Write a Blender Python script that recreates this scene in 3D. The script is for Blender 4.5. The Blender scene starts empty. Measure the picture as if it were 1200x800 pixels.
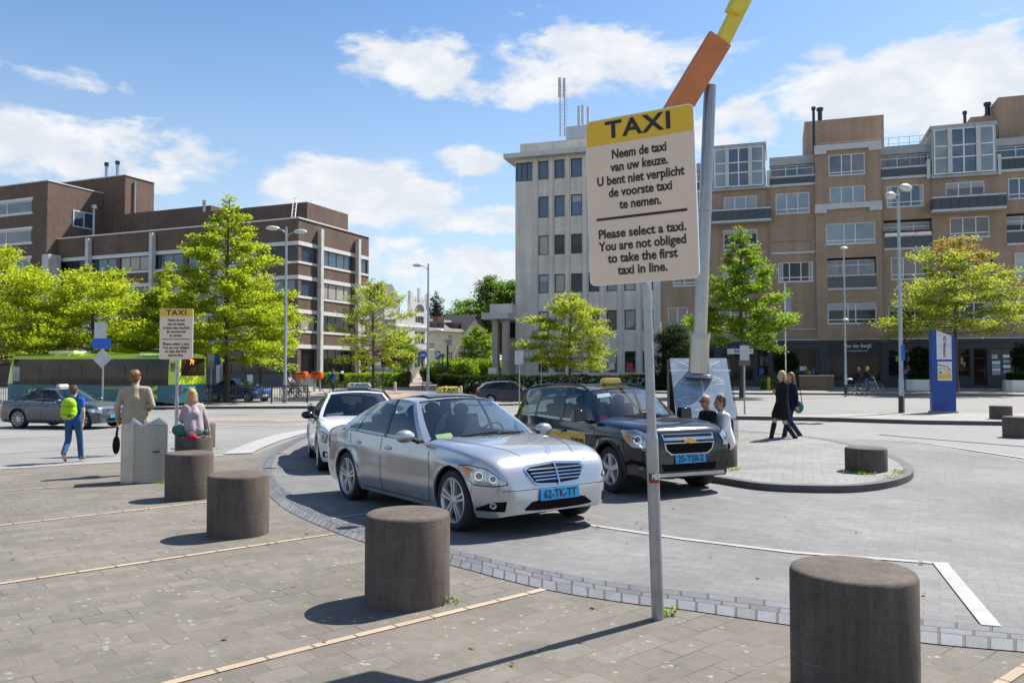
import bpy, bmesh, math, random
import numpy as np
from mathutils import Vector, Matrix
from mathutils.bvhtree import BVHTree

R = math.radians
PI = math.pi
SC = bpy.context.scene
COL = SC.collection
rng = random.Random(7)

# ------------------------------------------------------------------ camera
FPX, CAMH, PITCH = 933.0, 1.78, math.atan(30 / 933.0)
cam = bpy.data.cameras.new('camera')
cam.sensor_width = 36.0
cam.lens = FPX / 1200 * 36
cam.clip_end = 3000
cam_ob = bpy.data.objects.new('camera', cam)
cam_ob.location = (0, 0, CAMH)
cam_ob.rotation_euler = (PI / 2 + PITCH, 0, 0)
COL.objects.link(cam_ob)
SC.camera = cam_ob

# ------------------------------------------------------------------ view + light
SC.view_settings.view_transform = 'Standard'
SC.view_settings.look = 'None'
SC.view_settings.exposure = 1.05
SC.view_settings.gamma = 1
SUN_DIR = Vector((0.78, 0.62, 0)).normalized()          # horizontal direction towards the sun
SUN_EL = R(53)
sun = bpy.data.lights.new('sun', 'SUN')
sun.energy = 4.4
sun.angle = R(0.5)
sun.color = (1.0, 0.955, 0.88)
sun_ob = bpy.data.objects.new('sun', sun)
sd = Vector((SUN_DIR.x * math.cos(SUN_EL), SUN_DIR.y * math.cos(SUN_EL), math.sin(SUN_EL)))
sun_ob.rotation_euler = sd.to_track_quat('Z', 'Y').to_euler()
sun_ob.location = (30, 20, 40)
COL.objects.link(sun_ob)


def ray(px, py):
    dx = (px - 600) / FPX
    dy = (400 - py) / FPX
    c, s = math.cos(PITCH), math.sin(PITCH)
    return Vector((dx, c - s * dy, s + c * dy))


def azel(px, py):
    d = ray(px, py).normalized()
    return math.atan2(d.x, d.y), math.asin(d.z)


# ------------------------------------------------------------------ sky with clouds
W = bpy.data.worlds.new('World')
SC.world = W
W.use_nodes = True
nt = W.node_tree
for n in list(nt.nodes):
    nt.nodes.remove(n)


class NG:
    """small node-graph writer"""

    def __init__(s, tree):
        s.t = tree

    def n(s, typ, **kw):
        nd = s.t.nodes.new(typ)
        for k, v in kw.items():
            setattr(nd, k, v)
        return nd

    def inp(s, nd, key, val):
        if isinstance(val, bpy.types.NodeSocket):
            s.t.links.new(val, nd.inputs[key])
        elif val is not None:
            nd.inputs[key].default_value = val

    def math(s, op, a, b=None, c=None, clamp=False):
        nd = s.n('ShaderNodeMath', operation=op, use_clamp=clamp)
        s.inp(nd, 0, a)
        if b is not None:
            s.inp(nd, 1, b)
        if c is not None:
            s.inp(nd, 2, c)
        return nd.outputs[0]

    def mix(s, fac, a, b, blend='MIX'):
        nd = s.n('ShaderNodeMix', data_type='RGBA', blend_type=blend)
        s.inp(nd, 0, fac)
        s.inp(nd, 6, a)
        s.inp(nd, 7, b)
        return nd.outputs[2]

    def noise(s, vec, scale, detail=4, rough=.55, dist=0):
        nd = s.n('ShaderNodeTexNoise')
        s.inp(nd, 'Vector', vec)
        nd.inputs['Scale'].default_value = scale
        nd.inputs['Detail'].default_value = detail
        nd.inputs['Roughness'].default_value = rough
        nd.inputs['Distortion'].default_value = dist
        return nd.outputs[0]

    def rng(s, v, a, b, c=0., d=1., smooth=False):
        nd = s.n('ShaderNodeMapRange')
        nd.interpolation_type = 'SMOOTHSTEP' if smooth else 'LINEAR'
        s.inp(nd, 0, v)
        for i, x in enumerate((a, b, c, d)):
            s.inp(nd, 1 + i, x)
        return nd.outputs[0]


g = NG(nt)
sky = g.n('ShaderNodeTexSky', sky_type='NISHITA')
sky.sun_disc = False
sky.sun_elevation = SUN_EL
sky.sun_rotation = math.atan2(SUN_DIR.x, SUN_DIR.y)
sky.air_density = 1.0
sky.dust_density = 0.6
sky.ozone_density = 1.6
tc = g.n('ShaderNodeTexCoord')
sep = g.n('ShaderNodeSeparateXYZ')
nt.links.new(tc.outputs['Generated'], sep.inputs[0])
az = g.math('ARCTAN2', sep.outputs[0], sep.outputs[1])
el = g.math('ARCSINE', sep.outputs[2])
comb = g.n('ShaderNodeCombineXYZ')
g.inp(comb, 0, az)
g.inp(comb, 1, g.math('MULTIPLY', el, 2.1))
big = g.noise(comb.outputs[0], 7.0, 7, .6, .35)
fine = g.noise(comb.outputs[0], 26.0, 5, .6)
CLOUDS = [(625, 78, 215, 44, 1.0), (760, 90, 80, 30, .7), (72, 93, 62, 17, .7), (150, 103, 16, 9, .6), (90, 175, 190, 46, .95),
          (425, 225, 118, 36, 1.0), (552, 190, 42, 19, .85), (552, 258, 70, 19, .85), (500, 320, 200, 38, .8), (350, 185, 22, 9, .5),
          (1085, 105, 205, 62, 1.1), (870, 155, 60, 36, .9), (1000, 70, 90, 30, .6), (-160, 60, 150, 50, 1.0), (1400, 90, 160, 70, .9),
          (640, 20, 60, 12, .45), (5, 105, 30, 14, .5)]
cov = None
for (cx, cy, rx, ry, w) in CLOUDS:
    a0, e0 = azel(cx, cy)
    a1, _ = azel(cx + rx, cy)
    _, e1 = azel(cx, cy - ry)
    u = g.math('DIVIDE', g.math('SUBTRACT', az, a0), max(1e-3, abs(a1 - a0)))
    v = g.math('DIVIDE', g.math('SUBTRACT', el, e0), max(1e-3, abs(e1 - e0)))
    d2 = g.math('ADD', g.math('MULTIPLY', u, u), g.math('MULTIPLY', v, v))
    m = g.math('MULTIPLY', g.rng(d2, 0.0, 2.3, 1.0, 0.0, True), w)
    cov = m if cov is None else g.math('MAXIMUM', cov, m)
back = g.rng(sep.outputs[1], .25, -.35, 0, .42, True)  # unseen cloud cover behind the camera, added to brighten the shaded facades
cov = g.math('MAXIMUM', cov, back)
val = g.math('ADD', g.math('MULTIPLY', cov, .60), g.math('ADD', g.math('MULTIPLY', g.math('SUBTRACT', big, .5), 1.7), g.math('MULTIPLY', g.math('SUBTRACT', fine, .5), .55)))
# elsewhere overhead noise alone makes cloud; behind the camera it is added as fill
mask = g.rng(val, .24, .56, 0.0, 1.0, True)
shade = g.rng(g.noise(comb.outputs[0], 11.0, 5, .6, .2), .35, .7, 0.0, 1.0, True)
ccol = g.mix(shade, (5.2, 5.5, 5.9, 1), (6.7, 6.7, 6.7, 1))
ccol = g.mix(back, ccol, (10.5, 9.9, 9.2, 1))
haze = g.rng(el, 0.0, .50, .95, 0.0, True)
hsv = g.n('ShaderNodeHueSaturation')
hsv.inputs['Saturation'].default_value = 1.22
hsv.inputs['Value'].default_value = 1.12
nt.links.new(sky.outputs[0], hsv.inputs['Color'])
skyc = g.mix(g.math('MULTIPLY', haze, .62), hsv.outputs[0], (4.7, 5.5, 6.2, 1))
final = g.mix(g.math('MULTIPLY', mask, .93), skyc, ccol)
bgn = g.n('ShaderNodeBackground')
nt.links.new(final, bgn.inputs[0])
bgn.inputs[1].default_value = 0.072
outw = g.n('ShaderNodeOutputWorld')
nt.links.new(bgn.outputs[0], outw.inputs[0])

SC.cycles.max_bounces = 6
SC.cycles.transparent_max_bounces = 12
SC.cycles.caustics_reflective = False
SC.cycles.caustics_refractive = False
SC.cycles.sample_clamp_indirect = 6.0
SC.cycles.use_denoising = True


# ------------------------------------------------------------------ terrain height
def sm(t):
    t = min(1.0, max(0.0, t))
    return t * t * (3 - 2 * t)


def zg(x, y):
    t = min(1.0, max(0.0, (y - 5) / 26.0))
    d = -.45 * (.55 * t + .45 * sm(t))
    d *= 1 - .92 * sm((y - 54) / 10.0)
    d *= 1 - sm((x + 1) / 9.0)
    return d + .9 * sm((y - 78) / 45.0)


def G(px, py, up=0.0):
    """ground point seen at a pixel of the photograph"""
    d = ray(px, py)
    z = 0.0
    for _ in range(30):
        t = (z + up - CAMH) / d.z
        if t < 0 or t > 900:
            t = 900
        z2 = zg(d.x * t, d.y * t)
        if abs(z2 - z) < 1e-5:
            break
        z = .5 * (z + z2)
    return Vector((d.x * t, d.y * t, zg(d.x * t, d.y * t) + up))


def at(px, Y):
    """ground point at depth Y in the direction of a pixel column"""
    x = (px - 600) / FPX * Y
    return Vector((x, Y, zg(x, Y)))


def zat(py, Y):
    """height seen at a pixel row at depth Y"""
    d = ray(600, py)
    return CAMH + d.z / d.y * Y


# ------------------------------------------------------------------ materials
MATS = {}


def newmat(name):
    m = bpy.data.materials.new(name)
    m.use_nodes = True
    t = m.node_tree
    for n in list(t.nodes):
        t.nodes.remove(n)
    return m, NG(t)


def finish(m, g, shader):
    o = g.n('ShaderNodeOutputMaterial')
    g.t.links.new(shader, o.inputs[0])
    MATS[m.name] = m
    return m


def pr(g, col, rough=.6, metal=0., spec=.5, coat=0., normal=None, ior=None):
    p = g.n('ShaderNodeBsdfPrincipled')
    g.inp(p, 'Base Color', col if not isinstance(col, tuple) else (*col[:3], 1))
    g.inp(p, 'Roughness', rough)
    g.inp(p, 'Metallic', metal)
    g.inp(p, 'Specular IOR Level', spec)
    g.inp(p, 'Coat Weight', coat)
    p.inputs['Coat Roughness'].default_value = .03
    if ior:
        p.inputs['IOR'].default_value = ior
    if normal is not None:
        g.inp(p, 'Normal', normal)
    return p


def M(name, col, rough=.6, metal=0., var=.14, scale=3., bump=0., bscale=80., spec=.5, coat=0., ior=None, fine=.06):
    if name in MATS:
        return MATS[name]
    m, g = newmat(name)
    tc = g.n('ShaderNodeTexCoord').outputs['Object']
    c = tuple(col[:3])
    nz = g.noise(tc, scale, 5, .6)
    f = g.rng(nz, .3, .7)
    lo = tuple(x * (1 - var) for x in c) + (1,)
    hi = tuple(min(1, x * (1 + var)) for x in c) + (1,)
    colr = g.mix(f, lo, hi)
    if fine:
        n2 = g.rng(g.noise(tc, scale * 22, 3, .6), .3, .7, 1 - fine, 1 + fine)
        cc = g.n('ShaderNodeCombineColor')
        for i in range(3):
            g.inp(cc, i, n2)
        colr = g.mix(1.0, colr, cc.outputs[0], 'MULTIPLY')
    nrm = None
    if bump:
        b = g.n('ShaderNodeBump')
        b.inputs['Strength'].default_value = bump
        b.inputs['Distance'].default_value = .01
        g.inp(b, 'Height', g.noise(tc, bscale, 4, .6))
        nrm = b.outputs[0]
    rr = g.rng(nz, .3, .7, max(0, rough * .85), min(1, rough * 1.12))
    p = pr(g, colr, rr, metal, spec, coat, nrm, ior)
    return finish(m, g, p.outputs[0])


def brick_mat(name, c1, c2, mortar, bw, bh, ms=.01, rough=.85, var=.2, coords='wall', stain=.25, bump=.3, offset=.5, sc=1.0, rot=0., moss=None, spots=None):
    m, g = newmat(name)
    tcn = g.n('ShaderNodeTexCoord')
    if coords == 'wall':
        sp = g.n('ShaderNodeSeparateXYZ')
        g.t.links.new(tcn.outputs['Object'], sp.inputs[0])
        cb = g.n('ShaderNodeCombineXYZ')
        g.inp(cb, 0, g.math('ADD', sp.outputs[0], sp.outputs[1]))
        g.inp(cb, 1, sp.outputs[2])
        vec = cb.outputs[0]
    elif coords == 'uv':
        vec = tcn.outputs['UV']
    else:
        mp = g.n('ShaderNodeMapping')
        g.t.links.new(tcn.outputs['Object'], mp.inputs[0])
        mp.inputs['Rotation'].default_value = (0, 0, rot)
        vec = mp.outputs[0]
    b = g.n('ShaderNodeTexBrick')
    g.inp(b, 'Vector', vec)
    b.inputs['Color1'].default_value = (*c1, 1)
    b.inputs['Color2'].default_value = (*c2, 1)
    b.inputs['Mortar'].default_value = (*mortar, 1)
    b.inputs['Scale'].default_value = 1
    b.inputs['Mortar Size'].default_value = ms
    b.inputs['Mortar Smooth'].default_value = .3
    b.inputs['Brick Width'].default_value = bw
    b.inputs['Row Height'].default_value = bh
    b.inputs['Bias'].default_value = 0
    b.offset = offset
    o = tcn.outputs['Object']
    col = b.outputs['Color']
    n1 = g.rng(g.noise(o, .35 * sc, 5, .6), .3, .7, 1 - stain, 1 + stain * .6)
    n2 = g.rng(g.noise(o, 9 * sc, 4, .65), .25, .75, 1 - var * .5, 1 + var * .5)
    n3 = g.rng(g.noise(o, 120 * sc, 2, .6), .25, .75, 1 - var * .5, 1 + var * .5)
    tot = g.math('MULTIPLY', g.math('MULTIPLY', n1, n2), n3)
    if coords == 'wall':      # rain streaks
        mp2 = g.n('ShaderNodeMapping')
        g.t.links.new(o, mp2.inputs[0])
        mp2.inputs['Scale'].default_value = (1.6, 1.6, .10)
        tot = g.math('MULTIPLY', tot, g.rng(g.noise(mp2.outputs[0], 1.0, 5, .65), .35, .7, 1.10, .86))
    else:                     # worn and oily patches
        tot = g.math('MULTIPLY', tot, g.rng(g.noise(o, .9 * sc, 5, .7, .6), .52, .72, 1.0, .80))
        tot = g.math('MULTIPLY', tot, g.rng(g.noise(o, 3.1 * sc, 3, .6, .4), .62, .72, 1.0, .86))
    cc = g.n('ShaderNodeCombineColor')
    for i in range(3):
        g.inp(cc, i, tot)
    col = g.mix(1.0, col, cc.outputs[0], 'MULTIPLY')
    if moss:
        f = g.math('MULTIPLY', b.outputs['Fac'], g.rng(g.noise(o, 1.3, 4), .36, .58))
        col = g.mix(f, col, (*moss, 1))
    if spots:
        v = g.n('ShaderNodeTexVoronoi')
        nzv = g.n('ShaderNodeTexNoise')
        g.inp(nzv, 'Vector', o)
        nzv.inputs['Scale'].default_value = 21
        g.inp(v, 'Vector', g.mix(.05, o, nzv.outputs[1]))
        v.inputs['Scale'].default_value = spots[0]
        f = g.math('MULTIPLY', g.rng(v.outputs['Distance'], .13, .24, 1, 0), g.rng(g.noise(o, spots[0] * .33, 2), .50, .59))
        col = g.mix(g.math('MULTIPLY', f, spots[2]), col, (*spots[1], 1))
    bp = g.n('ShaderNodeBump')
    bp.inputs['Strength'].default_value = bump
    bp.inputs['Distance'].default_value = .012
    hgt = g.math('ADD', g.math('MULTIPLY', b.outputs['Fac'], -1.0), g.math('MULTIPLY', g.noise(o, 60, 3), .5))
    g.inp(bp, 'Height', hgt)
    p = pr(g, col, rough, 0, .35, 0, bp.outputs[0])
    return finish(m, g, p.outputs[0])


def glass_mat(name, tint=(.78, .86, .84), rough=.0, ior=1.55, refl=1.05):
    """thin pane: see-through with a Fresnel reflection"""
    m, g = newmat(name)
    fr = g.n('ShaderNodeFresnel')
    geo = g.n('ShaderNodeNewGeometry')
    g.inp(fr, 0, g.math('ADD', g.math('MULTIPLY', geo.outputs['Backfacing'], 1 / ior - ior), ior))
    tr = g.n('ShaderNodeBsdfTransparent')
    tr.inputs[0].default_value = (*tint, 1)
    gl = g.n('ShaderNodeBsdfGlossy')
    gl.inputs['Roughness'].default_value = rough
    gl.inputs[0].default_value = (1, 1, 1, 1)
    mx = g.n('ShaderNodeMixShader')
    g.inp(mx, 0, g.math('MULTIPLY', fr.outputs[0], refl, clamp=True))
    g.t.links.new(tr.outputs[0], mx.inputs[1])
    g.t.links.new(gl.outputs[0], mx.inputs[2])
    return finish(m, g, mx.outputs[0])


def pane_mat(name, col, var=.3, ior=1.9, curtain=False):
    """window pane of a building: dark room (or a curtain) behind glossy glass"""
    m, g = newmat(name)
    tcn = g.n('ShaderNodeTexCoord')
    o = tcn.outputs['Object']
    geo = g.n('ShaderNodeNewGeometry')
    sp = g.n('ShaderNodeSeparateXYZ')
    g.t.links.new(o, sp.inputs[0])
    nz = g.rng(g.noise(geo.outputs['Position'], .5, 4, .6, .6), .35, .65, 1 - var, 1 + var)
    if curtain:
        w = g.math('SINE', g.math('MULTIPLY', g.math('ADD', sp.outputs[0], g.math('MULTIPLY', sp.outputs[1], .7)), 42.0))
        nz = g.math('MULTIPLY', nz, g.rng(w, -1, 1, .8, 1.1))
    cc = g.n('ShaderNodeCombineColor')
    for i in range(3):
        g.inp(cc, i, g.math('MULTIPLY', nz, col[i]))
    bp = g.n('ShaderNodeBump')
    bp.inputs['Strength'].default_value = .02
    g.inp(bp, 'Height', g.noise(geo.outputs['Position'], .9, 2))
    p = pr(g, cc.outputs[0], .03, 0, .5, 0, bp.outputs[0], ior)
    return finish(m, g, p.outputs[0])


def leaf_mat(name, c_lo, c_hi, tl=1.5):
    m, g = newmat(name)
    at_ = g.n('ShaderNodeAttribute', attribute_name='tone')
    f = at_.outputs['Fac']
    col = g.mix(f, (*c_lo, 1), (*c_hi, 1))
    d = pr(g, col, .6, 0, .12)
    t = g.n('ShaderNodeBsdfTranslucent')
    tcol = g.mix(f, tuple(x * tl for x in c_lo) + (1,), tuple(x * tl for x in c_hi) + (1,))
    g.inp(t, 0, tcol)
    mx = g.n('ShaderNodeMixShader')
    mx.inputs[0].default_value = .5
    g.t.links.new(d.outputs[0], mx.inputs[1])
    g.t.links.new(t.outputs[0], mx.inputs[2])
    return finish(m, g, mx.outputs[0])


def emit_mat(name, col, s=1.0):
    m, g = newmat(name)
    e = g.n('ShaderNodeEmission')
    e.inputs[0].default_value = (*col, 1)
    e.inputs[1].default_value = s
    return finish(m, g, e.outputs[0])


# ------------------------------------------------------------------ mesh builder
class MB:
    def __init__(s):
        s.v, s.f, s.m, s.uv = [], [], [], None

    def add(s, vs, fs, mi=0):
        o = len(s.v)
        s.v.extend([tuple(p) for p in vs])
        s.f.extend([tuple(i + o for i in f) for f in fs])
        s.m.extend([mi] * len(fs))
        return s

    def box(s, c, d, mi=0, rz=0., M4=None, taper=1.0):
        x, y, z = d[0] / 2, d[1] / 2, d[2] / 2
        P = []
        for k, t in ((-z, 1.0), (z, taper)):
            P += [Vector((-x * t, -y * t, k)), Vector((x * t, -y * t, k)), Vector((x * t, y * t, k)), Vector((-x * t, y * t, k))]
        if M4 is None:
            M4 = Matrix.Translation(Vector(c)) @ Matrix.Rotation(rz, 4, 'Z')
        P = [M4 @ p for p in P]
        return s.add(P, [(3, 2, 1, 0), (4, 5, 6, 7), (0, 1, 5, 4), (1, 2, 6, 5), (2, 3, 7, 6), (3, 0, 4, 7)], mi)

    def bx(s, x0, x1, y0, y1, z0, z1, mi=0):
        return s.box(((x0 + x1) / 2, (y0 + y1) / 2, (z0 + z1) / 2), (abs(x1 - x0), abs(y1 - y0), abs(z1 - z0)), mi)

    def beam(s, a, b, w, h, mi=0, up=(0, 0, 1)):
        a, b = Vector(a), Vector(b)
        d = (b - a)
        L = d.length
        d.normalize()
        u = Vector(up)
        if abs(d.dot(u)) > .98:
            u = Vector((0, 1, 0))
        r = d.cross(u).normalized()
        u = r.cross(d).normalized()
        M4 = Matrix((r, d, u)).transposed().to_4x4()
        M4.translation = (a + b) / 2
        return s.box(None, (w, L, h), mi, M4=M4)

    def tube(s, pts, r, n=10, mi=0, caps=True):
        pts = [Vector(p) for p in pts]
        rs = r if isinstance(r, (list, tuple)) else [r] * len(pts)
        V, F = [], []
        ref = None
        for i, p in enumerate(pts):
            if i == 0:
                d = pts[1] - p
            elif i == len(pts) - 1:
                d = p - pts[i - 1]
            else:
                d = (pts[i + 1] - p).normalized() + (p - pts[i - 1]).normalized()
            d = d.normalized()
            if ref is None:
                ref = Vector((0, 0, 1)) if abs(d.z) < .9 else Vector((1, 0, 0))
            a = d.cross(ref).normalized()
            b = d.cross(a).normalized()
            ref = a.cross(d).normalized() if False else ref
            for k in range(n):
                t = 2 * PI * k / n
                V.append(p + (a * math.cos(t) + b * math.sin(t)) * rs[i])
        for i in range(len(pts) - 1):
            for k in range(n):
                k2 = (k + 1) % n
                F.append((i * n + k, i * n + k2, (i + 1) * n + k2, (i + 1) * n + k))
        if caps:
            F.append(tuple(range(n - 1, -1, -1)))
            F.append(tuple((len(pts) - 1) * n + k for k in range(n)))
        return s.add(V, F, mi)

    def lathe(s, prof, n=32, c=(0, 0, 0), mi=0, M4=None):
        """prof: (r, z) pairs; r = 0 closes"""
        c = Vector(c)
        V, F, rows = [], [], []
        for (r, z) in prof:
            if r < 1e-6:
                rows.append([len(V)])
                V.append(Vector((0, 0, z)))
            else:
                rows.append(list(range(len(V), len(V) + n)))
                V += [Vector((r * math.cos(2 * PI * k / n), r * math.sin(2 * PI * k / n), z)) for k in range(n)]
        for a, b in zip(rows, rows[1:]):
            for k in range(n):
                k2 = (k + 1) % n
                if len(a) == 1 and len(b) == 1:
                    continue
                if len(a) == 1:
                    F.append((a[0], b[k2], b[k]))
                elif len(b) == 1:
                    F.append((a[k], a[k2], b[0]))
                else:
                    F.append((a[k], a[k2], b[k2], b[k]))
        if M4 is not None:
            V = [M4 @ v for v in V]
        return s.add([v + c for v in V], F, mi)

    def ell(s, c, r, nu=12, nv=8, mi=0, M4=None):
        prof = [(math.sin(PI * i / nv) * 1.0, -math.cos(PI * i / nv)) for i in range(nv + 1)]
        prof[0] = (0, -1)
        prof[-1] = (0, 1)
        S = Matrix.Diagonal((*r, 1))
        T = Matrix.Translation(Vector(c)) @ (M4 or Matrix.Identity(4)) @ S
        return s.lathe(prof, nu, mi=mi, M4=T)

    def prism(s, poly, z0, z1, mi=0, M4=None):
        """poly in local xy, extruded z0..z1"""
        n = len(poly)
        V = [Vector((p[0], p[1], z0)) for p in poly] + [Vector((p[0], p[1], z1)) for p in poly]
        F = [tuple(range(n - 1, -1, -1)), tuple(range(n, 2 * n))] + [(i, (i + 1) % n, n + (i + 1) % n, n + i) for i in range(n)]
        if M4 is not None:
            V = [M4 @ v for v in V]
        return s.add(V, F, mi)

    def grid(s, fn, nu, nv, mi=0, flip=False):
        V = [fn(i / nu, j / nv) for j in range(nv + 1) for i in range(nu + 1)]
        F = []
        for j in range(nv):
            for i in range(nu):
                a = j * (nu + 1) + i
                q = (a, a + 1, a + nu + 2, a + nu + 1)
                F.append(q[::-1] if flip else q)
        return s.add(V, F, mi)

    def build(s, name, mats, parent=None, loc=None, smooth=True, angle=35, bevel=0, seg=2, rz=0):
        me = bpy.data.meshes.new(name)
        me.from_pydata(s.v, [], s.f)
        mats = mats if isinstance(mats, (list, tuple)) else [mats]
        for m in mats:
            me.materials.append(m)
        if len(mats) > 1:
            me.polygons.foreach_set('material_index', s.m)
        if s.uv:
            ul = me.uv_layers.new(name='UVMap')
            flat = []
            for f in s.f:
                for i in f:
                    flat.extend(s.uv[i])
            ul.data.foreach_set('uv', flat)
        if bevel:
            bm = bmesh.new()
            bm.from_mesh(me)
            bmesh.ops.remove_doubles(bm, verts=bm.verts, dist=1e-5)
            es = [e for e in bm.edges if len(e.link_faces) == 2 and e.calc_face_angle(0) > R(30)]
            bmesh.ops.bevel(bm, geom=es, offset=bevel, segments=seg, affect='EDGES', clamp_overlap=True)
            bm.to_mesh(me)
            bm.free()
        if smooth:
            me.polygons.foreach_set('use_smooth', [True] * len(me.polygons))
            me.set_sharp_from_angle(angle=R(angle))
        me.update()
        ob = bpy.data.objects.new(name, me)
        COL.objects.link(ob)
        if parent is not None:
            ob.parent = parent
        if loc is not None:
            ob.location = loc
        if rz:
            ob.rotation_euler.z = rz
        return ob


def tag(o, label=None, cat=None, group=None, kind=None):
    for k, v in (('label', label), ('category', cat), ('group', group), ('kind', kind)):
        if v:
            o[k] = v
    return o


def empty(name, loc=(0, 0, 0), rz=0., parent=None):
    o = bpy.data.objects.new(name, None)
    o.empty_display_size = .2
    COL.objects.link(o)
    o.location = loc
    o.rotation_euler = (0, 0, rz)
    if parent is not None:
        o.parent = parent
    return o


def thing(name, label, cat, loc=(0, 0, 0), rz=0., group=None):
    return tag(empty(name, loc, rz), label, cat, group)


def copy_tree(o, parent=None):
    c = o.copy()
    COL.objects.link(c)
    if parent is not None:
        c.parent = parent
    for ch in list(o.children):
        copy_tree(ch, c)
    return c


def text_mesh(body, size, bold=0.0, align='CENTER', extrude=.0015, line=1.0, spacing=1.0):
    cu = bpy.data.curves.new('lettering', 'FONT')
    cu.body = body
    cu.size = size
    cu.align_x = align
    cu.align_y = 'CENTER'
    cu.offset = bold
    cu.extrude = extrude
    cu.space_line = line
    cu.space_character = spacing
    cu.resolution_u = 3
    ob = bpy.data.objects.new('lettering', cu)
    COL.objects.link(ob)
    dg = bpy.context.evaluated_depsgraph_get()
    me = bpy.data.meshes.new_from_object(ob.evaluated_get(dg))
    bpy.data.objects.remove(ob)
    bpy.data.curves.remove(cu)
    return me


def lettering(body, size, mat, parent, M4, bold=0.0, width=None, name='lettering', spacing=1.0, line=1.0, sy=1.0):
    """flat letters in the local xy plane of M4, optionally fitted to a width"""
    me = text_mesh(body, size, bold, spacing=spacing, line=line)
    xs = [v.co.x for v in me.vertices]
    k = 1.0
    if width and xs:
        k = width / (max(xs) - min(xs))
    me.transform(M4 @ Matrix.Diagonal((k, sy, 1, 1)))
    me.materials.clear()
    me.materials.append(mat)
    ob = bpy.data.objects.new(name, me)
    COL.objects.link(ob)
    ob.parent = parent
    return ob


FRONT = Matrix.Rotation(PI / 2, 4, 'X')      # text plane facing local -y


def front(x, y, z):
    return Matrix.Translation((x, y, z)) @ FRONT


# ------------------------------------------------------------------ common materials
M('white_paint', (.78, .78, .77), .35, var=.06)
M('dark_metal', (.035, .037, .04), .4, .3)
M('galvanised', (.36, .37, .38), .42, .75, var=.18, scale=7, bump=.05)
M('lamp_grey', (.38, .39, .40), .4, .6)
M('black_plastic', (.012, .012, .013), .45)
M('black_gloss', (.006, .006, .007), .12)
M('rubber', (.016, .016, .017), .8, bump=.1)
M('chrome', (.72, .73, .75), .09, 1.0, var=.03)
M('concrete_light', (.52, .50, .47), .85, var=.16, scale=1.2, bump=.2)
M('white_frame', (.72, .73, .73), .4, var=.05)
M('dark_frame', (.025, .027, .03), .4)
pane_mat('pane_blue', (.035, .06, .10))
pane_mat('pane_dark', (.012, .014, .017), .3, 1.5)
pane_mat('pane_warm', (.10, .055, .035), .5)
pane_mat('pane_curtain', (.21, .24, .26), .25, curtain=True)
pane_mat('pane_blind', (.36, .33, .27), .08, 1.5)
PANES = [MATS[k] for k in ('pane_blue', 'pane_dark', 'pane_curtain', 'pane_blue', 'pane_warm')]
# ------------------------------------------------------------------ ground, roads, paving (setting)
def struct(o, kind='structure'):
    o['kind'] = kind
    return o


ASPH = brick_mat('road_paver', (.158, .154, .152), (.186, .182, .180), (.138, .134, .131), .21, .105, .005, .82, .22, 'flat', .28, .13, rot=R(28), spots=(2.2, (.33, .33, .32), .25))
FAR = M('far_asphalt', (.195, .191, .185), .9, var=.2, scale=.25, bump=.15, bscale=40, fine=.1)
SLAB = brick_mat('plaza_slab', (.138, .123, .106), (.172, .154, .133), (.082, .073, .058), .31, .205, .006, .88, .26, 'flat', .22, .5, rot=R(-40.7), moss=(.17, .155, .085), spots=(12, (.35, .34, .33), .6))
ISLE = brick_mat('island_paving', (.195, .193, .190), (.232, .23, .226), (.15, .148, .142), .30, .30, .007, .85, .2, 'flat', .2, .3, rot=R(20), moss=(.16, .155, .06))
COBB = brick_mat('cobble', (.100, .103, .118), (.150, .155, .172), (.05, .047, .042), .21, .165, .010, .6, .25, 'uv', .2, .8, moss=(.06, .056, .035))
COBB2 = brick_mat('cobble_large', (.115, .118, .135), (.165, .17, .188), (.05, .047, .04), .145, .60, .010, .6, .25, 'uv', .2, .8, moss=(.065, .06, .035), offset=0)
KERB = M('kerb_stone', (.17, .165, .165), .8, var=.25, scale=2.5, bump=.2)
KERBD = M('kerb_basalt', (.085, .082, .084), .8, var=.25, scale=2.5, bump=.2)
LINE = M('road_paint', (.31, .30, .288), .75, var=.16, scale=5, bump=.12, fine=.12)
TILE = brick_mat('line_tile', (.36, .285, .20), (.42, .335, .245), (.15, .125, .09), .31, 4.0, .012, .85, .16, 'uv', .15, .3, offset=0)
PAVE = brick_mat('pavement_tile', (.27, .255, .23), (.31, .29, .265), (.18, .17, .155), .3, .3, .008, .88, .2, 'flat', .2, .25, rot=R(17))
CLINK = brick_mat('clinker_path', (.28, .21, .185), (.33, .245, .215), (.19, .15, .135), .2, .1, .006, .88, .2, 'flat', .2, .2, rot=R(10))


def steps(*segs):
    out = []
    for a, b, n in segs:
        out += list(np.linspace(a, b, n, endpoint=False))
    return out + [segs[-1][1]]


mb = MB()
xs = steps((-900, -120, 8), (-120, -60, 12), (-60, 60, 120), (60, 120, 12), (120, 900, 8))
ys = steps((-60, -4, 8), (-4, 80, 112), (80, 140, 12), (140, 1400, 8))
nx = len(xs)
V = [(x, y, zg(x, y) - .004) for y in ys for x in xs]
F = [(j * nx + i, j * nx + i + 1, (j + 1) * nx + i + 1, (j + 1) * nx + i) for j in range(len(ys) - 1) for i in range(nx - 1)]
mb.add(V, F)
struct(mb.build('ground', FAR))


def densify(pts, step=.6, closed=True):
    out = []
    n = len(pts)
    for i in range(n if closed else n - 1):
        a, b = pts[i], pts[(i + 1) % n]
        k = max(1, int((b - a).length / step))
        for j in range(k):
            out.append(a.lerp(b, j / k))
    if not closed:
        out.append(pts[-1])
    return out


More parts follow.
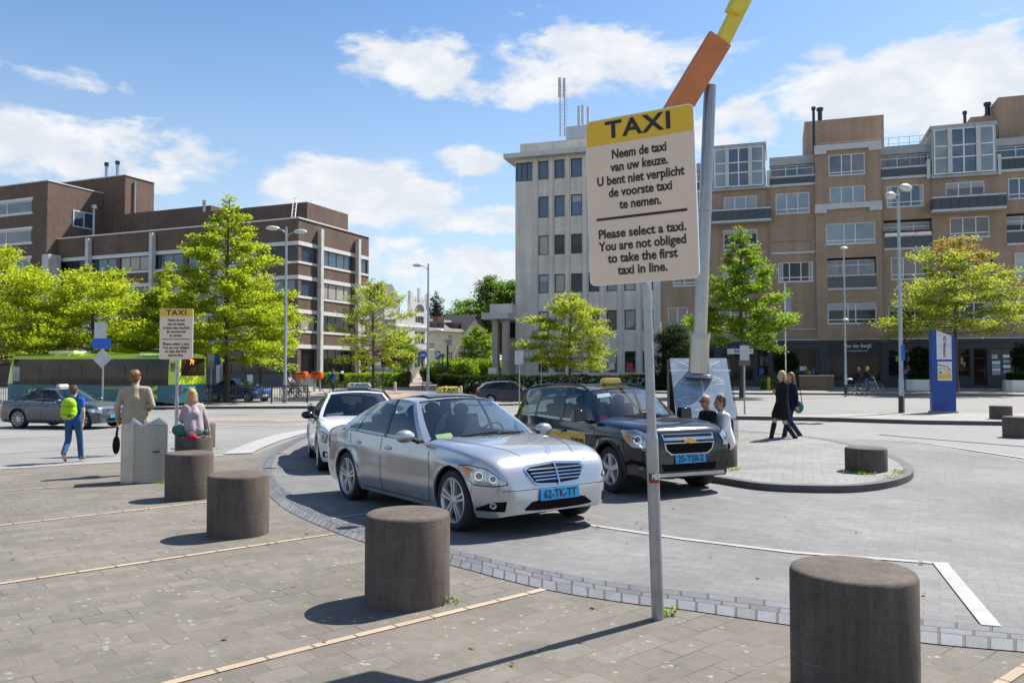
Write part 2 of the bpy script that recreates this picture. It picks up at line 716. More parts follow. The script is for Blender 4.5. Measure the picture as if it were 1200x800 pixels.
def smooth_curve(pts, n=12, closed=False):
    """Catmull-Rom through points"""
    out = []
    m = len(pts)
    rngi = range(m if closed else m - 1)
    for i in rngi:
        if closed:
            p0, p1, p2, p3 = pts[(i - 1) % m], pts[i], pts[(i + 1) % m], pts[(i + 2) % m]
        else:
            p0, p1, p2, p3 = pts[max(0, i - 1)], pts[i], pts[i + 1], pts[min(m - 1, i + 2)]
        for j in range(n):
            t = j / n
            out.append(.5 * ((2 * p1) + (p2 - p0) * t + (2 * p0 - 5 * p1 + 4 * p2 - p3) * t * t + (3 * p1 - p0 - 3 * p2 + p3) * t ** 3))
    if not closed:
        out.append(pts[-1].copy())
    return out


def sheet(name, outline, mat, off, cell=.5, skirt=0.0, smooth=False):
    """polygon on the terrain, cut to a fine grid so that it follows the slope; optional kerb skirt"""
    bm = bmesh.new()
    vs = [bm.verts.new((p.x, p.y, 0)) for p in outline]
    bm.faces.new(vs)
    bmesh.ops.triangulate(bm, faces=bm.faces[:])
    x0, x1 = min(p.x for p in outline), max(p.x for p in outline)
    y0, y1 = min(p.y for p in outline), max(p.y for p in outline)
    k = max(1, int((x1 - x0) / cell))
    for i in range(1, k):
        bmesh.ops.bisect_plane(bm, geom=bm.verts[:] + bm.edges[:] + bm.faces[:], plane_co=(x0 + (x1 - x0) * i / k, 0, 0), plane_no=(1, 0, 0))
    k = max(1, int((y1 - y0) / cell))
    for i in range(1, k):
        bmesh.ops.bisect_plane(bm, geom=bm.verts[:] + bm.edges[:] + bm.faces[:], plane_co=(0, y0 + (y1 - y0) * i / k, 0), plane_no=(0, 1, 0))
    for v in bm.verts:
        v.co.z = zg(v.co.x, v.co.y) + off
    bmesh.ops.recalc_face_normals(bm, faces=bm.faces[:])
    if bm.faces and sum(f.normal.z for f in bm.faces) < 0:
        bmesh.ops.reverse_faces(bm, faces=bm.faces[:])
    me = bpy.data.meshes.new(name)
    bm.to_mesh(me)
    bm.free()
    me.materials.append(mat)
    o = bpy.data.objects.new(name, me)
    COL.objects.link(o)
    return struct(o)


def ribbon(name, left, right, mat, off, n=1):
    """strip between two curves (equal length lists) with UV in metres"""
    mb = MB()
    mb.uv = []
    L = 0
    for i, (a, b) in enumerate(zip(left, right)):
        if i:
            L += ((a + b) / 2 - (left[i - 1] + right[i - 1]) / 2).length
        w = (a - b).length
        for k in range(n + 1):
            p = a.lerp(b, k / n)
            mb.v.append((p.x, p.y, zg(p.x, p.y) + off))
            mb.uv.append((L, w * k / n))
    for i in range(len(left) - 1):
        for k in range(n):
            a = i * (n + 1) + k
            mb.f.append((a, a + 1, a + n + 2, a + n + 1))
            mb.m.append(0)
    # keep faces looking up
    va, vb, vc = (Vector(mb.v[i]) for i in mb.f[0][:3])
    if (vb - va).cross(vc - va).z < 0:
        mb.f = [f[::-1] for f in mb.f]
    return struct(mb.build(name, mat, smooth=False))


def line_strip(name, pix, width, mat, off, up=0.0):
    pts = densify([G(*p) for p in pix], .45, False)
    L, Rr = [], []
    for i, p in enumerate(pts):
        d = (pts[min(i + 1, len(pts) - 1)] - pts[max(i - 1, 0)])
        d.z = 0
        d.normalize()
        n = Vector((-d.y, d.x, 0)) * width / 2
        L.append(p + n)
        Rr.append(p - n)
    return ribbon(name, L, Rr, mat, off)


# cobbled band between plaza and taxi lane, following its bend
inner_px = [(364, 509.5), (333, 527), (319, 543), (321, 560), (343, 580), (400, 609), (460, 629), (530, 645), (633, 668), (733, 685), (800, 693), (923, 707), (1080, 726), (1200, 737), (1330, 748)]
outer_px = [(361, 507.5), (324, 524), (303, 543), (306, 566), (330, 594), (388, 622), (450, 643), (525, 662), (633, 690), (733, 707), (800, 715), (923, 733), (1080, 754), (1200, 765), (1330, 777)]
inner = smooth_curve([G(*p) for p in inner_px], 8)
outer = smooth_curve([G(*p) for p in outer_px], 8)
# plaza: everything on our side of the band
west_line = [G(361, 507.5), G(300, 532), G(136, 541), G(0, 549), G(-200, 560)]
plaza_outline = densify(outer, .5, False) + [Vector((9, 2.2, 0)), Vector((9, -4, 0)), Vector((-22, -4, 0)), Vector((-22, 9.0, 0))] + densify(list(reversed(west_line)), .8, False)[:-1]
sheet('plaza_paving', plaza_outline, SLAB, .004)
lane_outline = densify(inner, .5, False) + [Vector((14, 4.6, 0)), Vector((34, 10, 0)), G(1330, 560), G(1200, 540), G(1075, 517), G(930, 512), G(700, 500), G(520, 497), G(400, 498)]
sheet('taxi_lane', lane_outline, ASPH, .003)
midc = [a.lerp(b, .52) for a, b in zip(inner, outer)]
ribbon('cobble_band', inner, midc, COBB, .010, 3)
ribbon('cobble_row', [a.lerp(b, .02) for a, b in zip(midc, outer)], outer, COBB2, .0105, 3)

# tiled lines across the plaza
for k, (a, b) in enumerate([((188, 803.5), (637, 691)), ((-60, 693.5), (390, 626)), ((-60, 623), (242, 588.5)), ((-60, 580), (132, 566.5)), ((1150, 815), (1240, 757))]):
    line_strip('tiled_line', [a, b], .072 if k else .078, TILE, .010)
# pale lines in the road beyond the plaza
for a, b in [((-20, 533), (140, 522.5)), ((-20, 515), (250, 503)), ((190, 507), (310, 497))]:
    line_strip('road_tile_line', [a, b], .10, TILE, .004)
# painted markings
line_strip('road_markings', [(-60, 553.5), (0, 549.5), (150, 540.5), (262, 533.5)], .22, LINE, .012)
line_strip('road_markings', [(660, 611), (700, 617), (800, 632), (930, 648), (1000, 653), (1112, 661.5)], .085, LINE, .011)
line_strip('road_markings', [(1101, 660), (1162, 735)], .125, LINE, .015)
line_strip('road_markings', [(390, 608), (470, 597)], .08, LINE, .011)
line_strip('road_markings', [(323, 544.5), (375, 545)], .07, LINE, .011)
up_px = [(259.5, 532.8), (289.5, 520.5), (312, 513), (336, 507), (366, 502.5), (420, 499)]
lo_px = [(296, 531.2), (304, 526.5), (318, 520.5), (340, 513), (368, 506.2), (420, 501)]
ribbon('road_markings', smooth_curve([G(*p) for p in up_px], 6), smooth_curve([G(*p) for p in lo_px], 6), LINE, .018)
for a, b, w in [((246, 497), (330, 499.5), .30), ((330, 499.5), (372, 497), .35), ((315, 494), (375, 492), .30), ((330, 489), (385, 488), .3), ((262, 486), (300, 485), .2), ((310, 485), (345, 484), .2)]:
    line_strip('road_markings', [a, b], w, LINE, .008)
line_strip('road_markings', [(1045, 517.5), (1090, 520), (1200, 537), (1300, 552)], .11, LINE, .012)
for a, b, w in [((960, 480.5), (1010, 481), .25), ((1018, 484.5), (1028, 489.5), .15), ((905, 479.5), (945, 480), .2), ((1060, 478), (1150, 480), .2)]:
    line_strip('road_markings', [a, b], w, LINE, .006)
line_strip('bus_lane_paving', [(236, 491.5), (330, 491), (470, 489)], 2.4, CLINK, .002)
line_strip('road_joint', [(1030, 509), (1075, 513), (1200, 523), (1300, 532)], .12, KERBD, .006)


def raised(name, outline, h, top, side, kerbw=.0):
    """raised kerbed area: top sheet and a kerb ring of real height"""
    top_o = sheet(name, outline, top, h)
    mb = MB()
    n = len(outline)
    cx = sum((p for p in outline), Vector()) / n
    for i in range(n):
        p = outline[i]
        mb.v.append((p.x, p.y, zg(p.x, p.y) - .02))
        mb.v.append((p.x, p.y, zg(p.x, p.y) + h + .004))
        a, b = outline[i - 1], outline[(i + 1) % n]
        d = (b - a)
        d.z = 0
        d.normalize()
        q = p + Vector((-d.y, d.x, 0)) * kerbw
        if (q - cx).length > (p - cx).length:
            q = p - Vector((-d.y, d.x, 0)) * kerbw
        mb.v.append((q.x, q.y, zg(q.x, q.y) + h + .004))
    for i in range(n):
        j = (i + 1) % n
        mb.f.append((3 * i, 3 * j, 3 * j + 1, 3 * i + 1))
        mb.f.append((3 * i + 1, 3 * j + 1, 3 * j + 2, 3 * i + 2))
        mb.m += [0, 0]
    struct(mb.build(name + '_kerb', side, smooth=False))
    return top_o


isl = [(760, 548), (800, 560), (845, 567), (900, 575), (980, 577.5), (1028, 574.5), (1060, 567), (1071, 558), (1064, 548.5), (1040, 537), (1000, 526), (950, 516.5), (870, 509), (790, 507), (740, 512), (735, 530)]
isl_w = smooth_curve([G(*p) for p in isl], 6, True)
raised('traffic_island', isl_w, .10, ISLE, KERBD, .16)
ref = [(852, 491.5), (960, 493.2), (1080, 497), (1210, 499), (1330, 501), (1330, 489), (1200, 487), (1060, 485.8), (960, 488.5), (856, 489.2)]
raised('totem_refuge', densify([G(*p) for p in ref], 1.0), .12, PAVE, KERBD, .15)
rl = [(-60, 481), (120, 480.5), (240, 479), (362, 478.5), (366, 474.5), (240, 473.5), (120, 473.5), (-60, 474)]
raised('railing_refuge', densify([G(*p) for p in rl], 1.0), .13, PAVE, KERBD, .15)
pr_ = [Vector((3.5, 57.5, 0)), Vector((12, 52.5, 0)), Vector((28, 49.5, 0)), Vector((60, 41.0, 0)), Vector((70, 60, 0)), Vector((3, 82, 0))]
raised('shop_pavement', densify(pr_, 1.2), .12, PAVE, KERB, .2)
# clinker path towards the villas
sheet('clinker_path', densify([G(400, 469), G(440, 470), G(562, 468), G(545, 452), G(523, 444), G(500, 438.5), G(486, 438.5), G(462, 446), G(425, 453), G(380, 459)], 1.5), CLINK, .006, 1.0)
sheet('far_pavement', densify([G(250, 463), G(372, 461), G(400, 462), G(425, 453), G(440, 450.5), G(300, 452), G(200, 453)], 1.5), PAVE, .004, 1.0)

# ------------------------------------------------------------------ buildings
m_, g_ = newmat('curtain_cloth')
o_ = g_.n('ShaderNodeTexCoord').outputs['Object']
sx_ = g_.n('ShaderNodeSeparateXYZ')
g_.t.links.new(o_, sx_.inputs[0])
wv = g_.rng(g_.math('SINE', g_.math('MULTIPLY', sx_.outputs[0], 38.0)), -1, 1, .7, 1.0)
cc_ = g_.n('ShaderNodeCombineColor')
for i_, c_ in enumerate((.40, .41, .42)):
    g_.inp(cc_, i_, g_.math('MULTIPLY', wv, c_))
finish(m_, g_, pr(g_, cc_.outputs[0], .12, 0, .5).outputs[0])
BROWN = brick_mat('brown_brick', (.125, .078, .058), (.18, .114, .085), (.12, .095, .08), .22, .075, .012, .9, .25, 'wall', .18, .2)
TAN = brick_mat('tan_brick', (.35, .222, .142), (.43, .285, .185), (.34, .27, .21), .22, .075, .012, .9, .22, 'wall', .15, .2)
BEIGE = brick_mat('grey_cladding', (.62, .565, .505), (.66, .605, .54), (.54, .49, .44), 1.2, .34, .01, .85, .1, 'wall', .14, .1)
CONC = MATS['concrete_light']
M('grey_concrete', (.40, .40, .40), .85, var=.14, scale=1.5, bump=.2)
M('villa_white', (.76, .74, .70), .75, var=.06, scale=1)
M('villa_cream', (.74, .66, .44), .75, var=.06, scale=1)
M('roof_slate', (.10, .10, .11), .8, var=.3, scale=6)
M('roof_tile_dark', (.14, .115, .105), .8, var=.3, scale=6)
pane_mat('pane_shop', (.03, .020, .014), .6, 1.3)
M('shop_front', (.030, .034, .045), .45)
M('stone_band', (.55, .54, .52), .7, var=.1)
M('red_brick_stack', (.26, .10, .07), .9)
M('balcony_glass', (.03, .032, .04), .12, ior=1.6)
M('blue_wall', (.10, .105, .12), .7)


def wall_holes(mb, x0, x1, z0, z1, holes, y=0., depth=.14, mi=0, mr=None, P=None):
    """front wall in the local xz plane at y (outside is -y), with recessed openings"""
    mr = mi if mr is None else mr
    P = P or (lambda x, yy, z: (x, yy, z))
    xs_ = sorted(set([x0, x1] + [h[0] for h in holes] + [h[1] for h in holes]))
    zs_ = sorted(set([z0, z1] + [h[2] for h in holes] + [h[3] for h in holes]))
    xs_ = [x for x in xs_ if x0 <= x <= x1]
    zs_ = [z for z in zs_ if z0 <= z <= z1]
    idx = {}

    def vid(x, yy, z):
        k = (round(x, 4), round(yy, 4), round(z, 4))
        if k not in idx:
            idx[k] = len(mb.v)
            mb.v.append(P(x, yy, z))
        return idx[k]
    for i in range(len(xs_) - 1):
        for j in range(len(zs_) - 1):
            cx_, cz_ = (xs_[i] + xs_[i + 1]) / 2, (zs_[j] + zs_[j + 1]) / 2
            if any(h[0] < cx_ < h[1] and h[2] < cz_ < h[3] for h in holes):
                continue
            mb.f.append((vid(xs_[i], y, zs_[j]), vid(xs_[i + 1], y, zs_[j]), vid(xs_[i + 1], y, zs_[j + 1]), vid(xs_[i], y, zs_[j + 1])))
            mb.m.append(mi)
    for (a, b, c, d) in holes:
        q = [(a, c), (b, c), (b, d), (a, d)]
        for k in range(4):
            (u, w), (u2, w2) = q[k], q[(k + 1) % 4]
            mb.f.append((vid(u, y, w), vid(u, y + depth, w), vid(u2, y + depth, w2), vid(u2, y, w2)))
            mb.m.append(mr)


def window(parent, x0, x1, z0, z1, y, frame_m, pane_m, cols=2, rows=(), t=.07, tr=None, deco=0):
    """framed window lying in plane y: frame bars + pane as a child; P transform tr for side walls"""
    w, h = x1 - x0, z1 - z0
    mb = MB()
    d = .07
    e = .003

    def bar(a, b, c, dd, dep=d):
        mb.bx(a, b, -dep / 2, dep / 2, c, dd)
    bar(0, w, 0, t)
    bar(0, w, h - t, h)
    bar(0, t, t, h - t)
    bar(w - t, w, t, h - t)
    splits = cols if isinstance(cols, (list, tuple)) else [k / cols for k in range(1, cols)]
    for s_ in splits:
        bar(w * s_ - t / 2, w * s_ + t / 2, t, h - t, d - .01)
    for r_ in rows:
        bar(t, w - t, h * r_ - t / 2, h * r_ + t / 2, d - .02)
    fo = mb.build('window', frame_m, parent, smooth=False)
    fo.location = (x0, y, z0)
    pb = MB()
    pb.bx(t * .5, w - t * .5, .0, .02, t * .5, h - t * .5)
    po = pb.build('pane', pane_m, fo, smooth=False)
    if deco:
        cb_ = MB()
        k_ = deco
        if k_ == 1:
            hh = h * rng.uniform(.18, .5)
            cb_.bx(t, w - t, -.006, -.001, h - t - hh, h - t)
        else:
            ww = w * rng.uniform(.12, .24)
            cb_.bx(t, t + ww, -.006, -.001, t, h - t)
            c2_ = MB()
            c2_.bx(w - t - ww * rng.uniform(.6, 1), w - t, -.006, -.001, t, h - t)
            c2_.build('curtain', MATS['curtain_cloth'], fo, smooth=False)
        cb_.build('blind' if k_ == 1 else 'curtain', MATS['curtain_cloth'], fo, smooth=False)
    if tr is not None:
        fo.matrix_local = tr @ Matrix.Translation((x0, y, z0))
    return fo


def frame_of(loc, right):
    """rotation about z so that local +x runs along `right`, local -y faces outwards"""
    return math.atan2(right[1], right[0])


class Facade:
    """pixel <-> local coordinates on a vertical plane"""

    def __init__(s, origin, rz):
        s.o, s.rz = Vector(origin), rz
        s.u = Vector((math.cos(rz), math.sin(rz), 0))
        s.n = Vector((-math.sin(rz), math.cos(rz), 0))

    def x(s, px, y=0.):
        d = ray(px, 430)
        d = Vector((d.x, d.y, 0))
        q = s.o + s.n * y
        # d*t = q + u*k
        det = d.x * (-s.u.y) - d.y * (-s.u.x)
        t = (q.x * (-s.u.y) - q.y * (-s.u.x)) / det
        p = d * t
        return (p - q).dot(s.u)

    def z(s, px, py, y=0.):
        k = s.x(px, y)
        p = s.o + s.n * y + s.u * k
        dd = ray(px, py)
        t = p.y / dd.y
        return CAMH + dd.z * t - s.o.z


# ---------------- apartment block over shops (brick, right of the grey office)
ap_o = Vector((28.3, 66.0, 0.12))
ap_rz = math.atan2(-.316, .949)
FA = Facade(ap_o, ap_rz)
ap = thing('apartment_building', 'long tan brick apartment block with stepped balconies above dark shopfronts', 'building', ap_o, ap_rz)
fx, fz = FA.x, FA.z
WF, DF = MATS['white_frame'], MATS['dark_frame']
XL, XR = fx(775), fx(1330)
SH = 3.95
# bay layout: (px0, px1, protrusion y (negative = forward), roof z)
zr = lambda py: 1.66 + (430 - py) / 14.14
holes = {'main': [], 'mid': []}
wins = []     # x0,x1,z0,z1,y,cols,rows,pane
lpx = {}


def addwin(px0, px1, py0, py1, refpx, kind='w', y=0., cols=(.33, .66), rows=(.22,), pane=None):
    z1, z0 = fz(refpx, py0, y), fz(refpx, py1, y)
    x0, x1 = fx(px0, y), fx(px1, y)
    wins.append((x0, x1, z0, z1, y, cols, rows, pane or rng.choice(PANES), kind))


mid0, mid1 = fx(958, -.35), fx(1035.5, -.35)
# ordinary windows
addwin(850, 889, 230, 245, 870, cols=(.33, .66), rows=())
addwin(849, 889, 269, 292, 870)
addwin(848, 889, 312, 334, 870)
addwin(911, 951, 226, 250, 931, pane=MATS['pane_curtain'])
addwin(913, 954, 307, 330, 933, pane=MATS['pane_dark'])
addwin(905, 962, 357, 385, 933, cols=(.3, .45), pane=MATS['pane_dark'])
addwin(843, 899, 360, 388, 870, cols=(.25, .62), pane=MATS['pane_warm'])
addwin(783, 806, 360, 385, 795, cols=(.5,), pane=MATS['pane_warm'])
addwin(789, 816, 318, 335, 800, cols=(.5,), pane=MATS['pane_warm'])
addwin(781, 815, 262, 284, 800, cols=(.5,))
addwin(1042, 1086, 217, 242, 1064)
addwin(1046, 1090, 301, 327, 1068, pane=MATS['pane_warm'])
addwin(1042, 1094, 357, 382, 1068, cols=(.3, .6), pane=MATS['pane_dark'])
addwin(1112, 1158, 213, 230, 1135, rows=())
addwin(1116, 1163, 254, 278, 1139, pane=MATS['pane_warm'])
addwin(1110, 1165, 354, 380, 1139, cols=(.3, .6), pane=MATS['pane_dark'])
addwin(1186, 1226, 209, 233, 1190)
addwin(1192, 1232, 296, 325, 1195, pane=MATS['pane_curtain'])
addwin(1184, 1240, 352, 378, 1190, cols=(.4, .7), pane=MATS['pane_dark'])
# centre bay (stands slightly forward)
addwin(971, 1028, 355, 379, 1000, 'm', -.35, (.42, .58), (.2,), MATS['pane_dark'])
addwin(970, 1028, 261, 285.5, 1000, 'm', -.35, (.37, .6), (.18,), MATS['pane_curtain'])
# set-back upper storeys of the centre bay
addwin(975, 1017, 218, 238, 1000, 'm', -.352, (.33, .66), (), MATS['pane_curtain'])
addwin(974, 1017, 180, 204.5, 1000, 'm', -.352, (.36, .63), (.15,), MATS['pane_blue'])
# recessed loggias: (px0,px1,py_top,py_bot, refpx, rail fraction, y)
logs = [(905, 960, 265, 296, 933, .42, 0.), (1038, 1095, 257, 291, 1066, .48, 0.), (1183, 1245, 250, 286, 1190, .48, 0.),
        (971, 1028.5, 301.5, 338, 1000, .42, -.35), (1110, 1166, 300, 332, 1139, .4, 0.)]
for (a, b, t_, u_, rp, fr, yy) in logs:
    wins.append((fx(a, yy), fx(b, yy), fz(rp, u_, yy), fz(rp, t_, yy), yy, None, None, None, 'lm' if yy < 0 else 'l'))
mw = MB()
eave = fz(933, 216)          # top of the main brick wall under the set-back storey
RT = eave
hm = [w[:4] for w in wins if w[8] in 'wl']
wall_holes(mw, XL, mid0, SH, RT, [h for h in hm if h[1] < mid0], 0., .16)
wall_holes(mw, mid1, XR, SH, RT, [h for h in hm if h[0] > mid1], 0., .16)
mid_top = fz(1000, 172, -.35)
wall_holes(mw, mid0, mid1, SH, mid_top, [w[:4] for w in wins if w[8] in ('m', 'lm')], -.35, .16)
for xm, s_ in ((mid0, 1), (mid1, -1)):
    mw.add([(xm, -.35, SH), (xm, .02, SH), (xm, .02, RT), (xm, -.35, RT)], [(0, 1, 2, 3)])
    mw.bx(xm, xm + s_ * .25, -.347, 8.0, RT, mid_top)
DEPTH = 13.
mw.add([(XL, 0, .0), (XL, DEPTH, .0), (XL, DEPTH, RT), (XL, 0, RT)], [(0, 1, 2, 3)])
mw.add([(XR, 0, .0), (XR, DEPTH, .0), (XR, DEPTH, RT), (XR, 0, RT)], [(3, 2, 1, 0)])
mw.add([(XL, 0, RT - .02), (XR, 0, RT - .02), (XR, DEPTH, RT - .02), (XL, DEPTH, RT - .02)], [(0, 1, 2, 3)])
mw.add([(mid0, -.35, mid_top - .02), (mid1, -.35, mid_top - .02), (mid1, 8, mid_top - .02), (mid0, 8, mid_top - .02)], [(0, 1, 2, 3)])
mw.add([(mid0, -.35, SH), (mid1, -.35, SH), (mid1, .1, SH), (mid0, .1, SH)], [(3, 2, 1, 0)])
mw.build('wall', TAN, ap, smooth=False)
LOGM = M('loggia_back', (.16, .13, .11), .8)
for (x0, x1, z0, z1, yy, cols, rows, pane, kind) in wins:
    if kind in ('w', 'm'):
        window(ap, x0, x1, z0, z1, yy + .10, WF, pane, cols, rows, .075, deco=rng.choice((0, 1, 2, 2, 0)))
        sl = MB()
        sl.bx(x0 - .05, x1 + .05, yy - .05, yy + .03, z0 - .08, z0 - .005)
        sl.build('window_sill', MATS['stone_band'], ap, smooth=False)
    else:
        h = z1 - z0
        # deep niche
        nb = MB()
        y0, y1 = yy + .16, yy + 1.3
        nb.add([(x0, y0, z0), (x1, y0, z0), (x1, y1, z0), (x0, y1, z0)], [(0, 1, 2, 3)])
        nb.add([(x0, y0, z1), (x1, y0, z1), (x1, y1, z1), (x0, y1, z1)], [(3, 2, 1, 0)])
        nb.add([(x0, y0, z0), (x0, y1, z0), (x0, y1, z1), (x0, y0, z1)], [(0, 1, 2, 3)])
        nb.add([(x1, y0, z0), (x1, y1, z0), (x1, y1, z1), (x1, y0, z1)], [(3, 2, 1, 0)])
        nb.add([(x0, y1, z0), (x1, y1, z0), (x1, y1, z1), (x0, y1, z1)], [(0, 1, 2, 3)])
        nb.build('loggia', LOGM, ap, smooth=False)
        window(ap, x0 + .05, x1 - .05, z0 + .05, z1 - .12, yy + .75, WF, rng.choice(PANES[:3]), (.33, .66), (.82,), .07, deco=rng.choice((0, 1, 2)))
        bl = MB()
        bl.bx(x0 + .02, x1 - .02, yy + .05, yy + .09, z0 + .08, z0 + h * .40, 0)
        bl.bx(x0, x1, yy + .0, yy + .12, z0 + h * .40, z0 + h * .40 + .12, 1)
        bl.bx(x0, x1, yy - .08, yy + .12, z0 - .10, z0 + .07, 1)
        bl.build('balcony', [MATS['balcony_glass'], MATS['stone_band']], ap, smooth=False)
# flower boxes on one loggia rail
x0, x1, z0, z1 = fx(1038), fx(1095), fz(1066, 291), fz(1066, 257)
fb = MB()
for k in range(3):
    a = x0 + .05 + (x1 - x0 - .1) * k / 3
    fb.bx(a, a + (x1 - x0) / 3 - .08, -.28, -.02, z0 + (z1 - z0) * .42, z0 + (z1 - z0) * .42 + .27)
fbo = fb.build('flower_box', MATS['white_paint'], ap, smooth=False)
fl = MB()
for k in range(420):
    p = Vector((rng.uniform(x0, x1), rng.uniform(-.26, -.04), z0 + (z1 - z0) * .42 + .29 + rng.uniform(0, .14)))
    fl.ell(p, (.05, .05, .04), 5, 3, rng.choice((0, 0, 1)))
fl.build('flowers', [M('red_petal', (.35, .02, .02), .6), M('box_leaf', (.05, .09, .02), .6)], fbo, smooth=False)
# set-back top storey: glazed strips, concrete cornice and dark balconies
for (a, b, rp, yt, yw0, yw1, yb) in [(904, 958, 931, 180, 190, 206, 217), (1036, 1096, 1064, 167, 177, 195, 208), (1173, 1330, 1190, 158, 167, 184, 200), (790, 836, 800, 190, 199, 214, 226)]:
    x0, x1 = fx(a), fx(b)
    zt, zw1, zw0, zb = fz(rp, yt), fz(rp, yw0), fz(rp, yw1), fz(rp, yb)
    cb = MB()
    cb.bx(x0, x1, .9, 6, zw1, zt)
    cb.bx(x0 + .01, x1 - .01, 1.3, 6, RT - .3, zw1 - .003)
    cb.build('cornice', MATS['grey_concrete'], ap, smooth=False)
    nW = max(1, round((x1 - x0) / 4.2))
    for k in range(nW):
        window(ap, x0 + (x1 - x0) * k / nW + .06, x0 + (x1 - x0) * (k + 1) / nW - .06, zw0 - .8, zw1 - .02, 1.2, WF, PANES[(k * 2) % 4], (.36, .62), (.86,), .08)
    bl = MB()
    bl.bx(x0, x1, -.06, -.02, zb + .12, zw0 - .14, 0)
    bl.bx(x0, x1, -.10, .04, zw0 - .14, zw0, 1)
    bl.bx(x0 - .03, x1 + .03, -.14, 1.1, zb - .1, zb + .10, 1)
    nP = max(2, round((x1 - x0) / 1.2))
    for k in range(nP + 1):
        xx = x0 + (x1 - x0) * k / nP
        bl.bx(xx - .02, xx + .02, -.062, -.018, zb + .1, zw0 - .14, 2)
    bl.build('balcony', [MATS['balcony_glass'], MATS['stone_band'], DF], ap, smooth=False)
# projecting glass-fronted balconies
for (a, b, rp, y0_, y1_) in [(833, 905, 868, 244, 260), (1096, 1183, 1140, 228, 246)]:
    x0, x1 = fx(a, -1), fx(b, -1)
    z0, z1 = fz(rp, y1_, -1), fz(rp, y0_, -1)
    bl = MB()
    bl.bx(x0, x1, -1.0, -.96, z0 + .18, z1 - .16, 0)
    bl.bx(x0, x0 + .04, -.958, -.02, z0 + .18, z1 - .16, 0)
    bl.bx(x1 - .04, x1, -.958, -.02, z0 + .18, z1 - .16, 0)
    bl.bx(x0 - .03, x1 + .03, -1.06, -.02, z1 - .16, z1 - .03, 1)
    bl.bx(x0 - .03, x1 + .03, -1.05, -.02, z0 - .02, z0 + .17, 1)
    for k in range(9):
        xx = x0 + (x1 - x0) * k / 8
        bl.bx(xx - .02, xx + .02, -1.02, -.952, z0 + .18, z1 - .17, 2)
    bl.build('balcony', [MATS['balcony_glass'], MATS['stone_band'], DF], ap, smooth=False)
    # brick bay carrying it
# brick bay under the second projecting balcony
bb = MB()
x0, x1 = fx(1098, -.5), fx(1181, -.5)
# glazed stair-tower boxes on the top storeys
for (a, b, rp, t_, u_) in [(837, 899, 868, 170, 219), (1096.5, 1173, 1135, 146, 203)]:
    x0, x1 = fx(a, -.5), fx(b, -.5)
    z0, z1 = fz(rp, u_, -.5), fz(rp, t_, -.5)
    gb = MB()
    gb.bx(x0 - .1, x1 + .1, -.42, 5, z1 - .18, z1 + .12)
    gb.bx(x0 - .05, x1 + .05, -.40, 5, z0 - .22, z0 - .01)
    gb.bx(x0, x0 + .12, -.40, 5, z0, z1 - .19)
    gb.bx(x1 - .12, x1, -.40, 5, z0, z1 - .19)
    gb.bx(x0 + .15, x1 - .15, .1, 4.9, z0, z1 - .19)
    gb.build('glazed_bay', MATS['grey_concrete'], ap, smooth=False)
    w = x1 - x0
    h = z1 - z0
    for (p, q, c) in ((.03, .27, 1), (.29, .71, 2), (.73, .97, 1)):
        window(ap, x0 + w * p, x0 + w * q, z0 + .03, z1 - .21, -.44, WF, MATS['pane_curtain'] if c == 1 else MATS['pane_blue'], c, (.36, .62), .10)
    pc = MB()
    for q in (.28, .72):
        pc.bx(x0 + w * q - .16, x0 + w * q + .16, -.62, -.40, z0, z1 - .15)
    pc.bx(x0 - .35, x0 - .11, -.3, .4, z0 - .2, z0 + h * .35)
    pc.bx(x1 + .11, x1 + .35, -.3, .4, z0 - .2, z0 + h * .35)
    pc.build('bay_pier', MATS['stone_band'], ap, smooth=False)
# concrete bands on the centre bay
for (yt, yb_) in ((237.5, 246), (168, 176.5)):
    zt, zb = fz(1000, yt, -.4), fz(1000, yb_, -.4)
    w_ = mid1 - mid0
    cb = MB()
    cb.bx(mid0 - .05, mid1 + .05, -.55, -.353, zb + .12, zt)
    cb.bx(mid0 - .06, mid0 + .9, -.553, -.354, zb - .15, zb + .118)
    cb.bx(mid1 - .9, mid1 + .06, -.553, -.354, zb - .15, zb + .118)
    cb.build('parapet_band', MATS['stone_band'], ap, smooth=False)
# downpipes
for px in (903, 1035.8, 1095.5, 958):
    x = fx(px, -.1)
    dp = MB()
    dp.tube([(x, -.09, SH), (x, -.09, RT)], .05, 8)
    dp.build('downpipe', M('pipe_grey', (.25, .24, .23), .5), ap)
# rooftop blocks, chimneys
for (a, b, rp, t_, yy, d_) in [(946, 1040, 1000, 138, 4., 6.), (1176, 1330, 1190, 113, 3.5, 7.), (1143, 1175, 1160, 136, 5., 5.)]:
    x0, x1 = fx(a, yy), fx(b, yy)
    rb = MB()
    rb.bx(x0, x1, yy, yy + d_, RT, fz(rp, t_, yy))
    rb.build('roof_block', TAN, ap, smooth=False)
for (px, yt, yb_, r_, yy) in [(957, 129, 176, .12, 1.), (964.5, 130, 140, .2, 5.), (1163, 124, 140, .2, 5.5), (1136, 134, 146, .12, 5.)]:
    x = fx(px, yy)
    rc = MB()
    rc.tube([(x, yy, fz(px, yb_, yy) - .5), (x, yy, fz(px, yt, yy))], r_, 10)
    rc.lathe([(0, 0), (r_ * 1.5, 0), (r_ * 1.5, .25), (0, .3)], 10, (x, yy, fz(px, yt, yy)))
    rc.build('chimney', MATS['dark_metal'], ap)
vr = MB()
x0, x1, zz = fx(962, 1), fx(1095, 1), fz(1000, 167, 1)
for k in range(12):
    xx = x0 + (x1 - x0) * k / 11
    vr.tube([(xx, 1, RT), (xx, 1, zz + .1)], .02, 5)
for dz in (0.1, -.4):
    vr.tube([(x0, 1, zz + dz), (x1, 1, zz + dz)], .02, 5)
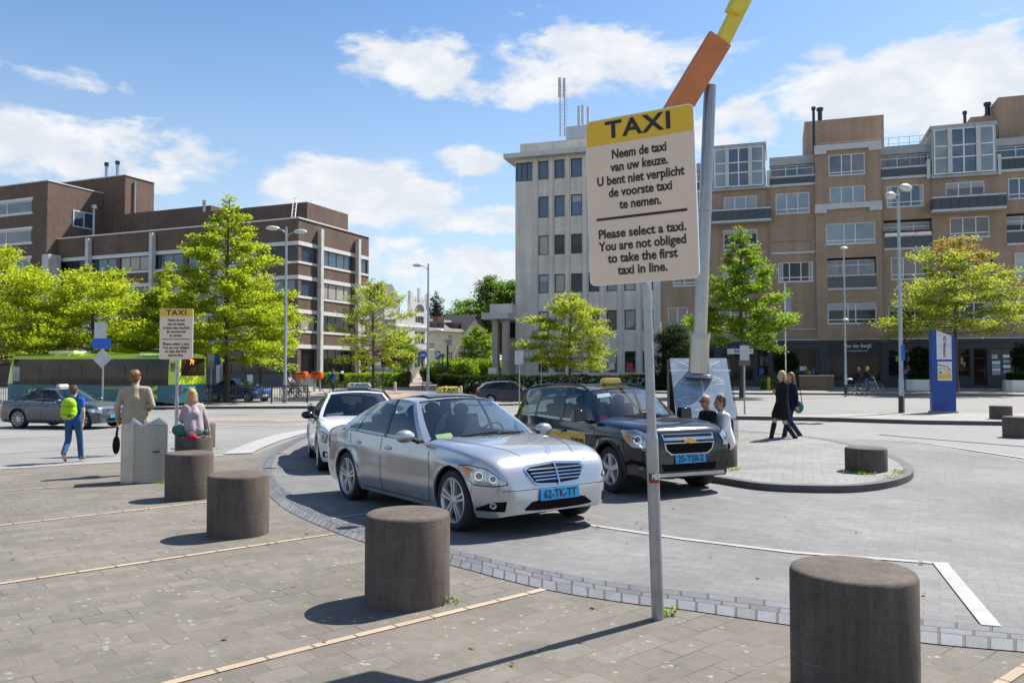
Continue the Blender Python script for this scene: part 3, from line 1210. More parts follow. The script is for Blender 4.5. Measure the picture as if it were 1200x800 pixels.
vr.build('roof_railing', MATS['galvanised'], ap)
# shop floor
sp = MB()
FR = -.05
sfh = []
shops = [(783, 838, 'plain'), (846, 884, 'white'), (886, 902, 'win'), (905, 962, 'win'), (972, 1033, 'berg'), (1040, 1096, 'win'), (1100, 1138, 'win'), (1140, 1158, 'door'), (1160, 1192, 'win'), (1196, 1240, 'win'), (1244, 1300, 'win')]
zw = lambda py, px: fz(px, py, FR)
for (a, b, k) in shops:
    rp = (a + b) / 2
    z0_ = .15 if k == 'door' else (.9 if k == 'win' else .5)
    sfh.append((fx(a + 1, FR), fx(b - 1, FR), z0_, 3.15))
wall_holes(sp, XL, XR, -.1, SH - .01, sfh, FR, .25)
sp.bx(XL, XR, FR - .12, FR - .003, SH - .28, SH - .02)
sp.build('shop_front', MATS['shop_front'], ap, smooth=False)
st = MB()
st.bx(XL, XR, -.30, -.003, SH + .0, SH + .16)
st.build('canopy', MATS['pipe_grey'], ap, smooth=False)
for i, (h, (a, b, k)) in enumerate(zip(sfh, shops)):
    wdo = window(ap, h[0], h[1], h[2], h[3], FR + .2, DF, MATS[('pane_shop', 'pane_shop', 'pane_dark')[i % 3]], 2 if b - a > 30 else 1, (.74,), .07)
# goods behind the panes, painted on stands just behind the glass line
gm = [M('goods_blue', (.03, .10, .45), .6), M('goods_white', (.6, .6, .58), .6), M('goods_red', (.45, .04, .04), .6), M('goods_green', (.12, .45, .03), .6), M('goods_tan', (.45, .26, .12), .6), M('goods_violet', (.22, .10, .40), .6)]
for i, (h, (a, b, k)) in enumerate(zip(sfh, shops)):
    if k not in ('win',):
        continue
    n_ = int((h[1] - h[0]) * 2.2)
    for q in range(n_):
        xx = rng.uniform(h[0] + .15, h[1] - .3)
        zz = rng.uniform(h[2] + .1, h[3] - 1.0)
        gd = MB()
        gd.bx(xx, xx + rng.uniform(.12, .4), FR + .17 + rng.uniform(0, .012), FR + .195, zz, zz + rng.uniform(.15, .6))
        gd.build('shop_goods', rng.choice(gm), ap, smooth=False)
sgn = MB()
x0, x1 = fx(852.5, FR - .1), fx(883, FR - .1)
sgn.bx(x0, x1, FR - .22, FR - .125, zw(414.8, 868), zw(408.3, 868), 0)
sgn.bx(x0, x1, FR - .20, FR - .125, zw(408.1, 868), zw(403, 868), 1)
so = sgn.build('shop_sign', [MATS['white_paint'], M('navy', (.015, .025, .10), .5)], ap, smooth=False)
lettering('SK', .42, MATS['navy'], so, front(fx(864, FR - .1), FR - .226, zw(411.6, 868)), .008)
bs = MB()
x0, x1 = fx(972, FR - .1), fx(1033, FR - .1)
bs.bx(x0, x1, FR - .16, FR - .125, zw(415, 1000), zw(401, 1000), 0)
bo = bs.build('shop_sign', MATS['black_plastic'], ap, smooth=False)
lettering("'Van den Bergh'", .42, MATS['stone_band'], bo, front(fx(1005.5, FR - .1), FR - .166, zw(405.3, 1000)), .01, width=fx(1020.5) - fx(987))
sl_ = MB()
xa_, xz_ = fx(993), fx(1016)
xq_ = xa_
while xq_ < xz_:
    wq_ = rng.uniform(.05, .12)
    sl_.bx(xq_, xq_ + wq_, FR - .166, FR - .1605, zw(411.6, 1000), zw(410.6, 1000))
    xq_ += wq_ + .03
sl_.build('small_print', MATS['stone_band'], bo, smooth=False)
nb = MB()
nb.bx(fx(1161, FR), fx(1171, FR), FR + .10, FR + .13, zw(421.5, 1166), zw(414.5, 1166))
no = nb.build('house_number', M('teal_sign', (.01, .11, .11), .5), ap, smooth=False)
lettering('28', .42, MATS['white_paint'], no, front(fx(1166, FR), FR + .096, zw(418, 1166)), .012)
for (a, b) in ((1163, 1172.5), (1176, 1184.5)):
    pp = MB()
    for k in range(4):
        y_ = 423 + k * 4.2 if a < 1170 else 415.5 + k * 6
        pp.bx(fx(a, FR), fx(b, FR), FR + .11, FR + .125, zw(y_ + 3.4, a), zw(y_, a), k % 2)
    pp.build('notice', [MATS['white_paint'], M('notice_blue', (.25, .38, .52), .5)], ap, smooth=False)
nb = MB()
x0, x1 = fx(943.5, .1), fx(959.5, .1)
nb.bx(x0, x1, .075, .085, fz(951, 374.5), fz(951, 360))
nb.build('window_poster', M('poster_orange', (.55, .12, .03), .5, var=.5, scale=2.0), ap, smooth=False)

# ---------------- grey office block with ribbed front
gr_rz = ap_rz
FGo = ap_o + Vector((math.cos(ap_rz), math.sin(ap_rz), 0)) * (fx(775)) + Vector((-.316, -.949, 0)) * .2
FGo.z = -.2
FG = Facade(FGo, gr_rz)
go = thing('office_building', 'grey clad office block with narrow paired windows, flat overhanging roof and antennas', 'building', FGo, gr_rz)
gx, gz = FG.x, FG.z
gl = gx(604)
gtop = gz(660, 183)
gm_ = MB()
gh = []
rows_ = [(187, 209), (229, 254), (275, 298), (321, 343), (364.6, 387.6), (412, 436)]
cols_ = [(631, 643), (650, 662), (669.5, 682.5), (690, 702.5), (711, 723), (732, 745), (753, 766)]
for ri, (t_, u_) in enumerate(rows_):
    z1, z0 = gz(656, t_), gz(656, u_)
    for (a, b) in cols_:
        gh.append((gx(a), gx(b), z0, z1))
gh.append((gl + .05, gx(624), gz(656, 209.3), gz(656, 187)))
gx1 = gx(774.6)
wall_holes(gm_, gl, gx1, -.3, gtop, gh, 0., .2)
gm_.add([(gl, 0, -.3), (gl, 14, -.3), (gl, 14, gtop), (gl, 0, gtop)], [(0, 1, 2, 3)])
gm_.add([(gx1, 0, 6), (gx1, 14, 6), (gx1, 14, gtop), (gx1, 0, gtop)], [(3, 2, 1, 0)])
gm_.bx(gl + .3, gx1 - .3, .5, 13, gtop + .45, gz(656, 163))
gm_.build('wall', BEIGE, go, smooth=False)
rf = MB()
rf.bx(gl - .9, gx1 + .05, -.9, 14.5, gtop + .003, gtop + .45)
rf.build('roof', CONC, go, smooth=False)
for (a, b) in [(644.5, 648.5), (663.5, 668), (684, 688.5), (704, 709), (724.5, 730), (747, 751.5), (626.5, 629.5)]:
    x0, x1 = gx((a + b) / 2) - .17, gx((a + b) / 2) + .17
    rbm = MB()
    rbm.bx(x0, x1, -.16, -.003, .0, gtop - .01)
    rbm.build('rib', BEIGE, go, smooth=False)
for i, h in enumerate(gh):
    window(go, h[0], h[1], h[2], h[3], .13, DF, MATS['pane_blue'] if i < 14 or i == len(gh) - 1 else MATS[('pane_dark', 'pane_blue', 'pane_blind', 'pane_dark')[i % 4]], 1 if i < len(gh) - 1 else 3, (), .09, deco=rng.choice((0, 0, 1, 0)) if i >= 7 else 0)
# portico
po = MB()
yp = -1.2
p0, p1 = gx(566, yp), gl + .0
po.bx(gx(563.6, yp - 1), gl - .003, yp - 1.0, 6, gz(580, 374.3, yp), gz(580, 367, yp), 1)
po.bx(gx(573, yp), gl - .003, yp + .2, 6, gz(580, 366.9, yp), gz(580, 356, yp), 0)
for (a, b) in ((578, 584.2), (589.5, 596)):
    po.bx(gx(a, yp), gx(b, yp), yp - .3, yp + .35, -.2, gz(580, 374.4, yp), 2)
po.bx(gx(596.5, 1.5), gl - .004, 1.5, 6, -.2, gz(580, 374.4, yp), 2)
po.build('portico', [BEIGE, CONC, M('pink_stone', (.42, .34, .29), .8)], go, smooth=False)
window(go, gx(596.8, 1.4), gl - .05, gz(600, 396, 1.4), gz(600, 378, 1.4), 1.42, DF, MATS['pane_dark'], 1, (), .09)
# antennas and roof plant
for (px, yy, b_, t_) in ((657, 3, 160, 92), (662.5, 3.3, 160, 92.5), (679.5, 6, 160, 125), (684, 6, 160, 124), (690.5, 6, 160, 126)):
    x = gx(px, yy)
    an = MB()
    an.tube([(x, yy, gz(px, b_, yy)), (x, yy, gz(px, t_, yy))], .05, 6)
    if t_ < 100:
        for q in range(14):
            z_ = gz(px, b_, yy) + q * .36
            an.beam((x - .15, yy, z_), (x + .3, yy + .2, z_ + .3), .03, .03)
    an.bx(x - .14, x + .14, yy - .24, yy - .06, gz(px, t_, yy) - 1.9, gz(px, t_, yy), 1)
    an.build('antenna', [MATS['galvanised'], M('antenna_grey', (.5, .52, .54), .5)], go)
pl = MB()
pl.bx(gx(664, 3), gx(700, 3), 3, 8, gz(670, 163, 3), gz(670, 148, 3))
pl.build('roof_plant', M('plant_metal', (.42, .45, .48), .5, .4), go, smooth=False)
rp_ = MB()
rp_.bx(gx(628), gx(634), -.1, 0, 0, .4)
# parked posters behind lower panes
for k, (a, b) in enumerate(((711.5, 722.5), (733, 744), (690.5, 698))):
    pst = MB()
    pst.bx(gx(a) + .1, gx(b) - .2, .105, .118, gz(656, 433), gz(656, 425))
    pst.build('window_poster', [MATS['goods_white'], MATS['goods_red'], MATS['goods_blue']][k], go, smooth=False)

# ---------------- dark brown office complex on the far left
lo_o = Vector((-19.4, 72.0, -.12))
LU = Vector((.923, -.385, 0))
lo_rz = math.atan2(LU.y, LU.x)
FL = Facade(lo_o, lo_rz)
lb = thing('brick_office_building', 'dark brown brick office complex with white window bands and a tall rear tower', 'building', lo_o, lo_rz)
lx, lz = FL.x, FL.z
WB = M('window_band', (.62, .61, .58), .7, var=.1)
H0 = 15.45
# local: corner at x=0, front runs to -x; side wall runs +y
lw = MB()
front_h = []
bands = [(11.55, 13.0), (8.4, 9.9), (5.25, 6.8)]
xa = -31.3
for (a, b) in bands:
    k = 0
    x = -0.35
    while x - 3.9 > xa:
        front_h.append((x - 3.9, x, a, b))
        x -= 4.45
gfl = [(-4.4 - 4.6 * k, -.4 - 4.6 * k, 1.3, 3.6) for k in range(7)]
wall_holes(lw, xa, 0, -.3, H0, front_h + gfl, 0., .18)
side_h = []
SL = 11.6
for (a, b) in bands:
    for (p, q) in ((.45, 2.6), (3.4, 8.6), (9.5, 11.3)):
        side_h.append((p, q, a, b))
side_h += [(.5, 2.6, 1.3, 3.6), (3.4, 8.6, 1.3, 3.6), (9.5, 11.3, 1.3, 3.6)]
SP = lambda x, yy, z: (-yy, x, z)          # side wall: runs along +y, outside is +x
wall_holes(lw, 0, SL, -.3, H0, side_h, 0., .18, P=lambda x, yy, z: (-yy, x, z))
lw.add([(xa, .0, H0), (0, .0, H0), (0, SL, H0), (xa, SL, H0)], [(0, 1, 2, 3)])
lw.bx(-15.5, -1.5, 3.2, 10, H0, H0 + 2.2)
lw.bx(-29.8, -15.5, 5.5, 11, H0, H0 + 3.4)
lw.build('wall', BROWN, lb, smooth=False)
trS = Matrix.Rotation(PI / 2, 4, 'Z')
wi = 0
for h in front_h:
    wi += 1
    window(lb, h[0], h[1], h[2], h[3], .11, DF, MATS[('pane_blue', 'pane_dark', 'pane_blind')[wi % 3] if wi % 2 else 'pane_blue'], 3, (), .08)
for h in gfl:
    window(lb, h[0], h[1], h[2], h[3], .11, DF, MATS['pane_dark'], 3, (), .08)
for i, h in enumerate(side_h):
    window(lb, h[0], h[1], h[2], h[3], .11, DF, MATS[('pane_blue', 'pane_blue', 'pane_blue', 'pane_blue', 'pane_blind', 'pane_blind', 'pane_blind', 'pane_dark', 'pane_blind', 'pane_dark', 'pane_dark', 'pane_dark')[i]], 4 if h[1] - h[0] > 4 else 1, (), .08, tr=trS)
bd = MB()
for (a, b) in bands + [(1.3, 3.6)]:
    for z0, z1 in ((b + .0, b + .36), (a - .22, a - .0)):
        if a < 2 and z0 < 2:
            continue
        bd.bx(xa, .06, -.06, -.003, z0, z1)
        bd.bx(.003, .06, 0, SL, z0, z1)
bd.bx(xa, .08, -.08, -.003, H0 - .05, H0 + .08)
bd.bx(.003, .08, 0, SL + .03, H0 - .05, H0 + .08)
bd.build('lintel_band', WB, lb, smooth=False)
for y_ in (2.75, 9.0):
    cl = MB()
    cl.bx(.08, .5, y_, y_ + .42, -.2, H0 - .6)
    cl.build('column', CONC, lb, smooth=False)
for x_ in (-8.9, -17.6, -26.4):
    cl = MB()
    cl.bx(x_, x_ + .42, -.55, -.09, -.2, H0 - .3)
    cl.build('column', CONC, lb, smooth=False)
bw = MB()
bw.bx(xa, .3, -.14, -.066, -.2, 1.25)
bw.bx(.064, .3, -.06, 9.0, -.2, 1.25)
bw.build('plinth', MATS['blue_wall'], lb, smooth=False)
# tower A and block B
tw = MB()
ya = -1.2
xA0, xA1 = -50.0, lx(52, ya)
tA = 21.4
ths = [(xA0 + .5, lx(33.5, ya), lz(20, u_, ya), lz(20, t_, ya)) for (t_, u_) in ((236, 250), (270, 285), (304, 320))]
wall_holes(tw, xA0, xA1, -.3, tA, ths, ya, .18)
tsh = [(lx(73, ya) - xA1 + .0, 6.6, 0, 0)]
tw.add([(xA1, ya, -.3), (xA1, 12, -.3), (xA1, 12, tA), (xA1, ya, tA)], [(0, 1, 2, 3)])
tw.add([(xA0, ya, tA), (xA1, ya, tA), (xA1, 12, tA), (xA0, 12, tA)], [(0, 1, 2, 3)])
yb = 5.6
xB1 = -27.9
tw.bx(xB1 - 11, xB1, yb, yb + 4.0, 14, 23.2)
tw.build('tower_wall', BROWN, lb, smooth=False)
for h in ths:
    window(lb, h[0], h[1], h[2], h[3], ya + .11, WF, MATS['pane_blue'], 4, (), .1)
tb = MB()
for h in ths:
    tb.bx(xA0, h[1] + .2, ya - .06, ya - .003, h[3], h[3] + .3)
    tb.bx(xA0, h[1] + .2, ya - .05, ya - .003, h[2] - .2, h[2])
tb.bx(xA0, xA1 + .06, ya - .08, ya + .3, tA, tA + .1)
tb.bx(xA1 - .3, xA1 + .06, ya + .3, 12, tA, tA + .1)
tb.bx(xB1 - 11.1, xB1 + .08, yb - .08, yb + 4.1, 23.2, 23.3)
tb.build('lintel_band', WB, lb, smooth=False)
for (z0, z1) in ((17.1, 18.9), (14.0, 15.6)):
    window(lb, ya + 3.0, ya + 5.6, z0, z1, -xA1 - .04, WF, MATS['pane_blue'], 2, (), .1, tr=trS)
VP_M = [MATS['galvanised'], MATS['black_plastic']]
for (x, y, z0_, z1_, r_, cap_, mi_) in [(xB1 + .12, yb + 1.2, 14, 22.7, .12, 0, 0), (lx(107, 3), 3, H0, 19.4, .13, .3, 0), (lx(121, 7), 7, 23, 25.3, .17, .25, 1), (lx(134, 7), 7, 23, 25.3, .17, .25, 1), (lx(237, 5), 5, H0, 19.2, .15, .2, 0)]:
    vp = MB()
    vp.tube([(x, y, z0_), (x, y, z1_)], r_, 8)
    if cap_:
        vp.lathe([(0, 0), (cap_, 0), (cap_, .4), (0, .45)], 10, (x, y, z1_ - .3), mi_)
    vp.build('vent_pipe', VP_M, lb)
ld = MB()
ld.beam((-3.0, 3.1, H0 + 2.6), (-1.6, 1.0, H0 + .05), .07, .07)
ld.beam((-2.6, 3.1, H0 + 2.6), (-1.2, 1.0, H0 + .05), .07, .07)
for k in range(7):
    t_ = k / 6
    ld.beam((-3.0 + 1.4 * t_, 3.1 - 2.1 * t_, H0 + 2.6 - 2.55 * t_), (-2.6 + 1.4 * t_, 3.1 - 2.1 * t_, H0 + 2.6 - 2.55 * t_), .05, .05)
ld.build('ladder', MATS['white_paint'], lb, smooth=False)
pb = MB()
pb.bx(lx(290, -.16), lx(296.5, -.16), -.19, -.145, .45, 1.2, 0)
pb.bx(lx(290, -.16), lx(296.5, -.16), -.19, -.145, .28, .448, 1)
pb.build('wall_notice', [MATS['white_paint'], M('notice_green', (.05, .30, .08), .5)], lb, smooth=False)
# stone base block beside the tower
sb = MB()
sb.bx(xA1 - .02, xA1 + 1.0, ya - .5, ya + .9, 8.4, 13.6)
sb.build('corner_panel', CONC, lb, smooth=False)

# ---------------- villas in the side street
vo = at(483, 100)
vr_ = R(54)
FV = Facade(vo, vr_)
vi = thing('white_villa', 'white plastered villa with a pinnacled gable and an arched upper window', 'house', vo, vr_)
v = MB()
vx, vz = FV.x, FV.z
x0, x1 = vx(480.5), vx(502)
zt = vz(490, 352)
vh = [(vx(486.5), vx(497), vz(490, 379), vz(490, 364)), (vx(486), vx(498), vz(490, 402.5), vz(490, 387.5)), (vx(472), vx(477), vz(475, 403), vz(475, 386)), (vx(472), vx(476.5), vz(475, 431), vz(475, 412)), (vx(478), vx(481), vz(475, 431), vz(475, 412)), (vx(486), vx(498), vz(490, 431), vz(490, 411))]
wall_holes(v, vx(463.5), x1, -.3, zt - 2.0, vh, 0, .25)
v.bx(x0, x1, .005, .5, zt - 2.0, zt)
for k in range(5):
    s_ = x0 + (x1 - x0) * (k + .5) / 5
    v.bx(s_ - .12, s_ + .12, -.02, .3, zt, zt + (.9 if k in (0, 4) else .5 + .5 * (k == 2)))
v.bx(x0 - .1, x0 + .15, -.1, .3, zt - .6, zt + 1.1)
v.bx(x1 - .15, x1 + .1, -.1, .3, zt - .6, zt + 1.1)
v.bx((x0 + x1) / 2 - .15, (x0 + x1) / 2 + .15, -.05, .3, zt, zt + 1.6)
v.bx(vx(463.5) + .1, x1 - .1, .6, 9, -.3, zt - 2.02)
v.bx(vx(463.5) - .05, x1 + .05, -.12, -.003, vz(490, 408), vz(490, 405.5))
v.bx(vx(463.5) - .05, x1 + .05, -.10, -.003, vz(490, 384), vz(490, 382.5))
v.build('wall', MATS['villa_white'], vi, smooth=False)
for h in vh:
    window(vi, h[0], h[1], h[2], h[3], .2, MATS['villa_white'], MATS['pane_dark'], 3 if h[1] - h[0] > 1 else 1, (.7,), .09)
ar = MB()
xc = (vh[0][0] + vh[0][1]) / 2
ra = (vh[0][1] - vh[0][0]) / 2
ar.prism([(ra * math.cos(t), ra * math.sin(t)) for t in np.linspace(0, PI, 12)], -.02, .04, 0, Matrix.Translation((xc, 0, vh[0][3])) @ FRONT)
ar.build('arched_pane', MATS['pane_warm'], vi)
mr_ = MB()
a, b = vx(452), vx(472)
zb_ = vz(465, 352.5)
V = [(a, .2, zb_), (b, .2, zb_), (b, 6, zb_), (a, 6, zb_), (a + .6, 1.2, vz(465, 332)), (b - .75, 1.2, vz(465, 332)), (b - .75, 5, vz(465, 332)), (a + .6, 5, vz(465, 332))]
mr_.add(V, [(0, 1, 5, 4), (1, 2, 6, 5), (2, 3, 7, 6), (3, 0, 4, 7), (4, 5, 6, 7), (3, 2, 1, 0)])
mr_.build('roof', MATS['roof_slate'], vi, smooth=False)
tb = MB()
tb.bx(a + .15, b - .15, .4, 5.8, zt - 2.6, zb_)
tb.build('tower_wall', MATS['villa_white'], vi, smooth=False)
bl = MB()
bl.bx(vx(485, -1), vx(509, -1), -1.0, .0, vz(490, 409.6), vz(490, 408.6), 1)
for k in range(19):
    xx = vx(485.5, -1) + (vx(508.5, -1) - vx(485.5, -1)) * k / 18
    bl.bx(xx - .02, xx + .02, -.98, -.94, vz(490, 408.6), vz(490, 403), 0)
bl.bx(vx(485, -1), vx(509, -1), -1.0, -.92, vz(490, 403), vz(490, 402.2), 0)
bl.build('balcony', [DF, MATS['villa_white']], vi, smooth=False)

co = at(540, 108)
FC = Facade(co, R(46))
ch = thing('cream_house', 'cream plastered house with a dark hipped roof, dormers and a brick chimney', 'house', co, R(46))
cx, cz = FC.x, FC.z
c = MB()
wl = [(cx(525.5), cx(530), cz(528, 405.5), cz(528, 391.5)), (cx(546.5), cx(552), cz(548, 408), cz(548, 392)), (cx(526), cx(531), cz(528, 425), cz(528, 412)), (cx(556.5), cx(566), cz(560, 403), cz(560, 393))]
wall_holes(c, cx(501), cx(544), -.3, cz(525, 386), [wl[0], wl[2]], .0, .2)
wall_holes(c, cx(544), cx(570), -.3, cz(555, 388), [wl[1], wl[3]], .3, .2, 1)
zg0, zg1 = cz(555, 388), cz(555, 372.5)
c.add([(cx(544), .3, zg0), (cx(570), .3, zg0), (cx(557), .3, zg1 + .3)], [(0, 1, 2)], 1)
c.bx(cx(501) + .05, cx(570) - .05, .6, 9, -.3, zg0 - .05, 0)
c.build('wall', [MATS['villa_cream'], MATS['villa_white']], ch, smooth=False)
for h in wl:
    window(ch, h[0], h[1], h[2], h[3], .32 if h[0] > cx(544) else .12, MATS['villa_white'], MATS['pane_dark'], 2, (.65,), .1)
rf = MB()
e0, e1 = cx(499.5), cx(545)
ze = cz(525, 388.5)
zrg = cz(525, 372)
rf.add([(e0, -.5, ze), (e1, -.5, ze), (e1, 9.5, ze), (e0, 9.5, ze), (e0 + 1.2, 4.5, zrg), (e1 + 2, 4.5, zrg)], [(0, 1, 5, 4), (1, 2, 5), (2, 3, 4, 5), (3, 0, 4)])
g0, g1, gc = cx(542.5), cx(571.5), cx(557)
for (p, q) in ((g0, gc), (gc, g1)):
    zp = zg0 - .15 if p == g0 else zg1 + .55
    zq = zg1 + .55 if p == g0 else zg0 - .15
    rf.add([(p, -.3, zp), (q, -.3, zq), (q, 9.5, zq), (p, 9.5, zp), (p, -.3, zp - .22), (q, -.3, zq - .22), (q, 9.5, zq - .22), (p, 9.5, zp - .22)], [(0, 1, 2, 3), (4, 7, 6, 5), (0, 4, 5, 1), (3, 2, 6, 7), (0, 3, 7, 4), (1, 5, 6, 2)])
ro = rf.build('roof', MATS['roof_tile_dark'], ch, smooth=False)
cm = MB()
cm.bx(cx(522), cx(529.5), 1.6, 2.6, cz(525, 386), cz(525, 371))
cm.build('chimney', MATS['red_brick_stack'], ro, smooth=False)
for (p, q) in ((504, 512), (514, 520.5), (532, 541)):
    dm = MB()
    dm.bx(cx(p, .8), cx(q, .8), .8, 3.5, cz(510, 385, .8), cz(510, 376, .8), 0)
    dm.bx(cx(p, .8) + .15, cx(q, .8) - .15, .77, .797, cz(510, 384, .8), cz(510, 378, .8), 1)
    dm.build('dormer', [MATS['roof_slate'], MATS['pane_dark']], ro, smooth=False)
pc = MB()
pc.bx(cx(543, -1), cx(558, -1), -1.2, .3, cz(548, 415), cz(548, 413.5))
pc.bx(cx(543, -1), cx(543, -1) + .2, -1.2, -1.0, -.3, cz(548, 415))
pc.bx(cx(557, -1), cx(557, -1) + .2, -1.2, -1.0, -.3, cz(548, 415))
pc.build('porch', MATS['roof_slate'], ch, smooth=False)
# ------------------------------------------------------------------ vehicles
def paint(name, col, metal=.0, rough=.3, flake=.0, coat=1.0):
    m, g = newmat(name)
    o = g.n('ShaderNodeTexCoord').outputs['Object']
    n1 = g.rng(g.noise(o, 2.0, 4), .3, .7, .95, 1.05)
    dust = g.rng(g.noise(o, 30, 4, .7), .35, .75, 0, .05 if max(col) > .2 else .008)
    cc = g.n('ShaderNodeCombineColor')
    for i in range(3):
        g.inp(cc, i, g.math('MULTIPLY', n1, col[i]))
    c = g.mix(dust, cc.outputs[0], (.3, .28, .25, 1))
    nrm = None
    if flake:
        b = g.n('ShaderNodeBump')
        b.inputs['Strength'].default_value = flake
        b.inputs['Distance'].default_value = .001
        g.inp(b, 'Height', g.noise(o, 900, 1))
        nrm = b.outputs[0]
    p = pr(g, c, rough, metal, .5, coat, nrm)
    return finish(m, g, p.outputs[0])


paint('silver_paint', (.43, .445, .47), .6, .26, .05)
paint('white_car_paint', (.74, .74, .75), 0, .35)
paint('black_car_paint', (.003, .004, .009), .0, .12, 0, .5)
paint('grey_car_paint', (.06, .066, .078), .4, .3)
paint('navy_car_paint', (.005, .007, .024), 0, .2, 0, .6)
paint('blue_car_paint', (.02, .07, .30), .3, .3)
paint('taxi_yellow', (.80, .58, .10), 0, .4, coat=.3)
glass_mat('car_glass', (.66, .78, .79), refl=1.7)
glass_mat('car_glass_dark', (.30, .36, .37), refl=.9)
glass_mat('car_glass_side', (.42, .50, .50), refl=1.25)
M('car_interior', (.05, .052, .058), .7)
M('seat_cloth', (.045, .047, .052), .8)
M('alloy', (.56, .57, .58), .3, .55, var=.05)
M('brake_disc', (.12, .12, .125), .5, .6)
M('lamp_glass', (.34, .37, .40), .06, .55, coat=1.0, var=.25, scale=14)
M('lamp_lens', (.10, .11, .13), .04, .8, coat=1.0)
M('amber_lamp', (.70, .18, .02), .15, coat=1.0)
M('red_lamp', (.40, .012, .012), .15, coat=1.0)
M('plate_blue', (.02, .30, .62), .4)
M('plate_yellow', (.78, .50, .03), .4)
M('mesh_black', (.006, .006, .006), .8, spec=.1)
M('paper_white', (.8, .8, .76), .6)
M('paper_yellow', (.72, .72, .22), .6)
M('ad_yellow', (.75, .42, .02), .45)
M('steel_trim', (.42, .43, .45), .3, .8)


def interp(pts):
    """monotone cubic through (x, y) points"""
    P = sorted(pts)
    X = [p[0] for p in P]
    Y = [p[1] for p in P]
    n = len(X)
    d = [(Y[i + 1] - Y[i]) / (X[i + 1] - X[i]) for i in range(n - 1)]
    m = [d[0]] + [0 if d[i - 1] * d[i] <= 0 else 2 * d[i - 1] * d[i] / (d[i - 1] + d[i]) for i in range(1, n - 1)] + [d[-1]]

    def f(x):
        if x <= X[0]:
            return Y[0]
        if x >= X[-1]:
            return Y[-1]
        i = max(k for k in range(n - 1) if X[k] <= x)
        h = X[i + 1] - X[i]
        t = (x - X[i]) / h
        return (Y[i] * (2 * t ** 3 - 3 * t ** 2 + 1) + m[i] * h * (t ** 3 - 2 * t ** 2 + t) + Y[i + 1] * (-2 * t ** 3 + 3 * t ** 2) + m[i + 1] * h * (t ** 3 - t ** 2))
    return f


def make_wheel(car, name, pos, rad, rimr, wid, side, spokes, rim_m, hub_m):
    w = empty('wheel', pos, 0, car)
    # axis along y; outer face on `side`
    A = Matrix.Rotation(-side * PI / 2, 4, 'X')      # local z -> side*y
    t = MB()
    h = wid / 2
    t.lathe([(rimr - .012, -h + .02), (rimr + .02, -h + .004), (rad - .03, -h), (rad - .006, -h + .025), (rad, 0), (rad - .006, h - .025), (rad - .03, h), (rimr + .03, h + .004), (rimr + .004, h - .004), (rimr - .012, h - .03)], 36, M4=A)
    t.build('tyre', MATS['rubber'], w, angle=50)
    r = MB()
    r.lathe([(rimr + .006, h - .006), (rimr - .008, h + .002), (rimr - .022, h - .012), (rimr - .03, h - .05), (rimr - .035, -h + .03), (rimr - .01, -h + .02)], 36, M4=A, mi=0)
    r.lathe([(0, h - .075), (rimr - .03, h - .075), (rimr - .032, h - .08)], 28, M4=A, mi=1)
    r.lathe([(0, h - .05), (rimr * .62, h - .05), (rimr * .62, h - .07)], 28, M4=A, mi=2)
    r.lathe([(0, h + .0), (.03, h + .0), (.034, h - .008), (.068, h - .02), (.08, h - .06)], 20, M4=A, mi=0)
    for k in range(spokes):
        a = 2 * PI * k / spokes + .3
        for dx in (-1, 1) if spokes == 5 and hub_m else (0,):
            i0, i1 = .05, rimr - .012
            w0, w1 = (.034, .040) if spokes == 5 and hub_m else (.075 if spokes < 7 else .034, .105 if spokes < 7 else .03)
            off0, off1 = dx * .017, dx * .034
            P = []
            for (rr, ww, of, z0, z1) in ((i0, w0, off0, h - .05, h - .012), (i1, w1, off1, h - .05, h - .006)):
                for (s_, z_) in ((-1, z0), (1, z0), (1, z1), (-1, z1)):
                    u = of + s_ * ww / 2 * (.8 if z_ == z1 else 1)
                    P.append(A @ Vector((rr * math.cos(a) - u * math.sin(a), rr * math.sin(a) + u * math.cos(a), z_)))
            r.add(P, [(0, 1, 2, 3), (7, 6, 5, 4), (0, 4, 5, 1), (1, 5, 6, 2), (2, 6, 7, 3), (3, 7, 4, 0)], 0)
    r.build('rim', [rim_m, MATS['black_plastic'], MATS['brake_disc']], w, angle=40)
    return w


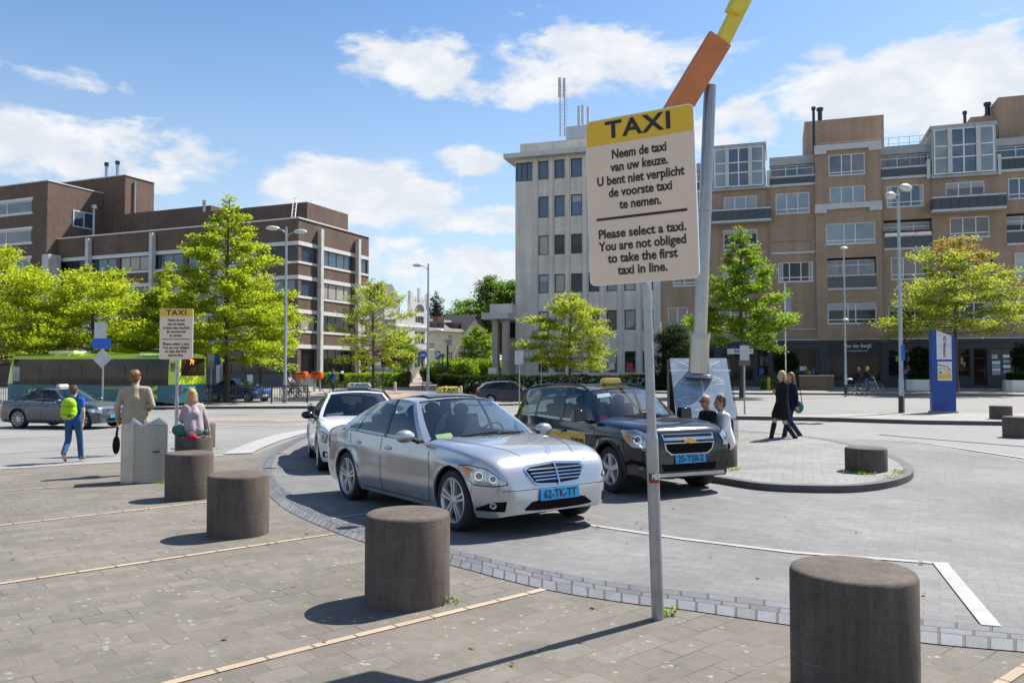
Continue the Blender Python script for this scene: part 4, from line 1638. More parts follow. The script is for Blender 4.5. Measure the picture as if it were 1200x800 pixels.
def make_car(name, label, cat, loc, rz, S, group=None, pitch=0.):
    car = thing(name, label, cat, loc, rz, group)
    car.rotation_euler = (0, -pitch, rz)
    body_m = S['paint']
    fzs, fzt, fw, fzb = interp(S['zs']), interp(S['zt']), interp(S['w']), interp(S['zb'])
    xr, xf_ = S['xr'], S['xf']
    ax = S['axles']
    Ra, zc = S['arch'], S['rad']
    zm = S.get('zm', .55)
    tuck = S.get('tuck', .045)
    sill = S.get('sill', .07)

    def zlow(x):
        z = fzb(x)
        for a in ax:
            d = abs(x - a)
            if d < Ra:
                z = max(z, zc + math.sqrt(max(0, Ra * Ra - d * d)))
        return z

    crease = S.get('crease')

    def Y(x, z):
        w = fw(x)
        zs, zb = fzs(x), fzb(x)
        if z < zm:
            t = min(1, (zm - z) / max(.05, zm - zb))
            y = w * (1 - sill * t * t)
        else:
            t = min(1, (z - zm) / max(.05, zs - zm))
            y = w * (1 - tuck * t * t)
        if crease:
            y += .014 * math.exp(-((z - crease(x)) / .03) ** 2) * (1 if abs(x) < 1.9 else .4)
        for a in ax:
            dd = math.hypot(x - a, z - zc) - Ra
            y += .016 * math.exp(-(max(0, dd) / .055) ** 2)
        return y

    base = list(np.linspace(xr, xf_, 70))
    for a in ax:
        base += [a + Ra * math.cos(t) for t in np.linspace(0.001, PI - .001, 19)]
        base += [a - Ra - .003, a + Ra + .003]
    cab0, cab1 = S['cab']
    base += [cab0, cab0 + .015, cab1, cab1 - .015]
    xs_ = sorted(x for x in set(round(x, 4) for x in base) if xr <= x <= xf_)
    KS, KT = 12, 7
    bm = MB()
    rows = []
    for x in xs_:
        zl, zs, zt = zlow(x), fzs(x), fzt(x)
        zl = min(zl, zs - .04)
        half = [(0, zl + .0)]
        yb = Y(x, zl)
        half += [(yb * .5, zl), (yb - .03, zl)]
        for k in range(KS + 1):
            z = zl + (zs - zl) * k / KS
            half.append((Y(x, z), z))
        ys = Y(x, zs)
        inside = cab0 + .01 < x < cab1 - .01
        for k in range(1, KT + 1):
            th = k / KT * PI / 2
            if inside:
                yy = ys - .05 - (ys - .05) * (k - 1) / (KT - 1)
                zz = zs + .004 if k == 1 else zs - .34
                if k == 2:
                    yy = ys - .07
            else:
                yy = ys * (math.cos(th) ** (.42 if x > cab1 else .6))
                zz = zs + (zt - zs) * (math.sin(th) ** 1.0)
            half.append((max(0, yy) if k < KT else 0, zz))
        rows.append(half)
    nh = len(rows[0])
    ring = 2 * nh - 2
    V = []
    for x, half in zip(xs_, rows):
        for (y, z) in half:
            V.append((x, -y, z))
        for (y, z) in half[-2:0:-1]:
            V.append((x, y, z))
    F, MI = [], []
    for i in range(len(xs_) - 1):
        xm = (xs_[i] + xs_[i + 1]) / 2
        ins = cab0 <= xm <= cab1
        for k in range(ring):
            k2 = (k + 1) % ring
            F.append((i * ring + k, (i + 1) * ring + k, (i + 1) * ring + k2, i * ring + k2))
            kk = k if k < nh - 1 else ring - 1 - k
            MI.append(1 if kk < 2 else (2 if ins and kk >= 2 + KS + 1 + 0 else 0))
    bm.v, bm.f, bm.m = V, F, MI
    n = len(xs_)
    bm.f.append(tuple(range(ring)))
    bm.f.append(tuple((n - 1) * ring + k for k in range(ring - 1, -1, -1)))
    bm.m += [0, 0]
    bvh = BVHTree.FromPolygons([Vector(v) for v in V], [tuple(f) for f in bm.f])
    # ---------------- greenhouse
    zr_f, yr_f = interp(S['rail_z']), interp(S['rail_y'])
    crown = S.get('crown', .05)

    def Bp(x, s_):
        return Vector((x, s_ * (Y(x, fzs(x)) - .035), fzs(x) + .002))

    def Rp(x, s_):
        return Vector((x, s_ * yr_f(x), zr_f(x)))

    cols = S['cols']

    def side(s_, c0, c1, u, v, off=0.):
        b = Bp(c0[0] + (c1[0] - c0[0]) * u, s_)
        t = Rp(c0[1] + (c1[1] - c0[1]) * u, s_)
        p = b.lerp(t, v)
        p.y += s_ * (.028 * math.sin(PI * v) + off)
        return p
    gls = []
    for s_ in (-1, 1):
        for i in range(len(cols) - 1):
            c0, c1, kind = cols[i], cols[i + 1], cols[i][2]
            fl = s_ < 0
            mi = {'body': 0, 'black': 3}.get(kind, 0)
            if kind == 'glass':
                bm.grid(lambda u, v: side(s_, c0, c1, u, v * .07), 8, 1, 4 if S.get('chrome_belt') else 3, not fl)
                bm.grid(lambda u, v: side(s_, c0, c1, u, .93 + v * .07), 8, 1, 0, not fl)
                gb = MB()
                gb.grid(lambda u, v: side(s_, c0, c1, u, .07 + v * .86, -.006), 8, 8, 0, not fl)
                gls.append(gb)
            else:
                bm.grid(lambda u, v: side(s_, c0, c1, u, v), 4, 8, mi, not fl)
    cA, cZ = cols[0], cols[-1]
    dwx = S['ws_dx']
    drx = S['rw_dx']

    def ws(u, v):          # windscreen surface, u across, v up
        q = 2 * u - 1
        e = side(1, cA, cols[1], 0, v)
        x = e.x + (dwx * (1 - v) + .10 * v) * (1 - q * q)
        zc_ = e.z + ((S['cowl_z'] - Bp(cA[0], 1).z) * (1 - v) + crown * v) * (1 - q * q)
        return Vector((x, e.y * q, zc_))

    def rw(u, v):
        q = 2 * u - 1
        e = side(1, cols[-2], cZ, 1, v)
        x = e.x - (drx * (1 - v) + .06 * v) * (1 - q * q)
        zc_ = e.z + ((S['deck_z'] - Bp(cZ[0], 1).z) * (1 - v) + crown * v) * (1 - q * q)
        return Vector((x, e.y * q, zc_))

    def roof(u, v):        # u across, v from windscreen top to rear window top
        q = 2 * u - 1
        xa_, xb_ = cA[1], cZ[1]
        x = xa_ + (xb_ - xa_) * v
        e = Rp(x, 1)
        xx = x + (.10 * (1 - v) - .06 * v) * (1 - q * q)
        return Vector((xx, e.y * q, e.z + crown * (1 - q * q)))
    bm.grid(roof, 12, 14, 0, True)
    # pillars framing the screens
    bm.grid(lambda u, v: ws(u * .045, v), 2, 8, 0, False)
    bm.grid(lambda u, v: ws(.955 + u * .045, v), 2, 8, 0, False)
    bm.grid(lambda u, v: rw(u * .06, v), 2, 8, 0, True)
    bm.grid(lambda u, v: rw(.94 + u * .06, v), 2, 8, 0, True)
    bm.grid(lambda u, v: rw(.06 + .88 * u, v * .06), 8, 1, 3, True)
    bm.build('body', [body_m, MATS['black_plastic'], MATS['car_interior'], MATS['black_gloss'], MATS['steel_trim'] if not S.get('rails_black') else MATS['black_gloss']], car, angle=42)
    gm = S.get('glass', MATS['car_glass'])
    wb = MB()
    wb.grid(lambda u, v: ws(.045 + .91 * u, v) + Vector((.004, 0, .004)), 14, 10)
    wb.build('windscreen', gm, car)
    rb_ = MB()
    rb_.grid(lambda u, v: rw(.06 + .88 * u, .06 + v * .94) + Vector((-.004, 0, .004)), 12, 8, 0, True)
    rb_.build('rear_window', gm, car)
    for gb in gls:
        gb.build('side_window', S.get('glass_side', MATS['car_glass_side']), car)
    ew = MB()
    ew.grid(lambda u, v: ws(.03 + .94 * u, v * .05) + Vector((.006, 0, .006)), 12, 1)
    ew.grid(lambda u, v: ws(.03 + .94 * u, .965 + v * .035) + Vector((.006, 0, .006)), 12, 1)
    ew.build('screen_trim', MATS['black_gloss'], car)
    # underbody and arches
    ub = MB()
    ub.bx(xr + .25, xf_ - .3, -fw(0) + .30, fw(0) - .30, fzb(0) + .01, fzb(0) + .36)
    ub.build('underbody', MATS['black_plastic'], car, smooth=False)
    for a in ax:
        for s_ in (-1, 1):
            lip = MB()
            pts = []
            for t in np.linspace(-.22, PI + .22, 26):
                x = a + (Ra + .004) * math.cos(t)
                z = zc + (Ra + .004) * math.sin(t)
                z = max(z, fzb(x) + .01)
                pts.append((x, s_ * (Y(x, max(z, fzb(x))) - .004), z))
            lip.tube(pts, S.get('lip', .010), 6)
            lip.build('wheel_arch', MATS['black_plastic'] if S.get('lip', 0) > .02 else body_m, car)
    # shut lines
    sm_ = MB()
    for s_ in (-1, 1):
        for pl_ in S['seams']:
            for (a, b) in zip(pl_, pl_[1:]):
                a, b = Vector((a[0], a[1], 0)), Vector((b[0], b[1], 0))
                k = max(2, int((b - a).length / .06))
                nr = Vector((-(b - a).y, (b - a).x, 0)).normalized() * .005
                pts = []
                for j in range(k + 1):
                    p = a.lerp(b, j / k)
                    for q in (p - nr, p + nr):
                        pts.append((q.x, s_ * (Y(q.x, q.y) + .0022), q.y))
                fs = [(2 * j, 2 * j + 2, 2 * j + 3, 2 * j + 1) for j in range(k)]
                sm_.add(pts, fs)
    sm_.build('door_seal', MATS['black_plastic'], car, smooth=False)
    # door handles
    for s_ in (-1, 1):
        for (hx, hz) in S['handles']:
            hb = MB()
            hb.ell((hx, s_ * (Y(hx, hz) + .004), hz), (.105, .020, .026), 12, 8)
            hb.build('door_handle', S.get('handle_m', body_m), car)
    # mirrors
    mx, mz = S['mirror']
    for s_ in (-1, 1):
        y0 = Y(mx, fzs(mx)) - .03
        wm = MB()
        if S.get('box_mirror'):
            wm.box((mx, s_ * (y0 + .19), mz + .10), (.13, .23, .175), 0, taper=.86)
        else:
            wm.ell((mx, s_ * (y0 + .20), mz + .085), (.085, .125, .078), 16, 10, 0)
        wm.tube([(mx + .02, s_ * (y0 - .01), mz + .0), (mx + .01, s_ * (y0 + .07), mz + .035), (mx, s_ * (y0 + .14), mz + .06)], [.035, .028, .03], 8, 1)
        mo = wm.build('wing_mirror', [S.get('mirror_m', body_m), MATS['black_plastic']], car, bevel=.035 if S.get('box_mirror') else 0, seg=3)
        g_ = MB()
        g_.ell((mx - .062, s_ * (y0 + .20), mz + .085), (.03, .105, .062), 12, 6)
        g_.build('mirror_glass', MATS['chrome'], mo)
    # seats, dash, wheel
    it = MB()
    zs0 = fzs(0) - .34
    fx_, rx_ = S['seats']
    for (sx, ys_) in ((fx_, (-.36, .36)), (rx_, (-.36, .36))):
        for y in ys_:
            it.box((sx + .25, y, zs0 + .02), (.5, .5, .14), 0)
            M4 = Matrix.Translation((sx - .06, y, zs0 + .30)) @ Matrix.Rotation(-.30, 4, 'Y')
            it.box(None, (.14, .48, .60), 0, M4=M4)
            it.ell((sx - .15, y, zs0 + .66), (.055, .13, .095), 12, 8)
    it.build('seat', MATS['seat_cloth'], car, bevel=.03)
    db = MB()
    x0_ = S['cab'][1] - .02
    db.grid(lambda u, v: Vector((x0_ + .20 - v * .55, (u - .5) * 1.5, fzs(.6) + .015 + .035 * math.sin(v * PI) - .05 * v)), 8, 6)
    db.bx(x0_ - .38, x0_ - .28, -.7, .7, fzs(.6) - .33, fzs(.6) - .05)
    db.build('dashboard', MATS['car_interior'], car)
    sw = MB()
    swc = Vector((S['seats'][0] + .62, .36, fzs(.4) + .02))
    SM = Matrix.Translation(swc) @ Matrix.Rotation(-1.15, 4, 'Y')
    sw.tube([SM @ Vector((.18 * math.cos(t), .18 * math.sin(t), 0)) for t in np.linspace(0, 2 * PI, 25)], .014, 6, caps=False)
    sw.beam(SM @ Vector((0, -.17, 0)), SM @ Vector((0, .17, 0)), .04, .02)
    sw.build('steering_wheel', MATS['black_plastic'], car)
    # wheels
    for a in ax:
        for s_ in (-1, 1):
            wid = S.get('tyre_w', .235)
            make_wheel(car, 'wheel', (a, s_ * (fw(a) - wid / 2 - .012), S['rad']), S['rad'], S['rimr'], wid, s_, S['spokes'], S.get('rim_m', MATS['alloy']), S.get('double', True))


    def patch(pname, lower, upper, ang, off, mats, parent=car, nu=16, nv=5, mi=0, mirror=(1,), keep=None):
        """surface patch between two outlines, thrown on to the body along a horizontal direction"""
        outs = []
        for mrr in mirror:
            dirn = Vector((-math.cos(ang), math.sin(ang), 0))
            rgt = Vector((math.sin(ang), math.cos(ang), 0))
            cor = S['corner'] if ang < 1.5 else S['rcorner']
            sref = (rgt.x * cor[0] + rgt.y * cor[1]) if abs(ang) > .01 else 0.0

            def samp(pl, t):
                L = [0]
                for a, b in zip(pl, pl[1:]):
                    L.append(L[-1] + math.hypot(b[0] - a[0], b[1] - a[1]) + 1e-6)
                x = t * L[-1]
                for i in range(len(pl) - 1):
                    if x <= L[i + 1] + 1e-9:
                        k = (x - L[i]) / (L[i + 1] - L[i])
                        return (pl[i][0] + (pl[i + 1][0] - pl[i][0]) * k, pl[i][1] + (pl[i + 1][1] - pl[i][1]) * k)
                return pl[-1]

            def fn(u, v):
                a, b = samp(lower, u), samp(upper, u)
                s0, z0 = a[0] + (b[0] - a[0]) * v, a[1] + (b[1] - a[1]) * v
                o = rgt * (s0 + sref) + Vector((0, 0, z0)) - dirn * 6
                hit, nrm, _, _ = bvh.ray_cast(o, dirn)
                if hit is None:
                    hit, nrm, _, _ = bvh.find_nearest(rgt * (s0 + sref) + Vector((0, 0, z0)) - dirn * .2)
                if nrm.dot(dirn) > 0:
                    nrm = -nrm
                p = hit + nrm * off
                return Vector((p.x, p.y * mrr, p.z))
            b_ = MB()
            b_.grid(fn, nu, nv, 0, mrr < 0)
            outs.append(b_.build(pname, mats, parent, angle=60))
        return outs
    def lamp(lower, upper, mr, nu=18, nv=8):
        """head lamp: dark surround with a clear lens set in it"""
        pts = lower + upper
        cx0, cz0 = sum(p[0] for p in pts) / len(pts), sum(p[1] for p in pts) / len(pts)
        G_ = lambda pl: [(cx0 + (p[0] - cx0) * 1.05, cz0 + (p[1] - cz0) * 1.14) for p in pl]
        h = patch('headlight', G_(lower), G_(upper), R(38), .004, MATS['black_gloss'], mirror=(mr,), nu=nu, nv=nv)[0]
        patch('lens', lower, upper, R(38), .008, MATS['lamp_glass'], h, nu, nv, mirror=(mr,))
        return h
    return car, dict(lamp=lamp, Y=Y, zs=fzs, zt=fzt, bvh=bvh, patch=patch, Rp=Rp, roof=roof, ws=ws)


def front_hit(bvh, y, z):
    h = bvh.ray_cast(Vector((6, y, z)), Vector((-1, 0, 0)))
    return h[0].x if h[0] is not None else 2.0


def plate(car, x, z, text, mat, w=.52, h=.11, y=0., tilt=.08, face=1):
    pm = MB()
    M4 = Matrix.Translation((x, y, z)) @ Matrix.Rotation(-tilt * face, 4, 'Y')
    pm.box(None, (.018, w, h), 0, M4=M4)
    o = pm.build('number_plate', mat, car, smooth=False)
    T = M4 @ Matrix.Translation((.0105 * face, 0, -.003)) @ Matrix.Rotation(face * PI / 2, 4, 'Z') @ FRONT
    lettering(text, h * 1.0, MATS['black_plastic'], o, T, .002, width=w * .84)
    return o


def roof_light(car, x, y, z, w, d, h, mat, text=None, tmat=None):
    b = MB()
    b.box((x, y, z + .02), (d * .9, w * .7, .04), 1)
    b.box((x, y, z + .04 + h / 2), (d, w, h), 0, taper=.82)
    o = b.build('taxi_light', [mat, MATS['black_plastic']], car, bevel=.015)
    if text:
        lettering(text, h * .8, tmat or MATS['black_plastic'], o, Matrix.Translation((x + d * .465, y, z + .04 + h * .48)) @ Matrix.Rotation(-.13, 4, 'Y') @ Matrix.Rotation(PI / 2, 4, 'Z') @ FRONT, .002, width=w * .7)
    return o


def set_on_road(front_contact, fwd, xf, hw):
    """origin, rz, pitch from the contact of the front right tyre"""
    f = Vector((fwd[0], fwd[1], 0)).normalized()
    r = Vector((f.y, -f.x, 0))           # car's right
    o = Vector((front_contact.x, front_contact.y, 0)) - f * xf - r * hw
    zf, zr_ = zg(o.x + f.x * 1.4, o.y + f.y * 1.4), zg(o.x - f.x * 1.4, o.y - f.y * 1.4)
    o.z = (zf + zr_) / 2 + .004
    return o, math.atan2(f.y, f.x), math.atan2(zf - zr_, 2.8)


SEDAN = dict(
    xr=-2.60, xf=2.30, axles=(1.50, -1.50), rad=.345, rimr=.25, arch=.392, spokes=5, double=True,
    zs=[(-2.60, .74), (-2.54, .86), (-2.3, .95), (-1.5, .985), (-.5, .955), (.8, .925), (1.5, .885), (1.9, .825), (2.08, .765), (2.20, .70), (2.27, .60), (2.30, .50)],
    zt=[(-2.60, .80), (-2.53, .99), (-2.3, 1.045), (-1.8, 1.06), (-1.0, 1.04), (.9, 1.0), (1.5, .96), (1.9, .905), (2.08, .845), (2.17, .79), (2.24, .66), (2.275, .57), (2.30, .52)],
    w=[(-2.60, .66), (-2.52, .80), (-2.25, .885), (-1.5, .93), (0, .92), (1.5, .93), (1.82, .91), (1.99, .865), (2.14, .80), (2.24, .725), (2.285, .66), (2.30, .60)],
    zb=[(-2.60, .34), (-2.4, .25), (-1.5, .21), (1.5, .20), (2.1, .21), (2.30, .25)],
    corner=(2.09, -.80), rcorner=(-2.42, -.80),
    cab=(-1.78, .86), cols=[(.74, .02, 'body'), (.60, -.06, 'glass'), (-.34, -.40, 'black'), (-.42, -.50, 'glass'), (-1.28, -1.06, 'black'), (-1.32, -1.10, 'glass'), (-1.62, -1.16, 'body'), (-1.98, -1.30, 'end')],
    rail_z=[(.1, 1.385), (-.3, 1.432), (-.7, 1.425), (-1.1, 1.375), (-1.32, 1.335)],
    rail_y=[(.1, .585), (-.4, .61), (-1.1, .59), (-1.35, .565)], crown=.045,
    ws_dx=.24, rw_dx=.20, cowl_z=1.0, deck_z=1.06, chrome_belt=True,
    seams=[[(.92, .26), (.98, .55), (.93, .86)], [(-.38, .24), (-.40, .94)], [(-1.08, .50), (-1.30, .70), (-1.42, .95)], [(.92, .262), (-1.0, .262)]],
    handles=[(-.18, .82), (-1.12, .84)], mirror=(.60, .93), seats=(-.30, -1.15),
    crease=lambda x: .78 + .03 * (-x) / 2)


def scaled(S, sx=1., sy=1., sz=1., **kw):
    """a copy of a car specification at other proportions"""
    T = dict(S)
    for k in ('zs', 'zt', 'zb', 'rail_z'):
        T[k] = [(a * sx, b * sz) for a, b in S[k]]
    for k in ('w', 'rail_y'):
        T[k] = [(a * sx, b * sy) for a, b in S[k]]
    T['xr'], T['xf'] = S['xr'] * sx, S['xf'] * sx
    T['axles'] = tuple(a * sx for a in S['axles'])
    T['corner'] = (S['corner'][0] * sx, S['corner'][1] * sy)
    T['rcorner'] = (S['rcorner'][0] * sx, S['rcorner'][1] * sy)
    T['cab'] = tuple(a * sx for a in S['cab'])
    T['cols'] = [(a * sx, b * sx, c) for a, b, c in S['cols']]
    T['seams'] = [[(a * sx, b * sz) for a, b in p] for p in S['seams']]
    T['handles'] = [(a * sx, b * sz) for a, b in S['handles']]
    T['mirror'] = (S['mirror'][0] * sx, S['mirror'][1] * sz)
    T['seats'] = tuple(a * sx for a in S['seats'])
    T['cowl_z'], T['deck_z'] = S['cowl_z'] * sz, S['deck_z'] * sz
    c0 = S.get('crease')
    T['crease'] = (lambda x: c0(x / sx) * sz) if c0 else None
    T.update(kw)
    return T


# ---------------- silver sedan at the head of the rank
c1, c2 = G(528.6, 622.6), G(405.4, 585.8)
fwd = Vector((c1.x - c2.x, c1.y - c2.y, 0))
WBL = fwd.length
o, rz, pit = set_on_road(c1, fwd, 1.5 * WBL / 3.0, .93)
S1 = scaled(SEDAN, WBL / 3.0, 1.0, 1.0, paint=MATS['silver_paint'])
car, K = make_car('taxi_sedan', 'silver saloon taxi with a tilted sunroof and a barred chrome grille', 'car', o, rz, S1, 'taxis waiting at the rank', pit)
k1 = WBL / 3.0
P = K['patch']
# grille
P('grille', [(-.345, .585), (-.30, .540), (0, .520), (.30, .540), (.345, .585)], [(-.425, .705), (-.39, .748), (0, .775), (.39, .748), (.425, .705)], 0, .008, MATS['chrome'])
gi = P('grille_mesh', [(-.320, .590), (-.285, .560), (0, .545), (.285, .560), (.320, .590)], [(-.388, .695), (-.355, .722), (0, .745), (.355, .722), (.388, .695)], 0, .016, MATS['mesh_black'])[0]
for k in range(4):
    z = .580 + k * .036
    w_ = .315 + .019 * k
    P('grille_bar', [(-w_, z), (w_, z)], [(-w_, z + .013), (w_, z + .010)], 0, .026, MATS['chrome'], nv=1)
P('grille_bar', [(-.010, .53), (.010, .53)], [(-.010, .765), (.010, .765)], 0, .03, MATS['chrome'], nu=2, nv=8)
A0 = R(38)
for mr in (1, -1):
    # positions across the oblique view (car right side is y<0): s grows towards +y
    hl = K['lamp']([(-.30, .665), (-.16, .565), (.05, .560), (.20, .575)], [(-.34, .745), (-.22, .755), (-.02, .725), (.19, .605)], mr)
    for (s_, z_, r_) in ((-.10, .655, .050), (.055, .630, .042)):
        P('lamp', [(s_ + r_ * math.cos(t), z_ - r_ * math.sin(t)) for t in np.linspace(PI, 0, 9)][::1], [(s_ + r_ * math.cos(t), z_ + r_ * math.sin(t)) for t in np.linspace(PI, 0, 9)], A0, .011, MATS['chrome'], hl, 8, 4, mirror=(mr,))
        r_ *= .72
        P('lamp', [(s_ + r_ * math.cos(t), z_ - r_ * math.sin(t)) for t in np.linspace(PI, 0, 9)][::1], [(s_ + r_ * math.cos(t), z_ + r_ * math.sin(t)) for t in np.linspace(PI, 0, 9)], A0, .016, MATS['lamp_lens'], hl, 8, 4, mirror=(mr,))
    P('indicator', [(-.285, .675), (-.20, .62)], [(-.31, .735), (-.215, .74)], A0, .010, MATS['amber_lamp'], hl, 5, 3, mirror=(mr,))
    P('bumper_vent', [(-.16, .285), (.18, .285)], [(-.14, .31), (.04, .385), (.20, .395)], A0, .005, MATS['mesh_black'], mirror=(mr,))
    fg = P('fog_light', [(.055 + .036 * math.cos(t), .352 - .034 * math.sin(t)) for t in np.linspace(PI, 0, 9)], [(.055 + .036 * math.cos(t), .352 + .034 * math.sin(t)) for t in np.linspace(PI, 0, 9)], A0, .014, MATS['chrome'], car, 8, 4, mirror=(mr,))[0]
    P('lamp', [(.055 + .026 * math.cos(t), .352 - .023 * math.sin(t)) for t in np.linspace(PI, 0, 9)], [(.055 + .026 * math.cos(t), .352 + .023 * math.sin(t)) for t in np.linspace(PI, 0, 9)], A0, .018, MATS['lamp_lens'], fg, 8, 4, mirror=(mr,))
P('bumper_vent', [(-.46, .285), (-.3, .272), (0, .268), (.3, .272), (.46, .285)], [(-.47, .30), (-.36, .375), (0, .385), (.36, .375), (.47, .30)], 0, .006, MATS['mesh_black'])
plate(car, front_hit(K['bvh'], 0, .43) + .02, .435, '62-TK-TT', MATS['plate_blue'], .54, .125)
P('bumper_seam', [(-.72, .500), (.72, .500)], [(-.72, .506), (.72, .506)], 0, .003, MATS['mesh_black'], nu=24, nv=1)
P('bonnet_seam', [(-.50, .772), (-.40, .785), (0, .79), (.40, .785), (.50, .772)], [(-.50, .777), (-.40, .79), (0, .795), (.40, .79), (.50, .777)], 0, .003, MATS['mesh_black'], nu=24, nv=1)
# bonnet star, lines, wipers
st = MB()
xs0 = 2.10 * k1
zs0 = K['zt'](xs0)
ST = Matrix.Translation((xs0, 0, zs0 + .055)) @ Matrix.Rotation(PI / 2, 4, 'Y')
st.tube([ST @ Vector((.038 * math.cos(t), .038 * math.sin(t), 0)) for t in np.linspace(0, 2 * PI, 21)], .0035, 6, caps=False)
for k in range(3):
    a = PI + k * 2 * PI / 3
    st.tube([ST @ Vector((0, 0, 0)), ST @ Vector((.038 * math.cos(a), .038 * math.sin(a), 0))], [.006, .002], 6)
st.tube([(xs0, 0, zs0 - .02), (xs0, 0, zs0 + .02)], [.012, .004], 8)
st.build('bonnet_emblem', MATS['chrome'], car)
hd = MB()
for s_ in (-1, 1):
    pts = []
    for t in np.linspace(0, 1, 16):
        x = (.95 + (2.09 - .95) * t) * k1
        yy = (.70 - .33 * t ** 1.5) * s_
        h = K['bvh'].ray_cast(Vector((x, yy, 3)), Vector((0, 0, -1)))
        if h[0] is not None:
            pts.append(h[0] + Vector((0, 0, .0005)))
    hd.tube(pts, .0035, 5)
hd.build('bonnet_seal', MATS['mesh_black'], car)
# sunroof raised at its rear edge
sr = MB()
def srf(u, v):
    p = K['roof'](.20 + .6 * u, .10 + .42 * v)
    p.z += .012 + .035 * v
    return p
sr.grid(srf, 8, 6, 0, True)
sr.grid(lambda u, v: K['roof'](.18 + .64 * u, .08 + .50 * v) + Vector((0, 0, .005)), 8, 6, 1, True)
sr.build('sunroof', [MATS['black_gloss'], MATS['mesh_black']], car)
roof_light(car, -.72 * k1, .30, 1.462, .36, .15, .085, MATS['taxi_yellow'], 'TAXI')
pa = MB()
pa.grid(lambda u, v: K['ws'](.085 + .11 * u, .06 + .10 * v) + Vector((-.012, 0, -.004)), 3, 2)
pa.build('permit_card', MATS['paper_yellow'], car)
# side marker + tail lamps
for s_ in (-1, 1):
    P('tail_light', [(-.16, .68), (.16, .70)], [(-.16, .88), (.16, .90)], R(180 - 40), .006, MATS['red_lamp'], mirror=(s_,))
wp = MB()
for (y0, y1) in ((.10, .55), (-.45, .08)):
    a, b = K['ws']((y0 / .86 + 1) / 2, .03), K['ws']((y1 / .86 + 1) / 2, .07)
    wp.beam(a + Vector((.02, 0, .015)), b + Vector((.02, 0, .015)), .02, .012)
wp.build('wiper', MATS['black_plastic'], car, smooth=False)

# ---------------- white sedan behind it
SW = scaled(SEDAN, .95, .97, 1.0, paint=MATS['white_car_paint'], glass=MATS['car_glass_dark'], mirror_m=MATS['black_gloss'])
o, rz, pit = set_on_road(G(371, 551), (.30, -.954), 1.50 * .95, .90)
car, K = make_car('taxi_sedan', 'white saloon taxi with black wing mirrors waiting behind the silver one', 'car', o, rz, SW, 'taxis waiting at the rank', pit)
P = K['patch']
for s_ in (-1, 1):
    P('grille', [(.03, .53), (.30, .55)], [(.03, .70), (.32, .69)], 0, .008, MATS['chrome'], mirror=(s_,))
    P('grille_mesh', [(.05, .545), (.28, .562)], [(.05, .685), (.30, .678)], 0, .014, MATS['mesh_black'], mirror=(s_,))
    hl = K['lamp']([(-.28, .66), (-.12, .575), (.20, .565)], [(-.30, .745), (-.12, .75), (.19, .67)], s_)
    for sx in (-.09, .07):
        P('lamp', [(sx + .05 * math.cos(t), .652 - .05 * math.sin(t)) for t in np.linspace(PI, 0, 9)], [(sx + .05 * math.cos(t), .652 + .05 * math.sin(t)) for t in np.linspace(PI, 0, 9)], A0, .012, MATS['lamp_lens'], hl, 8, 4, mirror=(s_,))
    P('bumper_vent', [(-.10, .29), (.14, .29)], [(-.08, .40), (.14, .40)], A0, .006, MATS['mesh_black'], mirror=(s_,))
    P('fog_light', [(.03 + .035 * math.cos(t), .345 - .035 * math.sin(t)) for t in np.linspace(PI, 0, 9)], [(.03 + .035 * math.cos(t), .345 + .035 * math.sin(t)) for t in np.linspace(PI, 0, 9)], A0, .014, MATS['chrome'], mirror=(s_,), nu=8, nv=4)
P('bumper_vent', [(-.45, .28), (.45, .28)], [(-.45, .40), (.45, .40)], 0, .006, MATS['mesh_black'])
pa = MB()
pa.grid(lambda u, v: K['ws'](.08 + .20 * u, .05 + .13 * v) + Vector((-.012, 0, -.004)), 3, 2)
pa.build('permit_card', MATS['paper_white'], car)

# ---------------- dark taxi further back in the queue
SD = scaled(SEDAN, .96, .97, 1.03, paint=MATS['navy_car_paint'], glass=MATS['car_glass_dark'], mirror_m=MATS['black_gloss'])
oD = at(420, 19.8)
car, K = make_car('taxi_sedan', 'dark blue taxi with a pale roof light, mostly hidden behind the white saloon', 'car', (oD.x, oD.y, oD.z), math.atan2(-.995, .09), SD, 'taxis waiting at the rank')
roof_light(car, -.2, 0, 1.51, .62, .18, .10, M('pale_lamp', (.62, .64, .62), .4), 'TAXI')
P = K['patch']
for s_ in (-1, 1):
    K['lamp']([(-.28, .66), (.20, .565)], [(-.30, .745), (-.12, .75), (.19, .67)], s_)

